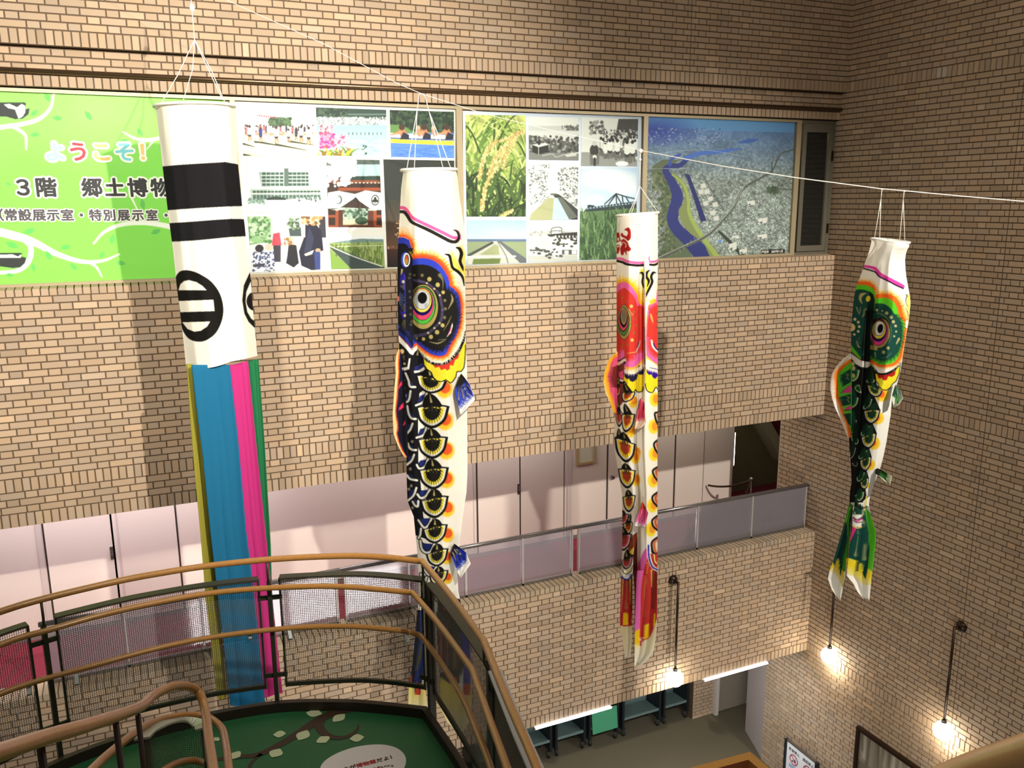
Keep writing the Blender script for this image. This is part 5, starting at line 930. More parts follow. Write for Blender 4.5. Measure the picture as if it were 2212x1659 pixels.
PAPER = pmat('white_film', srgb(236, 240, 232), 0.5)
def speck(a, x0, y0, x1, y1, n, cols, smin, smax, seed, asp=1.0):
    rg = random.Random(seed)
    for i in range(n):
        s_ = rg.uniform(smin, smax); a.ell(rg.uniform(x0, x1), rg.uniform(y0, y1), s_*asp, s_, rg.choice(cols), ang=rg.uniform(-20, 20))
def blades(a, x0, y0, x1, y1, n, cols, L, w, seed, lean=(-1, 1)):
    rg = random.Random(seed)
    for i in range(n):
        x, y = rg.uniform(x0, x1), rg.uniform(y0, y1); l = rg.uniform(0.5, 1)*L; k = rg.uniform(*lean); a.stroke([(x, y), (x+k*l*0.4, y-l*0.6), (x+k*l, y-l*0.85)], [w, w*0.8, 1], rg.choice(cols))
def person(a, x, y, h, top, bot, skin=(196, 150, 120)):
    a.stroke([(x-h*0.06, y), (x-h*0.03, y-h*0.42)], h*0.11, skin); a.stroke([(x+h*0.10, y-h*0.04), (x+h*0.03, y-h*0.42)], h*0.11, skin); a.stroke([(x, y-h*0.36), (x, y-h*0.5)], h*0.22, bot); a.stroke([(x, y-h*0.5), (x, y-h*0.78)], h*0.26, top); a.ell(x, y-h*0.91, h*0.075, h*0.09, (60, 48, 42))
# ---- left board: greeting
wb = empty('welcome_board', (-0.9, BY, E(-0.76)), 'bright green welcome board with white branches and big lettering behind the banded streamer', 'sign')
a = Art(-330, 170, 520, 640, (132, 222, 84)); GLF = (92, 190, 88)
a.frame(0, 180, 2.163)
for c_ in ((-300, 120, 260, 200), (400, 120, 260, 160)): a.ell(*c_, (150, 228, 112), soft=0.9)
a.stroke([(-200, 250), (-60, 205), (60, 185), (140, 160), (190, 110), (205, 45)], [24, 22, 20, 18, 14, 10], (244, 252, 236)); a.stroke([(20, 195), (75, 235), (80, 300)], [16, 14, 8], (240, 250, 230)); a.stroke([(240, 38), (300, 48)], [4, 6], (236, 250, 226))
a.stroke([(530, 220), (590, 250), (660, 258), (760, 240)], [6, 12, 15, 16], (240, 250, 232)); a.stroke([(680, 262), (650, 300)], [12, 6], (240, 250, 232))
a.stroke([(575, 530), (600, 580)], [10, 6], (236, 248, 228)); a.stroke([(390, 745), (440, 690), (520, 655), (620, 645), (720, 655), (830, 680)], [8, 14, 20, 22, 24, 26], (240, 250, 236))
a.stroke([(-300, 690), (-100, 680), (20, 705), (110, 735), (220, 795), (330, 830), (430, 828), (515, 795)], [34, 38, 40, 34, 26, 20, 14, 6], (244, 252, 238)); a.stroke([(60, 715), (100, 760), (90, 830), (40, 875), (-60, 885)], [26, 24, 24, 20, 16], (244, 252, 238)); a.stroke([(370, 832), (405, 860), (430, 905)], [16, 12, 6], (244, 252, 238))
for (x, y, l, an) in ((175, 60, 24, 60), (115, 135, 22, -40), (365, 145, 26, 55), (220, 157, 24, 5), (118, 233, 22, -5), (615, 222, 22, 50), (538, 262, 20, 0), (628, 556, 26, 80), (480, 722, 26, 100), (692, 688, 26, -20), (92, 685, 28, -20), (180, 800, 26, 60), (258, 762, 24, -15), (430, 800, 20, -50), (520, 838, 24, 10), (296, 855, 22, 45), (112, 858, 20, 80), (15, 750, 30, 25), (5, 895, 20, 10), (0, 462, 14, 20)):
    c, s_ = math.cos(math.radians(an)), math.sin(math.radians(an)); a.poly(bez([(x-l*c, y-l*s_), (x+l*0.45*s_, y-l*0.45*c), (x+l*c, y+l*s_), (x-l*0.45*s_, y+l*0.45*c), (x-l*c, y-l*s_)], 4), GLF); a.stroke([(x-l*0.7*c, y-l*0.7*s_), (x+l*0.7*c, y+l*0.7*s_)], 1.6, (116, 206, 104))
DKB = (46, 52, 50)
a.poly([(-90, 86), (70, 85), (80, 90), (72, 118), (96, 112), (90, 140), (64, 160), (30, 162), (-10, 150), (-90, 150)], DKB); a.poly([(-20, 95), (5, 92), (40, 108), (60, 92), (74, 100), (76, 130), (64, 150), (46, 160), (30, 118), (0, 112)], (242, 250, 244))
a.poly([(-120, 790), (48, 788), (62, 790), (56, 806), (80, 812), (74, 838), (54, 858), (20, 862), (-60, 850)], DKB); a.poly([(-60, 798), (20, 796), (44, 806), (58, 794), (56, 812), (-60, 812)], (242, 250, 244))
board_grid('board_panel', a, 0, 0, 0, 0, [(-180, 187), (487, 218.5), (491, 598), (-180, 625)], 1.35, PRINT, wb)
def lettering(name, txt, org, ex, ez, size, m, parent, offset=0.0, bold=0.0, out=0.003, align='LEFT', lift=None):
    """lettering lying in the plane spanned by ex (reading direction) and ez (up)"""
    cu = bpy.data.curves.new(name, 'FONT'); cu.body = txt; cu.size = size;  cu.align_x = align; cu.resolution_u = 3; cu.fill_mode = 'BOTH'; cu.extrude = 0.0004
    o = bpy.data.objects.new(name, cu); ex = Vector(ex).normalized(); ez = Vector(ez).normalized(); n = ex.cross(ez)
    COL.objects.link(o); bpy.context.view_layer.update()
    me = bpy.data.meshes.new_from_object(o.evaluated_get(bpy.context.evaluated_depsgraph_get())); bpy.data.objects.remove(o)
    base = root_loc(parent); M = Matrix((ex, ez, n)).transposed(); org = Vector(org)+n*out
    me.transform(M.to_4x4()); me.transform(Matrix.Translation(org-base)); rad = offset+bold
    if rad > 0:                                         # heavier strokes: the outline spread in a ring
        bm = bmesh.new(); k = 10 if rad > 0.008 else 6; tmp = me.copy()
        for i in range(k+1):
            c_ = tmp.copy()
            if i < k: t_ = 2*math.pi*i/k; c_.transform(Matrix.Translation((ex*math.cos(t_)+ez*math.sin(t_))*rad+n*0.00002*i))
            bm.from_mesh(c_); bpy.data.meshes.remove(c_)
        bm.to_mesh(me); bm.free(); bpy.data.meshes.remove(tmp)
    me.materials.clear(); me.materials.append(m); me.name = name; q = bpy.data.objects.new(name, me); COL.objects.link(q); q.parent = parent; return q
XA, ZA = (1, 0, 0), (0, 0, 1)
INK = lambda n_, c: pmat('ink_'+n_, srgb(*c), 0.6)
OUTW = INK('white_outline', (244, 250, 240))
def sign_line(txts, px0, py, pitch, m_each, bold, outl, sc=1.0):
    p = on_y(px0, py, BY-0.001); q = on_y(px0+pitch, py+0.01, BY-0.001); em = abs(q.x-p.x)
    for i, ch in enumerate(txts):
        if ch == '　': continue
        pp = on_y(px0+pitch*i, py, BY-0.001); sz = em*sc
        if outl > 0: lettering('letter_outline', ch, pp, XA, ZA, sz, OUTW, wb, outl, 0, 0.0015)
        lettering('letter', ch, pp, XA, ZA, sz, m_each[i % len(m_each)], wb, bold, 0, 0.0035)
sign_line('ようこそ！', 96, 344, 50.5, [INK('pale_blue', (160, 216, 236)), INK('red', (212, 52, 66)), INK('amber', (240, 206, 120)), INK('cyan', (120, 214, 222)), INK('amber', (240, 206, 120))], 0.006, 0.026, 0.98)
sign_line('３階　郷土博物館', 27.5, 421, 49.8, [INK('black', (34, 36, 38))], 0.007, 0.024, 0.98)
sign_line('（常設展示室・特別展示室・', -21, 474.5, 30.6, [INK('grey', (74, 70, 76))], 0.0045, 0.015, 1.0)

# ---- photo boards
def photo(name, label, art, q, parent):
    o = board_grid('photograph', art, 0, 0, 0, 0, q, 0.9, PRINT, parent, y=BY-0.004); o['label'] = label; return o
def qpx(ox, oy, s_, pts): return [(ox+x/s_, oy+y/s_) for x, y in pts]
pb = empty('photo_board', (2.4, BY, E(-0.76)), 'white photo board of nine colour pictures between the banded streamer and black carp', 'photo board', 'photo boards in the windows')
board_grid('board_panel', Art(480, 190, 1010, 620, (238, 243, 232)), 0, 0, 0, 0, [(505, 219), (984, 237), (984, 578.5), (505, 598)], 20, PAPER, pb)
F2 = (500, 180, 3.606)
def newart(q, bg, fr):
    q = np.array(q); A = Art(q[:, 0].min()-3, q[:, 1].min()-3, q[:, 0].max()+3, q[:, 1].max()+3, bg); A.frame(*fr); return A
def noise_over(A, cell, seed, amt, octv=3):
    n = vnoise(A.H, A.W, cell*A.SS, seed, octv)[..., None]-0.5; A.a[:] = np.clip(A.a*(1+amt*2*n), 0, 1)
q = qpx(*F2, [(75, 205), (637, 215), (645, 568), (92, 567)]); a = newart(q, (246, 248, 244), F2)
a.grad([(60, 410), (660, 400), (660, 580), (60, 580)], (222, 222, 190), (240, 244, 200)); a.ell(370, 300, 92, 38, (70, 96, 70)); speck(a, 285, 268, 460, 330, 60, [(58, 84, 62), (92, 120, 84)], 5, 14, 1)
for (x0, y0, x1, y1) in ((90, 470, 180, 495), (180, 455, 300, 470), (230, 460, 420, 495), (340, 475, 585, 522), (440, 450, 640, 480), (95, 555, 150, 562)): a.stroke([(x0, y0), (x1, y1)], [16, 4], (60, 66, 58))
rg = random.Random(4)
for i in range(46): person(a, rg.uniform(85, 640), rg.uniform(392, 410), rg.uniform(60, 82), rg.choice([(236, 240, 244), (210, 222, 232), (190, 110, 110), (70, 70, 84)]), rg.choice([(60, 62, 80), (230, 230, 230)]))
for x, y, h, c in ((140, 445, 120, (200, 222, 236)), (224, 448, 108, (44, 58, 128)), (345, 462, 128, (232, 238, 244)), (440, 455, 105, (226, 200, 204)), (540, 455, 128, (240, 242, 244)), (600, 470, 134, (236, 238, 240)), (500, 440, 100, (60, 60, 72))): person(a, x, y, h, c, (50, 52, 66))
for i in range(9): a.rect(195+i*17, 242+i*2, 205+i*17, 256+i*2, (196, 70, 80))
a.stroke([(100, 200), (102, 330)], 5, (150, 150, 150)); photo('p', 'runners in white shirts', a, q, pb)
q = qpx(*F2, [(657, 187), (1205, 207), (1215, 568), (675, 562)]); a = newart(q, (188, 226, 222), F2)
a.poly([(650, 180), (1210, 200), (1212, 285), (1000, 270), (655, 262)], (52, 74, 66)); speck(a, 655, 190, 900, 255, 80, [(40, 60, 52), (74, 96, 78)], 5, 14, 2); a.rect(900, 235, 1208, 248, (96, 120, 112)); speck(a, 660, 262, 1210, 325, 900, [(232, 238, 234), (120, 132, 128), (200, 214, 210)], 2, 6, 3); a.grad([(655, 328), (1215, 322), (1215, 570), (670, 570)], (150, 196, 196), (196, 236, 232))
for i in range(60): rg = random.Random(i); x = rg.uniform(900, 1190); y = rg.uniform(400, 560); a.stroke([(x, y), (x+rg.uniform(30, 80), y+3)], 3, (140, 186, 190))
for i in range(9): a.rect(905+i*32, 380, 911+i*32, 402, (60, 80, 84))
speck(a, 690, 380, 800, 500, 130, [(226, 72, 120), (240, 150, 180), (206, 60, 160)], 5, 16, 5); speck(a, 690, 330, 780, 400, 40, [(232, 90, 120), (240, 190, 200)], 4, 12, 6); speck(a, 800, 400, 880, 480, 50, [(240, 230, 232), (214, 90, 140)], 4, 12, 7); blades(a, 690, 560, 930, 590, 46, [(90, 130, 50), (180, 200, 70), (150, 110, 50)], 90, 14, 8); speck(a, 1010, 480, 1050, 550, 10, [(70, 84, 84)], 4, 10, 9); photo('p', 'pink flowers beside a river', a, q, pb)
q = qpx(*F2, [(1232, 207), (1732, 222), (1735, 582), (1243, 573)]); a = newart(q, (52, 72, 56), F2)
speck(a, 1230, 205, 1735, 370, 260, [(40, 58, 46), (62, 86, 60), (34, 48, 40)], 6, 18, 11); a.poly([(1230, 320), (1330, 325), (1400, 370), (1740, 390), (1740, 400), (1230, 390)], (96, 136, 74)); a.grad([(1230, 385), (1740, 385), (1740, 590), (1230, 590)], (84, 128, 214), (92, 140, 224))
for i in range(80): rg = random.Random(i); x = rg.uniform(1240, 1700); y = rg.uniform(490, 580); a.stroke([(x, y), (x+rg.uniform(20, 60), y+2)], 4, (70, 112, 200))
a.poly([(1230, 385), (1735, 405), (1735, 440), (1230, 420)], (220, 230, 240)); a.poly([(1230, 430), (1400, 440), (1740, 448), (1740, 482), (1500, 474), (1235, 462)], (236, 224, 60)); a.stroke([(1230, 425), (1740, 440)], 5, (60, 60, 60))
for x in (1330, 1500, 1680): a.poly([(x-60, 400), (x-20, 350), (x+10, 345), (x+40, 400), (x+50, 430), (x-10, 435), (x-20, 395)], (176, 120, 86)); a.ell(x-5, 340, 22, 24, (70, 52, 44)); a.poly([(x+5, 380), (x+50, 400), (x+50, 435), (x-20, 436)], (40, 44, 60)); a.stroke([(x-10, 380), (x-90, 400)], [20, 12], (196, 140, 104))
for x in (1450, 1570): a.ell(x, 350, 18, 22, (206, 160, 130)); a.stroke([(x, 370), (x+10, 400)], 30, (196, 140, 110))
photo('p', 'rowing crew in a yellow boat', a, q, pb)
q = qpx(*F2, [(120, 610), (715, 605), (735, 1010), (120, 1010)]); a = newart(q, (240, 246, 240), F2); GN = (64, 92, 84)
a.poly([(120, 900), (735, 900), (735, 1010), (120, 1010)], (232, 244, 238)); a.poly([(210, 690), (590, 680), (608, 800), (230, 806)], (150, 172, 164))
for r in range(4): a.rect(230+r*2, 694+r*28, 596, 712+r*28, GN); a.stroke([(212, 690+r*28), (600, 686+r*28)], 5, (206, 220, 212))
for x in range(230, 600, 34): a.rect(x, 688, x+4, 806, (206, 220, 212))
a.rect(405, 660, 440, 800, (90, 110, 104)); a.stroke([(405, 640), (407, 700)], 3, (90, 110, 100)); a.poly([(145, 820), (690, 808), (700, 905), (150, 905)], (170, 190, 180)); a.rect(160, 835, 690, 852, GN); a.rect(165, 868, 690, 902, (80, 108, 100)); a.stroke([(145, 820), (690, 812)], 8, (226, 236, 230)); a.stroke([(145, 858), (690, 852)], 7, (226, 236, 230))
for x in range(160, 690, 28): a.rect(x, 830, x+4, 905, (200, 214, 206))
a.poly([(270, 895), (340, 878), (420, 895), (420, 908), (270, 908)], (46, 60, 56)); speck(a, 125, 900, 250, 935, 40, [(150, 180, 168), (110, 140, 128)], 4, 12, 13); speck(a, 440, 890, 700, 915, 40, [(80, 100, 94), (220, 230, 224)], 4, 10, 14); photo('p', 'faded picture of a building under scaffolding', a, q, pb)
q = qpx(*F2, [(740, 592), (1155, 597), (1173, 1122), (755, 1120)]); a = newart(q, (60, 46, 40), F2)
a.rect(740, 590, 1160, 640, (90, 106, 100)); 
for y in (600, 612, 624): a.stroke([(950, y), (1160, y+3)], 4, (50, 60, 58))
a.rect(960, 632, 1165, 722, (168, 208, 206)); a.poly([(930, 722), (1165, 720), (1165, 755), (900, 755)], (44, 62, 56)); a.rect(760, 752, 1168, 775, (130, 74, 48)); a.rect(760, 778, 1168, 812, (54, 40, 34)); a.rect(830, 810, 1168, 836, (146, 74, 46))
for i in range(8): a.rect(930+i*30, 768, 945+i*30, 778, (226, 220, 206))
a.grad([(750, 990), (860, 965), (1070, 975), (1172, 990), (1172, 1122), (750, 1122)], (190, 216, 200), (196, 186, 150)); a.poly([(750, 850), (830, 835), (960, 860), (1040, 832), (1165, 850), (1168, 990), (1080, 975), (1000, 920), (960, 890), (900, 930), (840, 970), (750, 975)], (214, 236, 232)); a.poly([(935, 912), (965, 882), (990, 912)], (40, 44, 44)); a.rect(957, 908, 972, 930, (40, 44, 44))
a.ell(1118, 908, 32, 42, (40, 46, 46)); a.ell(1118, 908, 25, 34, (224, 240, 236)); 
for dx, dy in ((0, -14), (-12, 6), (12, 6)): a.ell(1118+dx, 908+dy, 11, 12, (40, 46, 46))
a.stroke([(1118, 908), (1118, 936)], 5, (40, 46, 46)); a.ell(835, 905, 26, 34, (90, 100, 100)); a.ell(830, 905, 18, 26, (214, 232, 228))
speck(a, 870, 980, 1060, 1060, 90, [(60, 84, 66), (150, 176, 160), (90, 116, 96)], 5, 16, 16); a.ell(1010, 1070, 50, 30, (52, 76, 54)); a.rect(1060, 990, 1110, 1122, (86, 50, 38)); a.rect(832, 985, 866, 1122, (78, 46, 36)); a.rect(750, 990, 832, 1122, (150, 76, 46)); a.rect(1104, 990, 1175, 1122, (150, 76, 46)); a.rect(755, 985, 808, 1025, (50, 38, 34)); a.rect(758, 1045, 806, 1105, (50, 38, 34)); a.rect(1130, 985, 1175, 1025, (50, 38, 34)); a.rect(1130, 1045, 1175, 1105, (50, 38, 34)); a.rect(830, 1102, 1110, 1122, (90, 54, 42))
speck(a, 742, 592, 960, 720, 170, [(244, 246, 244), (230, 236, 236), (250, 250, 250)], 6, 22, 17); speck(a, 742, 700, 920, 800, 60, [(244, 246, 244), (236, 240, 240)], 6, 18, 18); speck(a, 745, 860, 820, 960, 25, [(244, 246, 244)], 6, 16, 19); photo('p', 'wooden gate with cherry blossom and white curtain', a, q, pb)
q = qpx(*F2, [(1183, 592), (1735, 602), (1742, 1425), (1215, 1432)]); a = newart(q, (46, 52, 48), F2); a.grad([(1180, 900), (1745, 900), (1745, 1290), (1200, 1290)], (52, 54, 48), (96, 70, 52)); a.grad([(1180, 1290), (1745, 1280), (1745, 1440), (1200, 1440)], (70, 44, 36), (30, 28, 28)); speck(a, 1200, 1268, 1740, 1286, 60, [(240, 200, 180), (226, 120, 90)], 2, 5, 20); speck(a, 1270, 1050, 1330, 1200, 26, [(236, 210, 170), (226, 150, 100)], 2, 6, 21); photo('p', 'dark night picture with lights on the water', a, q, pb)
q = qpx(*F2, [(125, 1038), (730, 1035), (747, 1450), (160, 1475)]); a = newart(q, (226, 232, 230), F2)
a.poly([(120, 1030), (300, 1030), (300, 1230), (130, 1260)], (120, 170, 112)); speck(a, 125, 1040, 300, 1240, 140, [(90, 140, 84), (150, 196, 140), (196, 220, 190)], 6, 20, 22); a.rect(300, 1030, 540, 1180, (196, 214, 206)); a.poly([(440, 1130), (540, 1120), (545, 1190), (450, 1190)], (70, 84, 84)); speck(a, 430, 1050, 520, 1130, 30, [(120, 150, 110), (70, 90, 70)], 5, 14, 23); a.poly([(670, 1036), (735, 1036), (740, 1200), (690, 1200)], (60, 60, 70))
a.poly([(570, 1100), (650, 1090), (700, 1150), (715, 1300), (690, 1310), (690, 1450), (620, 1455), (540, 1420), (520, 1310), (560, 1200)], (36, 38, 56)); a.poly([(600, 1110), (640, 1200), (620, 1300), (560, 1320)], (54, 58, 84)); speck(a, 540, 1036, 700, 1100, 60, [(196, 150, 96), (226, 196, 150), (120, 90, 66)], 6, 16, 24); a.poly([(535, 1100), (570, 1090), (570, 1200), (540, 1190)], (232, 232, 226)); a.poly([(560, 1330), (640, 1296), (625, 1330), (575, 1345)], (236, 230, 214)); a.ell(672, 1300, 22, 16, (206, 160, 130)); a.poly([(640, 1310), (690, 1310), (692, 1450), (650, 1450)], (58, 72, 130))
a.poly([(440, 1250), (500, 1260), (520, 1400), (480, 1435), (420, 1400), (430, 1340)], (38, 38, 46)); speck(a, 405, 1200, 480, 1260, 30, [(150, 110, 70), (206, 176, 130)], 5, 12, 25); a.poly([(320, 1170), (370, 1160), (385, 1260), (350, 1270), (310, 1260)], (226, 70, 84)); a.poly([(320, 1260), (380, 1260), (380, 1390), (330, 1390)], (56, 56, 66)); a.poly([(315, 1040), (350, 1040), (360, 1160), (318, 1170)], (230, 226, 206)); a.poly([(180, 1320), (260, 1290), (320, 1340), (340, 1440), (170, 1470)], (228, 234, 244)); speck(a, 165, 1310, 330, 1465, 90, [(64, 76, 120), (90, 100, 140)], 4, 9, 26); a.ell(215, 1285, 32, 30, (50, 46, 50)); a.ell(290, 1275, 30, 28, (226, 204, 180)); a.poly([(165, 1410), (260, 1400), (255, 1425), (170, 1432)], (70, 72, 84)); photo('p', 'festival procession in dark robes', a, q, pb)
q = qpx(*F2, [(760, 1185), (1183, 1185), (1195, 1440), (778, 1447)]); a = newart(q, (232, 240, 240), F2); a.poly([(760, 1245), (860, 1228), (1000, 1210), (1185, 1215), (1185, 1240), (760, 1250)], (110, 140, 140)); a.poly([(760, 1245), (1190, 1235), (1200, 1450), (760, 1450)], (140, 164, 96)); a.poly([(765, 1255), (900, 1255), (1180, 1315), (1170, 1425), (1060, 1390), (850, 1310)], (96, 122, 64)); blades(a, 800, 1270, 1170, 1420, 170, [(74, 100, 50), (130, 150, 84), (160, 176, 110)], 70, 8, 27, (-0.3, 0.3)); a.poly([(765, 1275), (800, 1275), (1190, 1432), (1190, 1445), (930, 1445)], (62, 78, 76)); a.stroke([(765, 1268), (960, 1352), (1170, 1425)], 9, (206, 212, 200)); a.poly([(762, 1300), (930, 1445), (770, 1450)], (126, 164, 76)); a.stroke([(820, 1270), (1180, 1262)], 6, (190, 206, 160)); photo('p', 'green field with a ditch', a, q, pb)

F3_ = (980, 180, 3.77)
pb = empty('photo_board', (5.0, BY, E(-0.76)), 'pale blue photo board with a tall rice ear picture beside old monochrome views', 'photo board', 'photo boards in the windows')
board_grid('board_panel', Art(990, 220, 1400, 600, (206, 224, 238)), 0, 0, 0, 0, [(1000, 240), (1386, 252), (1384, 564), (1000, 579)], 20, pmat('pale_blue_film', srgb(204, 220, 236), 0.5), pb)
q = qpx(*F3_, [(95, 255), (588, 262), (588, 1085), (105, 1085)]); a = newart(q, (150, 170, 92), F3_); a.grad([(90, 250), (595, 250), (595, 1090), (90, 1090)], (186, 200, 116), (50, 66, 40)); noise_over(a, 16, 31, 0.35)
blades(a, 60, 400, 640, 1200, 220, [(96, 130, 62), (150, 176, 88), (60, 84, 44), (190, 204, 130)], 330, 16, 32, (-1.2, 1.2)); blades(a, 60, 800, 640, 1250, 120, [(40, 58, 32), (70, 96, 48)], 280, 22, 33, (-1.0, 1.0))
for pth in ([(575, 395), (500, 410), (440, 470), (400, 560), (330, 700), (260, 830), (235, 960), (228, 1040)], [(560, 395), (460, 440), (330, 480), (260, 560), (220, 680), (205, 770)], [(520, 410), (470, 500), (420, 600), (400, 690)], [(470, 450), (380, 540), (320, 640), (280, 740)], [(470, 1035), (420, 1060), (390, 1085)]):
    a.stroke(pth, [6, 12, 20, 12], (176, 160, 96)); qq = bez(pth, 10); rg = random.Random(len(pth))
    for p_ in qq: 
        for k in range(3): a.ell(p_[0]+rg.uniform(-16, 16), p_[1]+rg.uniform(-10, 10), 6, 11, rg.choice([(226, 214, 150), (200, 182, 116), (170, 150, 90)]), ang=rg.uniform(-40, 40))
photo('p', 'ripe rice ear', a, q, pb)
q = qpx(*F3_, [(110, 1115), (590, 1115), (592, 1460), (113, 1478)]); a = newart(q, (150, 186, 226), F3_); a.grad([(100, 1110), (600, 1110), (600, 1280), (100, 1280)], (150, 180, 226), (190, 210, 230)); a.rect(100, 1268, 600, 1290, (92, 112, 140)); a.rect(100, 1288, 600, 1490, (136, 152, 116)); a.poly([(100, 1400), (320, 1285), (360, 1285), (600, 1460), (600, 1490), (100, 1490)], (186, 190, 180)); a.poly([(110, 1395), (310, 1288), (325, 1300), (120, 1415)], (64, 72, 70)); a.poly([(355, 1285), (380, 1285), (595, 1430), (595, 1470), (540, 1465)], (92, 100, 104)); a.poly([(210, 1395), (330, 1310), (360, 1320), (370, 1395)], (150, 160, 120)); a.poly([(160, 1430), (380, 1425), (370, 1470), (150, 1475)], (96, 116, 62)); a.stroke([(110, 1412), (500, 1408)], 14, (210, 212, 208)); a.stroke([(355, 1290), (420, 1400), (440, 1470)], 10, (120, 124, 122)); photo('p', 'two long viaducts crossing fields', a, q, pb)
def mono(a, amt=0.9):
    g = a.a.mean(2, keepdims=True); a.a[:] = a.a*(1-amt)+g*np.array([0.98, 1.02, 0.99])*amt
q = qpx(*F3_, [(610, 270), (1020, 280), (1017, 628), (612, 622)]); a = newart(q, (214, 228, 220), F3_); a.rect(605, 345, 1025, 390, (190, 204, 196)); speck(a, 880, 345, 1015, 385, 40, [(90, 100, 98), (120, 130, 126)], 4, 12, 41); a.rect(605, 385, 1025, 480, (206, 216, 206)); a.poly([(612, 420), (1020, 490), (1020, 560), (880, 570), (612, 560)], (84, 92, 86)); speck(a, 615, 430, 1015, 560, 180, [(60, 66, 62), (150, 158, 150), (100, 108, 100)], 4, 14, 42); a.poly([(612, 560), (1020, 570), (1020, 630), (612, 630)], (120, 128, 122)); a.poly([(640, 500), (745, 488), (770, 505), (770, 560), (690, 580), (640, 560)], (46, 50, 48)); a.poly([(635, 498), (745, 485), (770, 500), (690, 520)], (214, 222, 216)); a.stroke([(690, 520), (690, 580)], 7, (200, 206, 200)); a.ell(694, 480, 14, 22, (50, 54, 52)); a.stroke([(720, 590), (800, 575), (830, 600), (900, 580)], 5, (200, 206, 200)); a.poly([(900, 580), (1000, 560), (1000, 590), (920, 600)], (206, 204, 180)); mono(a); photo('p', 'old monochrome view of a riverside yard', a, q, pb)
q = qpx(*F3_, [(612, 645), (1015, 640), (1010, 1110), (612, 1115)]); a = newart(q, (232, 238, 234), F3_); a.ell(800, 740, 140, 140, (250, 252, 250), soft=0.5); speck(a, 612, 660, 780, 1000, 420, [(206, 214, 210), (150, 160, 156), (232, 236, 234), (110, 118, 114)], 3, 9, 43); speck(a, 850, 680, 1015, 1000, 420, [(170, 180, 176), (120, 130, 126), (206, 214, 210), (90, 98, 94)], 3, 9, 44); a.poly([(800, 900), (850, 900), (1015, 1030), (1015, 1115), (960, 1115)], (56, 62, 58)); a.poly([(770, 930), (820, 930), (800, 1115), (615, 1115), (630, 1060)], (166, 172, 130)); a.poly([(815, 930), (850, 930), (950, 1115), (800, 1115)], (176, 206, 216)); a.poly([(840, 925), (880, 930), (1010, 1090), (940, 1110)], (96, 104, 96)); a.rect(785, 895, 840, 910, (90, 96, 92)); photo('p', 'canal lined with cherry trees', a, q, pb)
q = qpx(*F3_, [(612, 1130), (1008, 1125), (1005, 1445), (612, 1455)]); a = newart(q, (206, 218, 210), F3_); speck(a, 615, 1205, 1005, 1240, 90, [(150, 160, 154), (180, 188, 182)], 4, 12, 45); a.poly([(760, 1230), (1010, 1210), (1010, 1290), (770, 1245)], (50, 54, 52)); a.stroke([(790, 1225), (800, 1180), (870, 1175), (880, 1220)], 6, (70, 76, 74)); a.stroke([(800, 1200), (875, 1200)], 5, (90, 96, 92))
for k in range(7): a.poly([(815+k*30, 1245), (835+k*28, 1235), (835+k*28, 1258+k*3)], (200, 210, 204))
a.rect(605, 1250, 780, 1460, (196, 204, 196)); speck(a, 770, 1260, 1000, 1340, 26, [(60, 66, 62), (226, 230, 226)], 6, 14, 46, 1.6); a.rect(612, 1370, 775, 1400, (232, 236, 230)); a.rect(620, 1350, 770, 1366, (90, 96, 92)); a.rect(880, 1355, 1005, 1395, (80, 86, 82)); a.rect(900, 1360, 935, 1392, (226, 230, 226)); a.rect(960, 1356, 1000, 1390, (220, 226, 222)); a.rect(605, 1400, 1010, 1450, (176, 184, 176)); speck(a, 612, 1330, 880, 1420, 40, [(70, 76, 72), (220, 226, 220)], 5, 12, 47, 1.5); mono(a); photo('p', 'old monochrome bridge with parked cars', a, q, pb)
q = qpx(*F3_, [(1040, 275), (1503, 290), (1495, 675), (1037, 672)]); a = newart(q, (216, 228, 216), F3_); a.poly([(1340, 290), (1505, 290), (1500, 450), (1360, 440), (1320, 400)], (66, 72, 68)); speck(a, 1110, 310, 1220, 410, 60, [(90, 98, 94), (150, 160, 152)], 5, 16, 48); speck(a, 1220, 380, 1500, 460, 120, [(60, 66, 62), (150, 158, 152), (206, 214, 208)], 5, 14, 49); a.poly([(1040, 560), (1200, 560), (1495, 620), (1495, 680), (1035, 680)], (150, 158, 146)); rg = random.Random(5)
for i in range(40): person(a, rg.uniform(1190, 1490), rg.uniform(560, 610), rg.uniform(110, 150), rg.choice([(232, 236, 232), (206, 212, 206), (90, 96, 92)]), rg.choice([(70, 76, 72), (226, 230, 226)]), (110, 104, 96))
for x, y, h in ((1410, 650, 190), (1330, 620, 170), (1455, 640, 180), (1270, 610, 160)): person(a, x, y, h, (236, 240, 236), (60, 66, 62), (120, 110, 100))
a.ell(1143, 545, 36, 50, (58, 62, 60)); a.ell(1143, 488, 20, 20, (200, 204, 198)); a.poly([(1105, 580), (1185, 580), (1180, 665), (1110, 665)], (110, 116, 112)); a.ell(1145, 600, 16, 18, (226, 230, 226)); a.stroke([(1145, 610), (1145, 672)], 16, (46, 50, 48)); a.ell(1368, 655, 52, 22, (250, 252, 250)); mono(a); photo('p', 'old monochrome road race', a, q, pb)
q = qpx(*F3_, [(1035, 700), (1490, 690), (1488, 1430), (1025, 1440)]); a = newart(q, (170, 204, 236), F3_); a.grad([(1020, 690), (1495, 690), (1495, 1040), (1020, 1040)], (176, 210, 238), (206, 230, 244)); 
for c_ in ((1230, 760, 160, 70), (1350, 800, 120, 60), (1160, 930, 40, 18), (1400, 860, 90, 40)): a.ell(*c_, (240, 248, 250), soft=0.7)
a.poly([(1060, 1035), (1110, 985), (1150, 1000), (1490, 955), (1495, 1015), (1060, 1045)], (46, 60, 66)); 
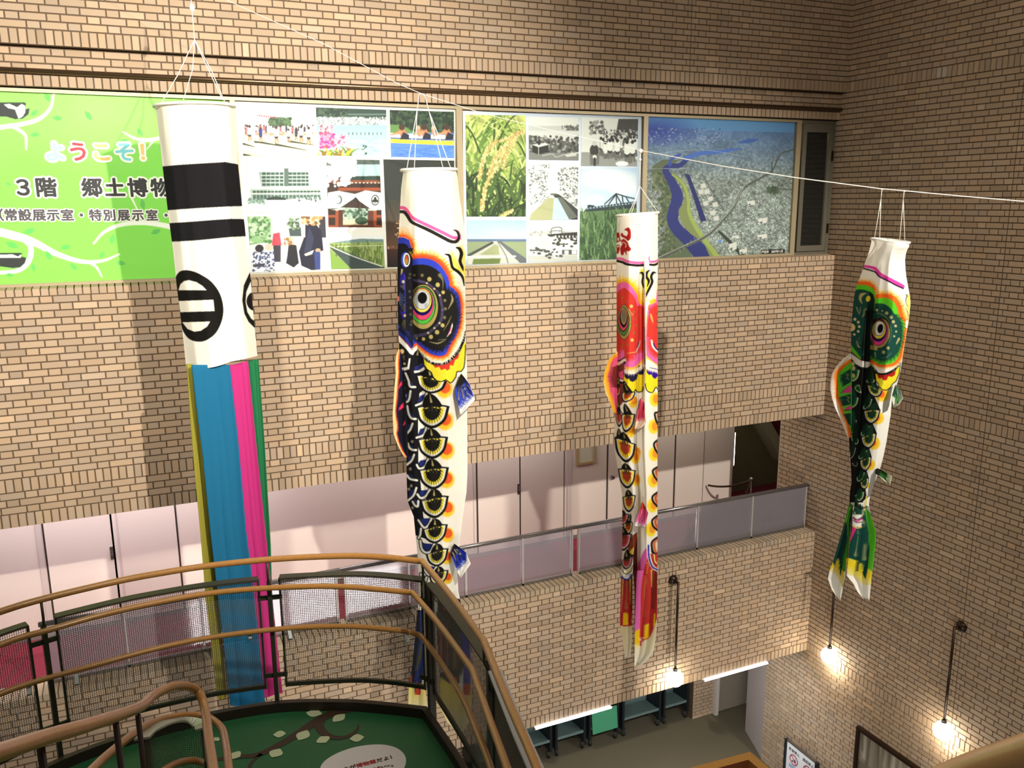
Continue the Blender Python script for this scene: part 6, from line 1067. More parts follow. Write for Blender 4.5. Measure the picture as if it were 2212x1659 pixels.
for p_ in ([(1225, 980), (1320, 895), (1400, 920), (1490, 940)], [(1320, 895), (1325, 1000)], [(1260, 980), (1320, 900), (1370, 990)], [(1370, 910), (1380, 990)], [(1080, 1030), (1095, 990), (1140, 995)], [(1400, 920), (1440, 990)]): a.stroke(p_, 9, (40, 52, 58), smooth=False)
for k in range(16): a.poly([(1075+k*26, 1020-k*3), (1090+k*26, 1002-k*3), (1096+k*26, 1022-k*3)], (150, 180, 200))
a.grad([(1020, 1045), (1495, 1010), (1495, 1450), (1020, 1450)], (96, 128, 84), (48, 74, 48)); blades(a, 1020, 1080, 1500, 1500, 420, [(58, 90, 54), (84, 120, 72), (120, 150, 100), (40, 64, 42)], 130, 8, 51, (-0.5, 0.5)); photo('p', 'steel bridge beyond tall grass', a, q, pb)

ab = empty('aerial_photo_board', (7.5, BY, E(-0.76)), 'large aerial photograph of a river winding past a city, right of the red carp', 'photo board')
FA = (1380, 180, 3.95); q = qpx(*FA, [(57, 285), (1332, 330), (1283, 1462), (40, 1512)]); a = newart(q, (136, 150, 146), FA)
H, W = a.H, a.W; n1 = vnoise(H, W, 9, 61, 3); n2 = vnoise(H, W, 60, 62, 3); n3 = np.random.default_rng(5).random((H//3+1, W//3+1)).repeat(3, 0).repeat(3, 1)[:H, :W]
t = np.linspace(0, 1, H)[:, None]; base = np.array([126, 140, 134])/255*(0.55+0.95*n1[..., None]*0.8)*(0.8+0.4*n2[..., None]); hi = (n3 > 0.80)[..., None]*(0.30*np.clip(t*1.6, 0.25, 1))[..., None]; a.a[:] = np.clip(base+hi, 0, 1)
hz = np.clip(1-t*2.3, 0, 1)[..., None]; a.a[:] = a.a*(1-hz)+np.array([86, 126, 184])/255*(0.85+0.3*n2[..., None])*hz
a.grad([(40, 270), (1350, 320), (1350, 420), (40, 380)], (92, 150, 200), (96, 146, 196)); a.ell(120, 400, 220, 80, (54, 76, 160), soft=0.8); speck(a, 60, 380, 700, 520, 200, [(150, 166, 196), (70, 90, 150)], 2, 6, 63, 1.6)
a.stroke([(50, 740), (110, 830), (150, 950), (130, 1080), (60, 1180)], 8, (150, 166, 150)); a.poly(bez([(190, 640), (100, 720), (130, 830), (190, 950), (180, 1100), (220, 1300), (160, 1500), (430, 1510), (330, 1280), (250, 1100), (260, 900), (210, 760), (330, 640)], 5), (92, 108, 84)); speck(a, 120, 760, 300, 1480, 240, [(70, 88, 66), (116, 128, 92), (84, 96, 76)], 5, 16, 64)
a.stroke([(390, 640), (330, 690), (250, 700), (215, 735), (270, 840), (310, 950), (290, 1060), (270, 1150), (310, 1240), (400, 1330), (500, 1440), (560, 1520)], [36, 40, 44, 50, 70, 92, 96, 90, 96, 110, 140, 160], (46, 56, 120)); a.stroke([(380, 630), (500, 590), (680, 575), (830, 550)], [40, 36, 30, 16], (74, 112, 190)); a.stroke([(830, 500), (920, 485), (1000, 475)], [14, 40, 10], (70, 104, 176)); a.stroke([(250, 690), (260, 640), (330, 600)], 22, (62, 86, 170))
a.poly(bez([(260, 745), (330, 790), (390, 880), (410, 1000), (430, 1120), (500, 1250), (600, 1400), (660, 1480), (590, 1490), (520, 1350), (420, 1280), (350, 1180), (320, 1080), (370, 980), (350, 880), (290, 790)], 5), (126, 140, 88)); a.stroke([(270, 770), (360, 850), (400, 980), (410, 1100), (480, 1250), (600, 1420), (650, 1490)], [14, 20, 26, 30, 34, 40, 44], (150, 172, 92))
a.poly([(370, 760), (410, 770), (550, 1160), (505, 1175), (440, 960), (395, 820)], (44, 48, 104)); a.stroke([(420, 940), (440, 1080), (480, 1200), (560, 1330)], 8, (150, 166, 160))
a.stroke([(150, 1500), (350, 1400), (560, 1290), (680, 1170), (780, 1050), (870, 890), (1000, 810), (1120, 740), (1200, 600), (1320, 560)], [30, 28, 26, 22, 20, 18, 16, 14, 12, 10], (84, 92, 84)); a.stroke([(150, 1490), (350, 1390), (560, 1280), (680, 1160), (780, 1040), (870, 880)], 5, (176, 184, 170)); a.stroke([(660, 1260), (760, 1360), (860, 1470)], [20, 30, 34], (52, 66, 56)); a.stroke([(510, 760), (700, 1080)], 7, (80, 92, 88)); a.stroke([(1120, 660), (1125, 760)], 8, (60, 70, 70)); a.stroke([(80, 600), (500, 560), (900, 620)], 3, (176, 190, 200)); a.stroke([(60, 720), (400, 715)], 3, (176, 190, 196))
for (x, y) in ((500, 850), (530, 900), (560, 960), (600, 1010), (480, 900), (520, 1000), (580, 1080), (610, 1130)): a.poly([(x, y), (x+44, y-8), (x+50, y+30), (x+6, y+38)], (200, 206, 200))
for (x, y, w_, h_) in ((990, 1290, 90, 40), (740, 1370, 70, 70), (770, 1300, 60, 30), (900, 1000, 70, 40), (1000, 1150, 80, 50), (830, 1420, 70, 40)): a.poly([(x, y), (x+w_, y-h_*0.3), (x+w_, y+h_*0.6), (x+8, y+h_)], (210, 216, 208)); a.poly([(x+6, y+h_*0.6), (x+w_*0.5, y+h_*0.4), (x+w_*0.4, y+h_*0.9)], (90, 100, 94))
a.poly([(650, 1335), (685, 1330), (680, 1352), (652, 1356)], (90, 140, 206)); speck(a, 1080, 880, 1180, 930, 26, [(66, 82, 66), (80, 96, 76)], 8, 20, 65); a.poly([(1028, 1420), (1244, 1412), (1240, 1450), (1026, 1458)], (24, 26, 26))
for k in range(5): a.stroke([(330+k*30, 1420-k*28), (334+k*30, 1440-k*28)], 4, (170, 176, 166))
board_grid('photograph', a, 0, 0, 0, 0, q, 0.75, PRINT, ab)
p = on_y(1380+1046/3.95, 180+1449/3.95, BY); p2_ = on_y(1380+1222/3.95, 180+1444/3.95, BY)
lettering('caption', '戸田市　2007年11月', p, XA, ZA, (p2_.x-p.x)/8.6, INK('caption_white', (220, 222, 216)), ab, 0, 0.001, 0.002)
# ---- things on the ledge of the narrow opening light
pq = on_y(1724, 522, 0.30); sz = E(-0.642)
vz = empty('watering_bottle', (pq.x, 0.30, sz), 'blue plastic bottle with pale cone cap on the ledge behind the casement', 'bottle')
BL = pmat('blue_plastic', srgb(66, 60, 190), 0.35)
MB().tube([(pq.x, 0.3, sz), (pq.x, 0.3, sz+0.12), (pq.x, 0.3, sz+0.19)], [0.05, 0.055, 0.052], 16).build('bottle_body', BL, vz, True)
MB().tube([(pq.x, 0.3, sz+0.19), (pq.x, 0.3, sz+0.30), (pq.x, 0.3, sz+0.38)], [0.042, 0.022, 0.006], 14).build('cap', pmat('pale_lilac_plastic', srgb(196, 196, 226), 0.4), vz, True)
MB().tube([(pq.x+0.01, 0.246, sz+0.10), (pq.x+0.01, 0.2445, sz+0.10)], 0.016, 14).build('emblem', pmat('white_dot', srgb(220, 220, 230), 0.5), vz)
pq = on_y(1740, 522, 0.32); wad = MB(); rg = random.Random(3)
vsn = []; me_ = bmesh.new(); bmesh.ops.create_icosphere(me_, subdivisions=3, radius=1.0)
for v in me_.verts:
    k = 1+0.22*math.sin(v.co.x*5+1)*math.sin(v.co.y*6)+0.15*math.sin(v.co.z*7+v.co.x*3); v.co = Vector((v.co.x*0.10*k+pq.x+0.02, v.co.y*0.06*k+0.34, max(0.0, v.co.z*0.05*k+0.042)+sz+0.002))
vv = [v.co[:] for v in me_.verts]; ff = [[v.index for v in f.verts] for f in me_.faces]; me_.free()
tag(mesh_obj('plastic_bag', vv, ff, pmat('crumpled_clear_bag', srgb(196, 186, 166), 0.25, 0, 0.4, 25), None, True), 'crumpled pale plastic bag lying on the ledge beside the blue bottle', 'bag')
# ================================================================ gallery: doors, notice frame, guard rail
SEAM = pmat('dark_seam', srgb(58, 46, 40), 0.6)
def leaf(n, x0, x1, hx=None, knob=False, seam='R'):
    d = empty('door_%d' % n, ((x0+x1)/2, GY, GF), kind='structure')
    box('door_leaf', x0+0.012, GY-0.022, GF+0.065, x1-0.012, GY-0.002, E(-2.94), WALLW, d)
    s = MB()
    for x in (x0, x1): s.box(x-0.011, GY-0.006, GF+0.06, x+0.011, GY-0.001, E(-2.935))
    s.build('seam', SEAM, d)
    if hx is not None:
        h = MB()
        if knob: h.tube([(hx, GY-0.02, GF+0.97), (hx, GY-0.05, GF+0.97), (hx, GY-0.075, GF+0.97)], [0.03, 0.018, 0.030], 14)
        else: h.box(hx-0.02, GY-0.034, GF+0.93, hx+0.02, GY-0.020, GF+1.10); h.tube([(hx, GY-0.03, GF+1.06), (hx, GY-0.075, GF+1.06), (hx, GY-0.080, GF+1.00)], 0.012, 8)
        o = h.build('door_handle', STEEL, d); o['label'] = 'chrome door handle'
leaf(2, -1.227, -0.45, -0.48); leaf(3, -0.45, 0.33); leaf(4, 4.649, 5.376, 5.345); leaf(5, 5.376, 6.163); leaf(6, 6.973, 7.70, 7.05, True); leaf(7, 8.311, 8.911)
s = MB(); s.box(4.585, GY-0.010, GF+0.06, 4.60, GY-0.001, E(-2.94)); s.box(6.22, GY-0.016, GF+0.06, 6.30, GY-0.001, E(-2.94)); s.box(-1.31, GY-0.016, GF+0.06, -1.25, GY-0.001, E(-2.94)); s.box(-0.40, GY-0.026, GF+0.06, -0.37, GY-0.022, E(-2.94))
o = s.build('trim_4', pmat('trim_paint', srgb(206, 192, 186), 0.5), None); o['kind'] = 'structure'
nf = empty('notice_board', (6.555, GY-0.02, E(-4.18)), 'small wood framed notice board on the gallery wall left of the red carp', 'frame')
z0, z1 = E(-4.185), E(-3.55)
f_ = MB(); f_.box(6.375, GY-0.045, z0, 6.735, GY-0.001, z0+0.03); f_.box(6.375, GY-0.045, z1-0.03, 6.735, GY-0.001, z1); f_.box(6.375, GY-0.045, z0+0.03, 6.405, GY-0.001, z1-0.03); f_.box(6.705, GY-0.045, z0+0.03, 6.735, GY-0.001, z1-0.03)
f_.build('frame', pmat('pale_wood_frame', srgb(176, 150, 104), 0.5), nf); box('board', 6.405, GY-0.02, z0+0.03, 6.705, GY-0.001, z1-0.03, pmat('cream_board', srgb(206, 200, 176), 0.7), nf)
# light tube on the end of the gallery wall
lt_ = empty('wall_light_tube', (GXE+0.035, GY+0.02, E(-4.62)), 'upright fluorescent tube lamp on the end of the gallery wall', 'lamp')
box('housing', GXE+0.001, GY+0.005, E(-4.66), GXE+0.02, GY+0.06, E(-4.02), pmat('lamp_housing', srgb(226, 224, 214), 0.5), lt_)
MB().tube([(GXE+0.036, GY+0.03, E(-4.64)), (GXE+0.036, GY+0.03, E(-4.04))], 0.014, 12).build('tube', emat('warm_tube', (1, 0.98, 0.82, 1), 7.0), lt_, True)
# rope barrier at the end of the gallery
sx, sy = on_z(1623, 1034, GF+0.88)[:2]
rb = empty('rope_barrier_post', (sx, sy, GF), 'slim dark barrier post with sagging ropes at the far end of the gallery', 'barrier')
MB().tube([(sx, sy, GF), (sx, sy, GF+0.02), (sx, sy, GF+0.025)], [0.15, 0.15, 0.03], 20).build('base', BRONZE, rb, True)
MB().tube([(sx, sy, GF+0.02), (sx, sy, GF+0.86)], 0.016, 10).build('post', BRONZE, rb, True); MB().sphere((sx, sy, GF+0.88), 0.03, 12, 8).build('finial', STEEL, rb, True)
def sag(a, b_, dip, n=14): return [Vector(a)*(1-t)+Vector(b_)*t-Vector((0, 0, dip*4*t*(1-t))) for t in np.linspace(0, 1, n)]
for q_ in ((sx-0.25, GY-0.06, GF+0.55), (XR-0.02, sy+0.35, GF+0.50)): MB().tube(sag((sx, sy, GF+0.85), q_, 0.06), 0.018, 8).build('rope', BRONZE, rb, True)
sw = empty('wall_switch', (12.2, 2.4, E(-4.25)), 'pale switch plate on the olive stair wall above the barrier post', 'switch'); box('plate', 12.185, 2.34, E(-4.30), 12.199, 2.46, E(-4.14), pmat('switch_plate', srgb(190, 186, 150), 0.4), sw); box('rocker', 12.178, 2.385, E(-4.25), 12.186, 2.415, E(-4.19), WHITEP, sw)
# glass guard rail, three lengths with a gap between each
GL = glass_mat('hazy_glass', (0.74, 0.71, 0.74, 1), 0.26, (0.60, 0.55, 0.60, 1), 0.06)
def guard(x0, x1, posts, label):
    g = empty('guard_rail', ((x0+x1)/2, 0.22, E(PT)), label, 'railing', 'glass guard rails on the gallery parapet')
    zt_ = E(-4.385); zb = E(PT)+0.035
    MB().tube([(x0-0.05, 0.22, zt_), (x1+0.05, 0.22, zt_)], 0.028, 14).build('handrail', pmat('grey_handrail', srgb(128, 122, 120), 0.25, 0.7), g, True)
    b_ = MB(); b_.box(x0, 0.20, zb-0.03, x1, 0.24, zb); b_.build('bottom_rail', STEEL, g)
    for i, x in enumerate(posts): MB().box(x-0.014, 0.20, E(PT), x+0.014, 0.24, zt_-0.02).build('post', pmat('satin_post', srgb(178, 172, 168), 0.4, 0.4), g)
    for a_, c_ in zip(posts[:-1], posts[1:]): box('glass_pane', a_+0.016, 0.215, zb+0.002, c_-0.016, 0.223, zt_-0.03, GL, g)
guard(-1.13, 2.01, [-1.13, -0.35, 0.45, 1.2, 2.01], 'left glass guard rail on the parapet, half hidden behind the landing mesh')
guard(2.12, 5.27, [2.12, 2.93, 3.70, 4.52, 5.27], 'middle glass guard rail on the parapet, behind and right of the black carp')
guard(5.38, 9.43, [5.38, 6.35, 7.373, 8.38, 9.43], 'right glass guard rail on the parapet, ending at the side wall')

# ================================================================ lamps on the facade and the side wall
GLOW = emat('lamp_globe_glow', (1.0, 0.93, 0.78, 1), 9.0)
def globe_lamp(top, bot, nrm, label):
    n_ = Vector(nrm); top = Vector(top); x, y = top.x, top.y; p0 = top+n_*0.14; zb = bot
    g = empty('globe_lamp', (p0.x, p0.y, zb), label, 'lamp', 'globe lamps hung on long rods')
    MB().tube([top, top+n_*0.03, top+n_*0.06], [0.075, 0.07, 0.03], 18).tube([top+n_*0.05, p0], 0.022, 10).build('bracket', BRONZE, g, True)
    MB().tube([(p0.x, p0.y, top.z+0.02), (p0.x, p0.y, zb+0.12)], 0.018, 10).build('rod', BRONZE, g, True)
    MB().tube([(p0.x, p0.y, zb+0.10), (p0.x, p0.y, zb+0.16)], [0.045, 0.03], 14).build('cap', STEEL, g, True)
    MB().sphere((p0.x, p0.y, zb), 0.125, 28, 18).build('globe', GLOW, g, True)
    d = bpy.data.lights.new('globe_lamp_light', 'POINT'); d.energy = 16; d.color = (1, 0.88, 0.70); d.shadow_soft_size = 0.11; o = bpy.data.objects.new('globe_lamp_light', d); COL.objects.link(o); o.location = (p0.x+n_.x*0.02, p0.y+n_.y*0.02, zb-0.145)
p = on_y(1453, 1252, 0); globe_lamp(p, on_y(1455, 1466, -0.14).z, (0, -1, 0), 'globe lamp hanging against the brick parapet right of the red carp tail')
p = on_x(2078, 1353, XR); globe_lamp(p, on_x(2043, 1582, XR-0.14).z, (-1, 0, 0), 'globe lamp lowest on the side wall, above the mural')
p = on_x(1818, 1195, XR); p2_ = on_x(1791, 1416, XR-0.14); globe_lamp((XR, p2_.y, p.z), p2_.z, (-1, 0, 0), 'globe lamp on the side wall below the tail of the green carp')
TUBE = emat('cool_tube', (0.93, 0.95, 1.0, 1), 8.0)
def tube_lamp(x0, x1, label):
    g = empty('fluorescent_tube', ((x0+x1)/2, -0.01, E(-7.165)), label, 'lamp', 'fluorescent tubes under the parapet'); z = E(-7.135)
    box('housing', x0, 0.02, z-0.03, x1, 0.08, E(-7.115), WHITEP, g)
    MB().tube([(x0, -0.012, z), (x1, -0.012, z)], 0.018, 12).build('tube', TUBE, g, True)
    for x in (x0, x1): MB().tube([(x-0.03, -0.012, z), (x+0.02, -0.012, z)], 0.014, 10).build('end_cap', STEEL, g, True)
    area('fluorescent_light', ((x0+x1)/2, -0.03, z-0.03), ((x0+x1)/2, 0.8, 0.0), 34, x1-x0, 0.04, (0.95, 0.97, 1.0))
tube_lamp(4.60, 5.81, 'fluorescent tube glowing under the parapet above the book trucks'); tube_lamp(7.45, 8.66, 'fluorescent tube glowing under the parapet above the hall door')

# ================================================================ book trucks along the hall wall
TK = pmat('black_steel', srgb(34, 38, 42), 0.4, 0.3); SH = pmat('grey_green_shelf', srgb(104, 124, 120), 0.5, 0.1); SG = pmat('bright_green_shelf', srgb(74, 156, 116), 0.5, 0.1); RUB = pmat('black_rubber', srgb(26, 26, 26), 0.6)
def truck(x0, x1, m, label, flap=False):
    y0, y1 = 2.47, 2.93; g = empty('book_truck', ((x0+x1)/2, y0, 0), label, 'cart', 'book trucks along the hall wall')
    for x in (x0+0.02, x1-0.02): MB().box(x-0.022, y0, 0.14, x+0.022, y1, 1.55).build('side_panel', TK, g)
    for i, z in enumerate((0.34, 0.74, 1.12)):
        s_ = MB(); s_.hexa([(x0+0.045, y0+0.02, z), (x1-0.045, y0+0.02, z), (x1-0.045, y1, z-0.05), (x0+0.045, y1, z-0.05), (x0+0.045, y0+0.02, z+0.025), (x1-0.045, y0+0.02, z+0.025), (x1-0.045, y1, z-0.025), (x0+0.045, y1, z-0.025)]); s_.box(x0+0.045, y0+0.005, z, x1-0.045, y0+0.02, z+0.05); s_.build('shelf', m, g)
    box('back_panel', x0+0.045, y1-0.02, 0.30, x1-0.045, y1, 1.55, m, g)
    if flap:
        s_ = MB(); s_.hexa([(x0+0.05, y0-0.05, 0.28), (x1-0.05, y0-0.05, 0.28), (x1-0.05, y0-0.03, 0.28), (x0+0.05, y0-0.03, 0.28), (x0+0.05, y0+0.0, 0.70), (x1-0.05, y0+0.0, 0.70), (x1-0.05, y0+0.018, 0.70), (x0+0.05, y0+0.018, 0.70)]); s_.build('front_flap', m, g)
    for x in (x0+0.045, x1-0.045):
        for y in (y0+0.05, y1-0.05):
            c = MB().tube([(x-0.014, y, 0.055), (x+0.014, y, 0.055)], 0.055, 18).build('caster_wheel', RUB, g, True)
            MB().hexa([(x-0.024, y-0.02, 0.05), (x+0.024, y-0.02, 0.05), (x+0.024, y+0.02, 0.05), (x-0.024, y+0.02, 0.05), (x-0.03, y-0.03, 0.14), (x+0.03, y-0.03, 0.14), (x+0.03, y+0.03, 0.14), (x-0.03, y+0.03, 0.14)]).build('fork', STEEL, c)
truck(4.62, 5.36, SH, 'grey book truck on casters, leftmost, half hidden by the handrails'); truck(5.42, 6.13, SH, 'grey book truck on casters, second from the left under the lamp tube'); truck(6.20, 6.81, SH, 'grey book truck on casters, immediately left of the bright green one'); truck(6.88, 7.50, SG, 'bright green book truck on casters with a front flap', True); truck(7.58, 8.42, SH, 'grey book truck on casters, immediately right of the green one'); truck(8.48, 9.05, SH, 'grey book truck on casters, rightmost, against the brick pier')

# ================================================================ notice stand and mural by the side wall
XS = 9.20; ns = empty('notice_stand', (XS, -0.3, 0), 'white notice stand with two red prohibition rings in front of the side wall', 'sign'); ya, yb, zt2 = 0.02, -0.66, E(-8.675)
box('notice_panel', XS-0.008, yb+0.02, 0.45, XS+0.012, ya-0.02, zt2, pmat('white_board', srgb(226, 228, 232), 0.4), ns)
for y in (ya, yb): MB().box(XS-0.03, y-0.022, 0.0, XS+0.03, y+0.022, zt2+0.02).build('post', TK, ns)
for y in (ya, yb): MB().box(XS-0.22, y-0.02, 0.0, XS+0.22, y+0.02, 0.03).build('foot', TK, ns)
box('top_rail', XS-0.02, yb+0.022, zt2, XS+0.02, ya-0.022, zt2+0.025, STEEL, ns)
EX, EZ = (0, -1, 0), (0, 0, 1); PX_ = XS-0.0085
lettering('notice_text', '飲食禁止', (PX_, ya-0.065, zt2-0.125), EX, EZ, 0.062, INK('notice_black', (60, 60, 62)), ns, 0, 0.001, 0.001); lettering('notice_text', '通話禁止', (PX_, ya-0.375, zt2-0.125), EX, EZ, 0.062, INK('notice_black', (60, 60, 62)), ns, 0, 0.001, 0.001)
REDI = INK('ring_red', (176, 44, 56)); GRY = INK('pictogram_grey', (84, 78, 80))
for yc in (ya-0.19, ya-0.50):
    zc = zt2-0.25; MB().tube([(PX_-0.002, yc+0.085*math.cos(t), zc+0.085*math.sin(t)) for t in np.linspace(0, 2*math.pi, 41)[:-1]], 0.0075, 6, True).build('prohibition_ring', REDI, ns, True)
    MB().bar((PX_-0.003, yc+0.06, zc+0.06), (PX_-0.003, yc-0.06, zc-0.06), 0.012, 0.004, (1, 0, 0)).build('prohibition_bar', REDI, ns)
    pg = MB()
    if yc > -0.3: pg.box(PX_-0.002, yc-0.045, zc-0.045, PX_, yc-0.005, zc+0.01); pg.box(PX_-0.002, yc+0.01, zc-0.05, PX_, yc+0.045, zc-0.02); pg.box(PX_-0.002, yc-0.03, zc+0.01, PX_, yc-0.024, zc+0.05)
    else: pg.box(PX_-0.002, yc-0.03, zc-0.05, PX_, yc+0.02, zc+0.04); pg.box(PX_-0.002, yc-0.022, zc+0.04, PX_, yc-0.014, zc+0.065)
    pg.build('pictogram', GRY, ns)
for yc in (ya-0.19, ya-0.50): box('blue_text_block', PX_-0.0015, yc-0.10, zt2-0.42, PX_, yc+0.10, zt2-0.36, INK('pale_blue_block', (150, 176, 206)), ns)
mu = empty('framed_mural', (XR, -2.3, E(-9.2)), 'dark framed grey mural of vague figures at the bottom of the side wall', 'picture'); m0, m1, mt, mb_ = -1.165, -4.4, E(-7.76), E(-9.35)
f_ = MB(); FXo, FXi = XR-0.07, XR-0.002
f_.box(FXo, m1, mt-0.05, FXi, m0, mt); f_.box(FXo, m1, mb_, FXi, m0, mb_+0.05); f_.box(FXo, m0-0.05, mb_+0.05, FXi, m0, mt-0.05); f_.box(FXo, m1, mb_+0.05, FXi, m1+0.05, mt-0.05); f_.build('frame', BRONZE, mu)
A = Art(0, 0, 160, 80, (128, 116, 100)); A.frame(0, 0, 1); rg = random.Random(9)
for i in range(70): x = rg.uniform(0, 160); A.stroke([(x, 0), (x+rg.uniform(-2, 2), rg.uniform(15, 34))], rg.uniform(1, 4), rg.choice([(170, 164, 146), (96, 88, 76), (196, 190, 172), (140, 132, 116)]), soft=1.5)
A.grad([(0, 26), (160, 26), (160, 80), (0, 80)], (112, 100, 88), (92, 84, 74))
for i in range(26):
    x, y = rg.uniform(4, 156), rg.uniform(28, 60); c = rg.choice([(206, 200, 184), (120, 134, 156), (176, 166, 140), (214, 208, 196), (92, 104, 128)]); A.poly([(x, y), (x+rg.uniform(3, 6), y-rg.uniform(3, 7)), (x+rg.uniform(6, 11), y+1), (x+rg.uniform(6, 9), y+rg.uniform(7, 13)), (x+1, y+rg.uniform(6, 12))], c); A.ell(x+4, y-6, 1.8, 2.2, rg.choice([(50, 42, 38), (200, 180, 156)]))
C_, R_ = 200, 100; yy = np.linspace(m0-0.05, m1+0.05, C_+1); zz = np.linspace(mt-0.05, mb_+0.05, R_+1); GYY, GZZ = np.meshgrid(yy, zz); V = np.stack([np.full(GYY.shape, XR-0.03), GYY, GZZ], -1).reshape(-1, 3); idx = np.arange((R_+1)*(C_+1)).reshape(R_+1, C_+1)
PXX, PYY = np.meshgrid(np.linspace(0, 160, C_+1), np.linspace(0, 80, R_+1)); grid_obj('painting', V, np.stack([idx[:-1, :-1], idx[1:, :-1], idx[1:, 1:], idx[:-1, 1:]], -1).reshape(-1, 4), PRINT, mu, A.sample(PXX, PYY).reshape(-1, 3))
# ================================================================ the landing with its balustrade
LZ = E(-3.65); FLZ = LZ-0.075
GRN = pmat('green_vinyl_floor', srgb(38, 104, 62), 0.45, 0, 0.06, 6.0); BRN = pmat('dark_brown_edge', srgb(46, 36, 28), 0.5)
edge = [(-2.0, -4.55), (-1.55, -4.16), (-1.10, -3.86), (-0.666, -3.615), (-0.205, -3.509), (0.262, -3.494), (0.747, -3.559), (1.19, -3.746), (1.459, -3.912), (1.70, -4.085)]
arcp = [tuple(p[:2]) for p in bez([(x, y, 0) for x, y in edge], 5)]
side = [(1.715, -4.45), (1.72, -4.80), (1.70, -5.25), (1.60, -5.75), (1.50, -6.25), (1.38, -6.75)]
outl = arcp+[tuple(p[:2]) for p in bez([(x, y, 0) for x, y in [arcp[-1]]+side], 4)][1:]
tag(MB().prism(outl+[(-2.0, -6.75)], FLZ-0.28, FLZ).build('floor_landing', GRN), kind='structure')
o_ = [Vector((x, y, 0)) for x, y in outl]
def offs(P, d):
    out = []
    for i, p in enumerate(P):
        a = (P[i]-P[i-1]).normalized() if i > 0 else (P[1]-P[0]).normalized(); b_ = (P[i+1]-P[i]).normalized() if i < len(P)-1 else a
        n1 = Vector((-a.y, a.x, 0)); n2 = Vector((-b_.y, b_.x, 0)); m = (n1+n2).normalized(); out.append(p+m*d/max(0.5, m.dot(n1)))
    return out
def strip(name, P, d0, d1, z0, z1, m, parent=None):
    A_, B_ = offs(P, d0), offs(P, d1); vs = []; fs = []
    for a, b_ in zip(A_, B_): vs += [(a.x, a.y, z0), (b_.x, b_.y, z0), (b_.x, b_.y, z1), (a.x, a.y, z1)]
    for i in range(len(P)-1):
        for k in range(4): fs.append([4*i+k, 4*i+(k+1) % 4, 4*i+4+(k+1) % 4, 4*i+4+k])
    fs += [[0, 3, 2, 1], [4*len(P)-4+k for k in range(4)]]
    return mesh_obj(name, vs, fs, m, parent)
tag(strip('trim_5', o_, 0.001, 0.045, FLZ-0.30, LZ, BRN), kind='structure')
# ---- printed floor decoration: branch, leaves, speech bubble
dec = empty('floor_decal', (0.9, -4.6, FLZ), 'printed floor decal of brown branch and cream leaves on the green landing', 'decal')
def fz(pts, z): return [tuple(on_z(px, py, FLZ+z)) for px, py in pts]
def ribbon_flat(name, pts, w0, w1, z, m, parent):
    P = [Vector(p) for p in bez(fz(pts, z), 6)]; k = len(P); vs = []; fs = []
    for i, p in enumerate(P):
        d = (P[min(i+1, k-1)]-P[max(i-1, 0)]).normalized(); n = Vector((-d.y, d.x, 0)); w = (w0+(w1-w0)*i/(k-1))/2; vs += [p+n*w, p-n*w, p-n*w-Vector((0, 0, 0.001)), p+n*w-Vector((0, 0, 0.001))]
    for i in range(k-1):
        for q in range(4): fs.append([4*i+q, 4*i+(q+1) % 4, 4*i+4+(q+1) % 4, 4*i+4+q])
    fs += [[0, 1, 2, 3], [4*k-4+q for q in range(4)]]
    return mesh_obj(name, vs, fs, m, parent)
BRW = pmat('branch_brown', srgb(66, 48, 36), 0.5); LFC = pmat('leaf_cream', srgb(206, 218, 178), 0.5)
ribbon_flat('branch', [(470, 1640), (520, 1634), (560, 1629), (610, 1605), (650, 1580), (690, 1554), (730, 1536), (760, 1530)], 0.035, 0.10, 0.003, BRW, dec); ribbon_flat('branch', [(535, 1665), (545, 1645), (565, 1628)], 0.02, 0.03, 0.003, BRW, dec)
ribbon_flat('branch', [(692, 1555), (690, 1570), (700, 1583), (718, 1592), (740, 1593), (760, 1586), (772, 1575), (774, 1565)], 0.075, 0.012, 0.0035, BRW, dec)
def leaf_flat(c, t, w):
    a, b_ = Vector(on_z(*c, FLZ+0.0045)), Vector(on_z(*t, FLZ+0.0045)); d = b_-a; n = Vector((-d.y, d.x, 0)).normalized()*w; vs = []
    up = [a+d*s+n*math.sin(math.pi*s) for s in np.linspace(0, 1, 9)]; dn = [a+d*s-n*math.sin(math.pi*s) for s in np.linspace(1, 0, 9)][1:-1]; top = up+dn; k = len(top)
    mesh_obj('leaf', [tuple(v) for v in top]+[(v.x, v.y, v.z-0.001) for v in top], [list(range(k)), list(range(k, 2*k))[::-1]]+[[i, (i+1) % k, k+(i+1) % k, k+i] for i in range(k)], LFC, dec)
for c, t, w in (((661, 1539), (696, 1542), 0.045), ((719, 1559), (745, 1542), 0.045), ((645, 1599), (664, 1577), 0.05), ((590, 1587), (618, 1584), 0.04), ((692, 1591), (704, 1604), 0.05), ((755, 1596), (787, 1592), 0.045), ((587, 1636), (605, 1617), 0.05), ((498, 1628), (519, 1634), 0.045), ((462, 1600), (473, 1593), 0.03)): leaf_flat(c, t, w)
bub = empty('speech_bubble_decal', (1.25, -5.0, FLZ), 'white oval speech bubble decal with red and brown lettering on the green landing', 'decal')
bp = fz([(690, 1672), (693, 1655), (706, 1640), (735, 1624), (775, 1612), (820, 1608), (853, 1614), (872, 1628), (877, 1645), (870, 1664), (845, 1690), (800, 1712), (750, 1722), (710, 1716), (693, 1695)], 0.006); bp = [Vector(p) for p in bez(bp+bp[:1], 5)][:-1]; k = len(bp)
mesh_obj('bubble', [tuple(v) for v in bp]+[(v.x, v.y, v.z-0.001) for v in bp], [list(range(k)), list(range(k, 2*k))[::-1]]+[[i, (i+1) % k, k+(i+1) % k, k+i] for i in range(k)], pmat('bubble_white', srgb(226, 222, 224), 0.45), bub)
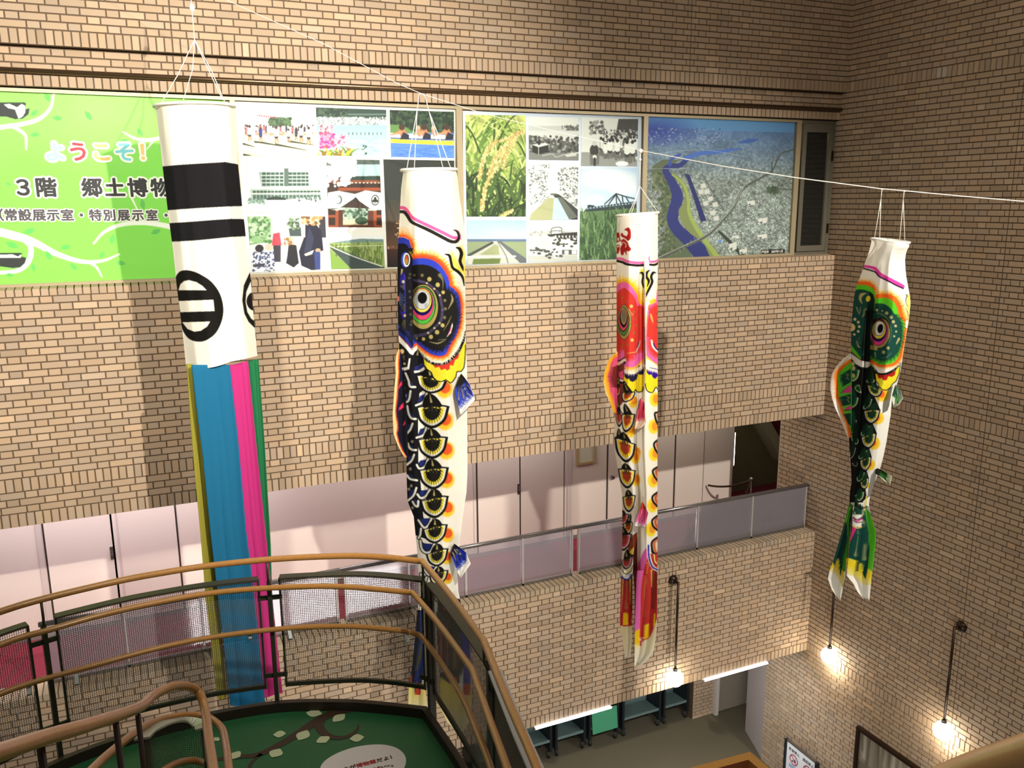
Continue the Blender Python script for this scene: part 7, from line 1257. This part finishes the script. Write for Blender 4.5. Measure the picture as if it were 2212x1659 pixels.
p0 = on_z(741, 1666, FLZ+0.006); p1 = on_z(853, 1637, FLZ+0.006); ex = (p1-p0); em = ex.length/7.5; ez = Vector((-ex.y, ex.x, 0)); DRK = INK('maroon', (92, 44, 44)); RDI = INK('bubble_red', (166, 44, 52))
for i, ch in enumerate('よが博物館だよ！'):
    lettering('letter', ch, p0+ex.normalized()*em*i*0.97, ex, ez, em*0.95, RDI if ch in '博物館' else DRK, bub, 0.002, 0, 0.001)
p2_ = on_z(800, 1668, FLZ+0.006)
for i, ch in enumerate('てね～。'): lettering('letter', ch, p2_+ex.normalized()*em*i, ex, ez, em*0.95, DRK, bub, 0.002, 0, 0.001)

# ---- balustrade: one thing, with handrails, posts and mesh panels as parts
bal = empty('landing_balustrade', (0.8, -3.7, LZ), 'curved balustrade round the green landing with three wooden rails and dark mesh panels', 'railing')
def path3(pts, z, n=6): return [(p[0], p[1], z) for p in bez([(x, y, 0) for x, y in pts], n)]
railT = [(-2.0, -4.50), (-1.55, -4.10), (-1.20, -3.83), (-0.911, -3.640), (-0.657, -3.548), (-0.245, -3.470), (0.018, -3.455), (0.353, -3.468), (0.787, -3.547), (1.257, -3.705), (1.525, -3.860), (1.75, -4.044)]
railT2 = [(1.75, -4.044), (1.742, -4.65), (1.714, -5.276)]; railT3 = [(1.714, -5.276), (1.600, -5.85), (1.495, -6.431), (1.38, -6.95)]
TOPZ, MIDZ, LOWZ = LZ+1.14, LZ+0.94, LZ+0.60
MB().tube(path3(railT, TOPZ)+path3(railT2, TOPZ)[1:]+path3(railT3, TOPZ)[1:], 0.022, 14).build('top_handrail', WOOD, bal, True)
railM = [(-2.0, -4.52), (-1.5, -4.10), (-0.928, -3.690), (-0.649, -3.598), (-0.264, -3.505), (0.275, -3.480), (0.771, -3.590), (1.227, -3.785), (1.655, -4.095)]
railM2 = [(1.655, -4.095), (1.668, -4.62), (1.660, -5.22)]; railM3 = [(1.660, -5.22), (1.556, -5.745), (1.481, -6.124), (1.33, -6.8)]
MB().tube(path3(railM, MIDZ)+path3(railM2, MIDZ)[1:]+path3(railM3, MIDZ)[1:], 0.020, 14).build('middle_handrail', WOOD, bal, True)
railL = [(-2.0, -4.52), (-1.5, -4.08), (-0.970, -3.675), (-0.439, -3.550), (0.156, -3.475), (0.755, -3.556), (1.229, -3.725), (1.581, -3.960), (1.675, -4.06), (1.705, -4.16), (1.708, -4.568), (1.690, -4.976), (1.641, -5.323), (1.586, -5.663), (1.45, -6.25), (1.33, -6.8)]
MB().tube(path3(railL, LOWZ), 0.019, 14).build('lower_handrail', WOOD, bal, True)
# panel path lies just outside the rails
base = [Vector((p[0], p[1], 0)) for p in bez([(x, y, 0) for x, y in railT], 8)]+[Vector((p[0], p[1], 0)) for p in bez([(x, y, 0) for x, y in railT2], 8)][1:]+[Vector((p[0], p[1], 0)) for p in bez([(x, y, 0) for x, y in railT3], 8)][1:]
pan = offs(base, 0.045); cum = [0.0]
for i in range(1, len(pan)): cum.append(cum[-1]+(pan[i]-pan[i-1]).length)
def at_s(s_): 
    i = max(1, min(len(pan)-1, int(np.searchsorted(cum, s_)))); t = (s_-cum[i-1])/(cum[i]-cum[i-1]+1e-9); return pan[i-1]*(1-t)+pan[i]*t
def s_of(pt):
    return min(((at_s(s_)-Vector(pt)).length, s_) for s_ in np.linspace(0, cum[-1], 1500))[1]
def s_px(px, py, z):
    q = on_z(px, py, z); return s_of((q.x, q.y, 0))
PZ0, PZ1 = LZ+0.10, LZ+0.985
corner = s_of((1.79, -4.03, 0)); bend = s_of((1.76, -5.28, 0))
pA = s_px(95, 1345, PZ1); pB = s_px(578, 1257, PZ1)
posts = [pA, pB, corner, bend]
spans = [(pA-1.28, pA-0.09), (pA+0.075, pB-0.075), (pB+0.075, corner-0.05), (corner+0.07, bend-0.05), (bend+0.07, cum[-1]-0.05)]
FRM = DARKM; WIRE = pmat('wire_mesh', srgb(84, 82, 74), 0.5, 0.2)
def seg(s0, s1, n=None):
    n = n or max(2, int((s1-s0)/0.06)); return [at_s(x) for x in np.linspace(s0, s1, n+1)]
for (s0, s1) in spans:
    if s1 <= s0: continue
    P = seg(s0, s1)
    last = s0 > bend; strip('panel_top_bar', P, -0.035, 0.045 if last else 0.035, PZ1-0.014, PZ1, pmat('painted_sheen_bar', srgb(166, 170, 176), 0.35, 0.3) if last else FRM, bal); strip('panel_bottom_bar', P, -0.012, 0.012, PZ0, PZ0+0.03, FRM, bal)  # last bar made pale: its reflected light is put into the base colour
    for se in (s0, s1):
        q = at_s(se); d = (at_s(min(se+0.02, cum[-1]))-at_s(max(se-0.02, 0))).normalized(); MB().bar((q.x, q.y, PZ0), (q.x, q.y, PZ1-0.014), 0.03, 0.014, (d.x, d.y, 0)).build('panel_stile', FRM, bal)
    w = MB(); L = s1-s0; nv = int(L/0.0135); nh = int((PZ1-PZ0-0.05)/0.0135)
    for i in range(1, nv):
        q = at_s(s0+L*i/nv); t = 0.0016; x, y = q.x, q.y
        w.add([(x-t, y, PZ0+0.02), (x, y-t, PZ0+0.02), (x+t, y, PZ0+0.02), (x, y+t, PZ0+0.02), (x-t, y, PZ1-0.01), (x, y-t, PZ1-0.01), (x+t, y, PZ1-0.01), (x, y+t, PZ1-0.01)], [[0, 1, 5, 4], [1, 2, 6, 5], [2, 3, 7, 6], [3, 0, 4, 7]])
    Q = seg(s0, s1, max(3, int(L/0.09))); Oa, Ob = offs(Q, -0.0016), offs(Q, 0.0016)
    for j in range(1, nh):
        z = PZ0+0.03+(PZ1-PZ0-0.05)*j/nh; vs = []; fs = []
        for a, b_, c in zip(Oa, Ob, Q): vs += [(a.x, a.y, z), (c.x, c.y, z+0.0016), (b_.x, b_.y, z), (c.x, c.y, z-0.0016)]
        for i in range(len(Q)-1):
            for k in range(4): fs.append([4*i+k, 4*i+(k+1) % 4, 4*i+4+(k+1) % 4, 4*i+4+k])
        w.add(vs, fs)
    w.build('mesh_infill', WIRE, bal)
for sp in posts:
    q = at_s(sp); d = (at_s(min(sp+0.02, cum[-1]))-at_s(max(sp-0.02, 0))).normalized(); n = Vector((-d.y, d.x, 0))
    po = MB().bar((q.x, q.y, FLZ-0.2), (q.x, q.y, PZ1-0.03), 0.055, 0.03, (d.x, d.y, 0)).build('post', DARKM, bal)
    qi = q-n*0.045; MB().tube([(q.x, q.y, PZ1-0.05), (qi.x*0.5+q.x*0.5, qi.y*0.5+q.y*0.5, PZ1-0.03), (qi.x, qi.y, PZ1+0.02), (qi.x, qi.y, TOPZ-0.015)], 0.009, 8).build('rail_stem', DARKM, bal, True)
    for z in (PZ0+0.10, PZ1-0.16): MB().bar(at_s(max(sp-0.085, 0))+Vector((0, 0, z)), at_s(min(sp+0.085, cum[-1]))+Vector((0, 0, z)), 0.012, 0.035).build('clip', DARKM, bal)
CLR = pmat('clear_grey_plastic', srgb(176, 184, 180), 0.3)
for (px, py) in ((540, 1371), (627, 1371), (165, 1468), (62, 1490), (880, 1378), (955, 1440)):
    q = on_z(px, py, LOWZ-0.03); MB().bar((q.x, q.y-0.004, q.z-0.035), (q.x, q.y+0.045, q.z+0.01), 0.024, 0.03).build('rail_bracket', CLR, bal)

# ================================================================ stair handrail coming down on the left
sh = empty('stair_handrail', (-0.1, -5.6, LZ), 'wooden stair handrail with rounded double loop rising towards the lower left corner', 'railing')
def dpath(pts, n=6): return [tuple(p) for p in bez([tuple(at_depth(*q)) for q in pts], n)]
up = dpath([(-260, 1700, 1.35), (-120, 1660, 1.65), (0, 1625, 2.0), (100, 1592, 2.35), (200, 1563, 2.75), (300, 1528, 3.55), (332, 1502, 4.0), (372, 1483, 4.3), (408, 1483, 4.5), (432, 1500, 4.55), (444, 1540, 4.4), (450, 1590, 4.0), (460, 1659, 3.5), (470, 1740, 3.0)])
MB().tube(up, 0.0225, 16).build('upper_handrail', WOOD, sh, True)
lo = dpath([(120, 1760, 2.9), (200, 1662, 3.4), (262, 1606, 3.9), (308, 1572, 4.25), (356, 1553, 4.55), (405, 1545, 4.75), (448, 1549, 4.8), (478, 1572, 4.65), (487, 1605, 4.3), (494, 1659, 3.8), (502, 1740, 3.3)])
MB().tube(lo, 0.0195, 16).build('lower_handrail', WOOD, sh, True)
lo2 = dpath([(300, 1720, 3.7), (350, 1668, 4.1), (392, 1646, 4.45), (430, 1645, 4.55), (462, 1668, 4.3), (480, 1730, 3.9)])
MB().tube(lo2, 0.0185, 14).build('lowest_handrail', WOOD, sh, True)
arch = dpath([(306, 1594, 4.0), (326, 1575, 4.25), (361, 1558, 4.45), (398, 1554, 4.6), (430, 1562, 4.62), (437, 1572, 4.5)])
ap_ = [Vector(p) for p in arch]; vs = []; fs = []
for i, p in enumerate(ap_):
    d = (ap_[min(i+1, len(ap_)-1)]-ap_[max(i-1, 0)]); d.z = 0; d.normalize(); n = Vector((-d.y, d.x, 0))*0.035; vs += [p-n, p+n, p+n-Vector((0, 0, 0.012)), p-n-Vector((0, 0, 0.012))]
for i in range(len(ap_)-1):
    for k in range(4): fs.append([4*i+k, 4*i+(k+1) % 4, 4*i+4+(k+1) % 4, 4*i+4+k])
fs += [[0, 1, 2, 3], [4*len(ap_)-4+k for k in range(4)]]
mesh_obj('panel_top_bar', vs, fs, pmat('light_metal_bar', srgb(168, 176, 162), 0.3, 0.5), sh)
w = MB(); cl = [0.0]
for i in range(1, len(ap_)): cl.append(cl[-1]+(ap_[i]-ap_[i-1]).length)
def arch_at(s_): return Vector([np.interp(s_, cl, [p[k] for p in ap_]) for k in range(3)])
nv = int(cl[-1]/0.014); t = 0.0011
for i in range(1, nv):
    q = arch_at(cl[-1]*i/nv); x, y, z = q; zb = FLZ+0.10
    w.add([(x-t, y, zb), (x, y-t, zb), (x+t, y, zb), (x, y+t, zb), (x-t, y, z-0.01), (x, y-t, z-0.01), (x+t, y, z-0.01), (x, y+t, z-0.01)], [[0, 1, 5, 4], [1, 2, 6, 5], [2, 3, 7, 6], [3, 0, 4, 7]])
qs = [arch_at(s_) for s_ in np.linspace(0, cl[-1], 30)]
for j in range(1, 60): 
    P = [Vector((q.x, q.y, q.z-0.014*j)) for q in qs]
    if max(p.z for p in P) < FLZ+0.1: break
    w.tube([p for p in P if p.z > FLZ+0.1] if sum(p.z > FLZ+0.1 for p in P) > 2 else P, 0.0011, 4)
w.build('mesh_infill', WIRE, sh)
for (px, py, d_) in ((250, 1560, 3.1), (298, 1545, 3.55), (88, 1615, 2.36)):
    q = at_depth(px, py, d_); MB().tube([tuple(q), (q.x, q.y, FLZ+0.001)], 0.011, 10).build('stem', pmat('brown_steel_stem', srgb(70, 58, 54), 0.35, 0.6), sh, True)
for (px, py, d_) in ((308, 1600, 4.02), (445, 1640, 3.85)):
    q = at_depth(px, py, d_); MB().bar((q.x, q.y, q.z), (q.x, q.y, FLZ), 0.03, 0.02, (1, 0, 0)).build('post', DARKM, sh)
# ================================================================ the viewer's own landing, bottom corners
fr = empty('near_handrail', tuple(on_z(2150, 1630, E(-0.70))), 'blurred pale wooden handrail in the lower right corner', 'railing')
pp = [at_depth(1960, 1745, 1.05), at_depth(2080, 1690, 0.98), at_depth(2212, 1645, 0.92), at_depth(2400, 1585, 0.84)]
MB().tube([tuple(p) for p in bez([tuple(p) for p in pp], 6)], 0.026, 18).build('handrail', wood_mat('pale_handrail_wood', srgb(214, 164, 104), srgb(236, 192, 134)), fr, True)
for t_ in (0.15, 0.9):
    q = pp[0]*(1-t_)+pp[-1]*t_; MB().tube([tuple(q), (q.x, q.y, E(-1.55))], 0.012, 8).build('stem', DARKM, fr, True)
tz = E(-3.0); c0 = on_z(1620, 1624, tz); c1 = on_z(1440, 1672, tz); c2 = on_z(1700, 1690, tz); ux = (c1-c0).normalized(); uy = (c2-c0).normalized()
bx = empty('velvet_tray', tuple(c0), 'wood rimmed tray lined with purple velvet at the bottom edge of the view', 'tray'); Lx, Ly, rw, rh = 1.1, 0.9, 0.055, 0.10
def qd(a, b_, c, d, z0, z1):
    P = [c0+ux*u_+uy*v_ for u_, v_ in ((a, c), (b_, c), (b_, d), (a, d))]; return [(p.x, p.y, z) for z in (z0, z1) for p in P]
r_ = MB()
for a_, b_, c_, d_ in ((0, Lx, 0, rw), (0, Lx, Ly-rw, Ly), (0, rw, rw, Ly-rw), (Lx-rw, Lx, rw, Ly-rw)): r_.hexa(qd(a_, b_, c_, d_, tz-rh, tz))
r_.build('wooden_rim', wood_mat('honey_wood', srgb(186, 132, 62), srgb(206, 156, 84)), bx); VEL = pmat('purple_velvet', srgb(132, 44, 92), 0.9, 0, 0.2, 9.0)
MB().hexa(qd(rw, Lx-rw, rw, Ly-rw, tz-rh, tz-0.07)).build('velvet_lining', VEL, bx); MB().hexa(qd(rw+0.10, Lx-rw-0.1, rw+0.10, Ly-rw-0.10, tz-0.07, tz-0.02)).build('velvet_cushion', pmat('rose_velvet', srgb(176, 84, 122), 0.9, 0, 0.2, 9.0), bx)
ctr = c0+ux*Lx/2+uy*Ly/2; MB().tube([(ctr.x, ctr.y, 0.0), (ctr.x, ctr.y, tz-rh)], [0.06, 0.06], 14).build('pedestal', DARKM, bx, True); MB().tube([(ctr.x, ctr.y, 0.0), (ctr.x, ctr.y, 0.03)], 0.3, 24).build('base', DARKM, bx, True)
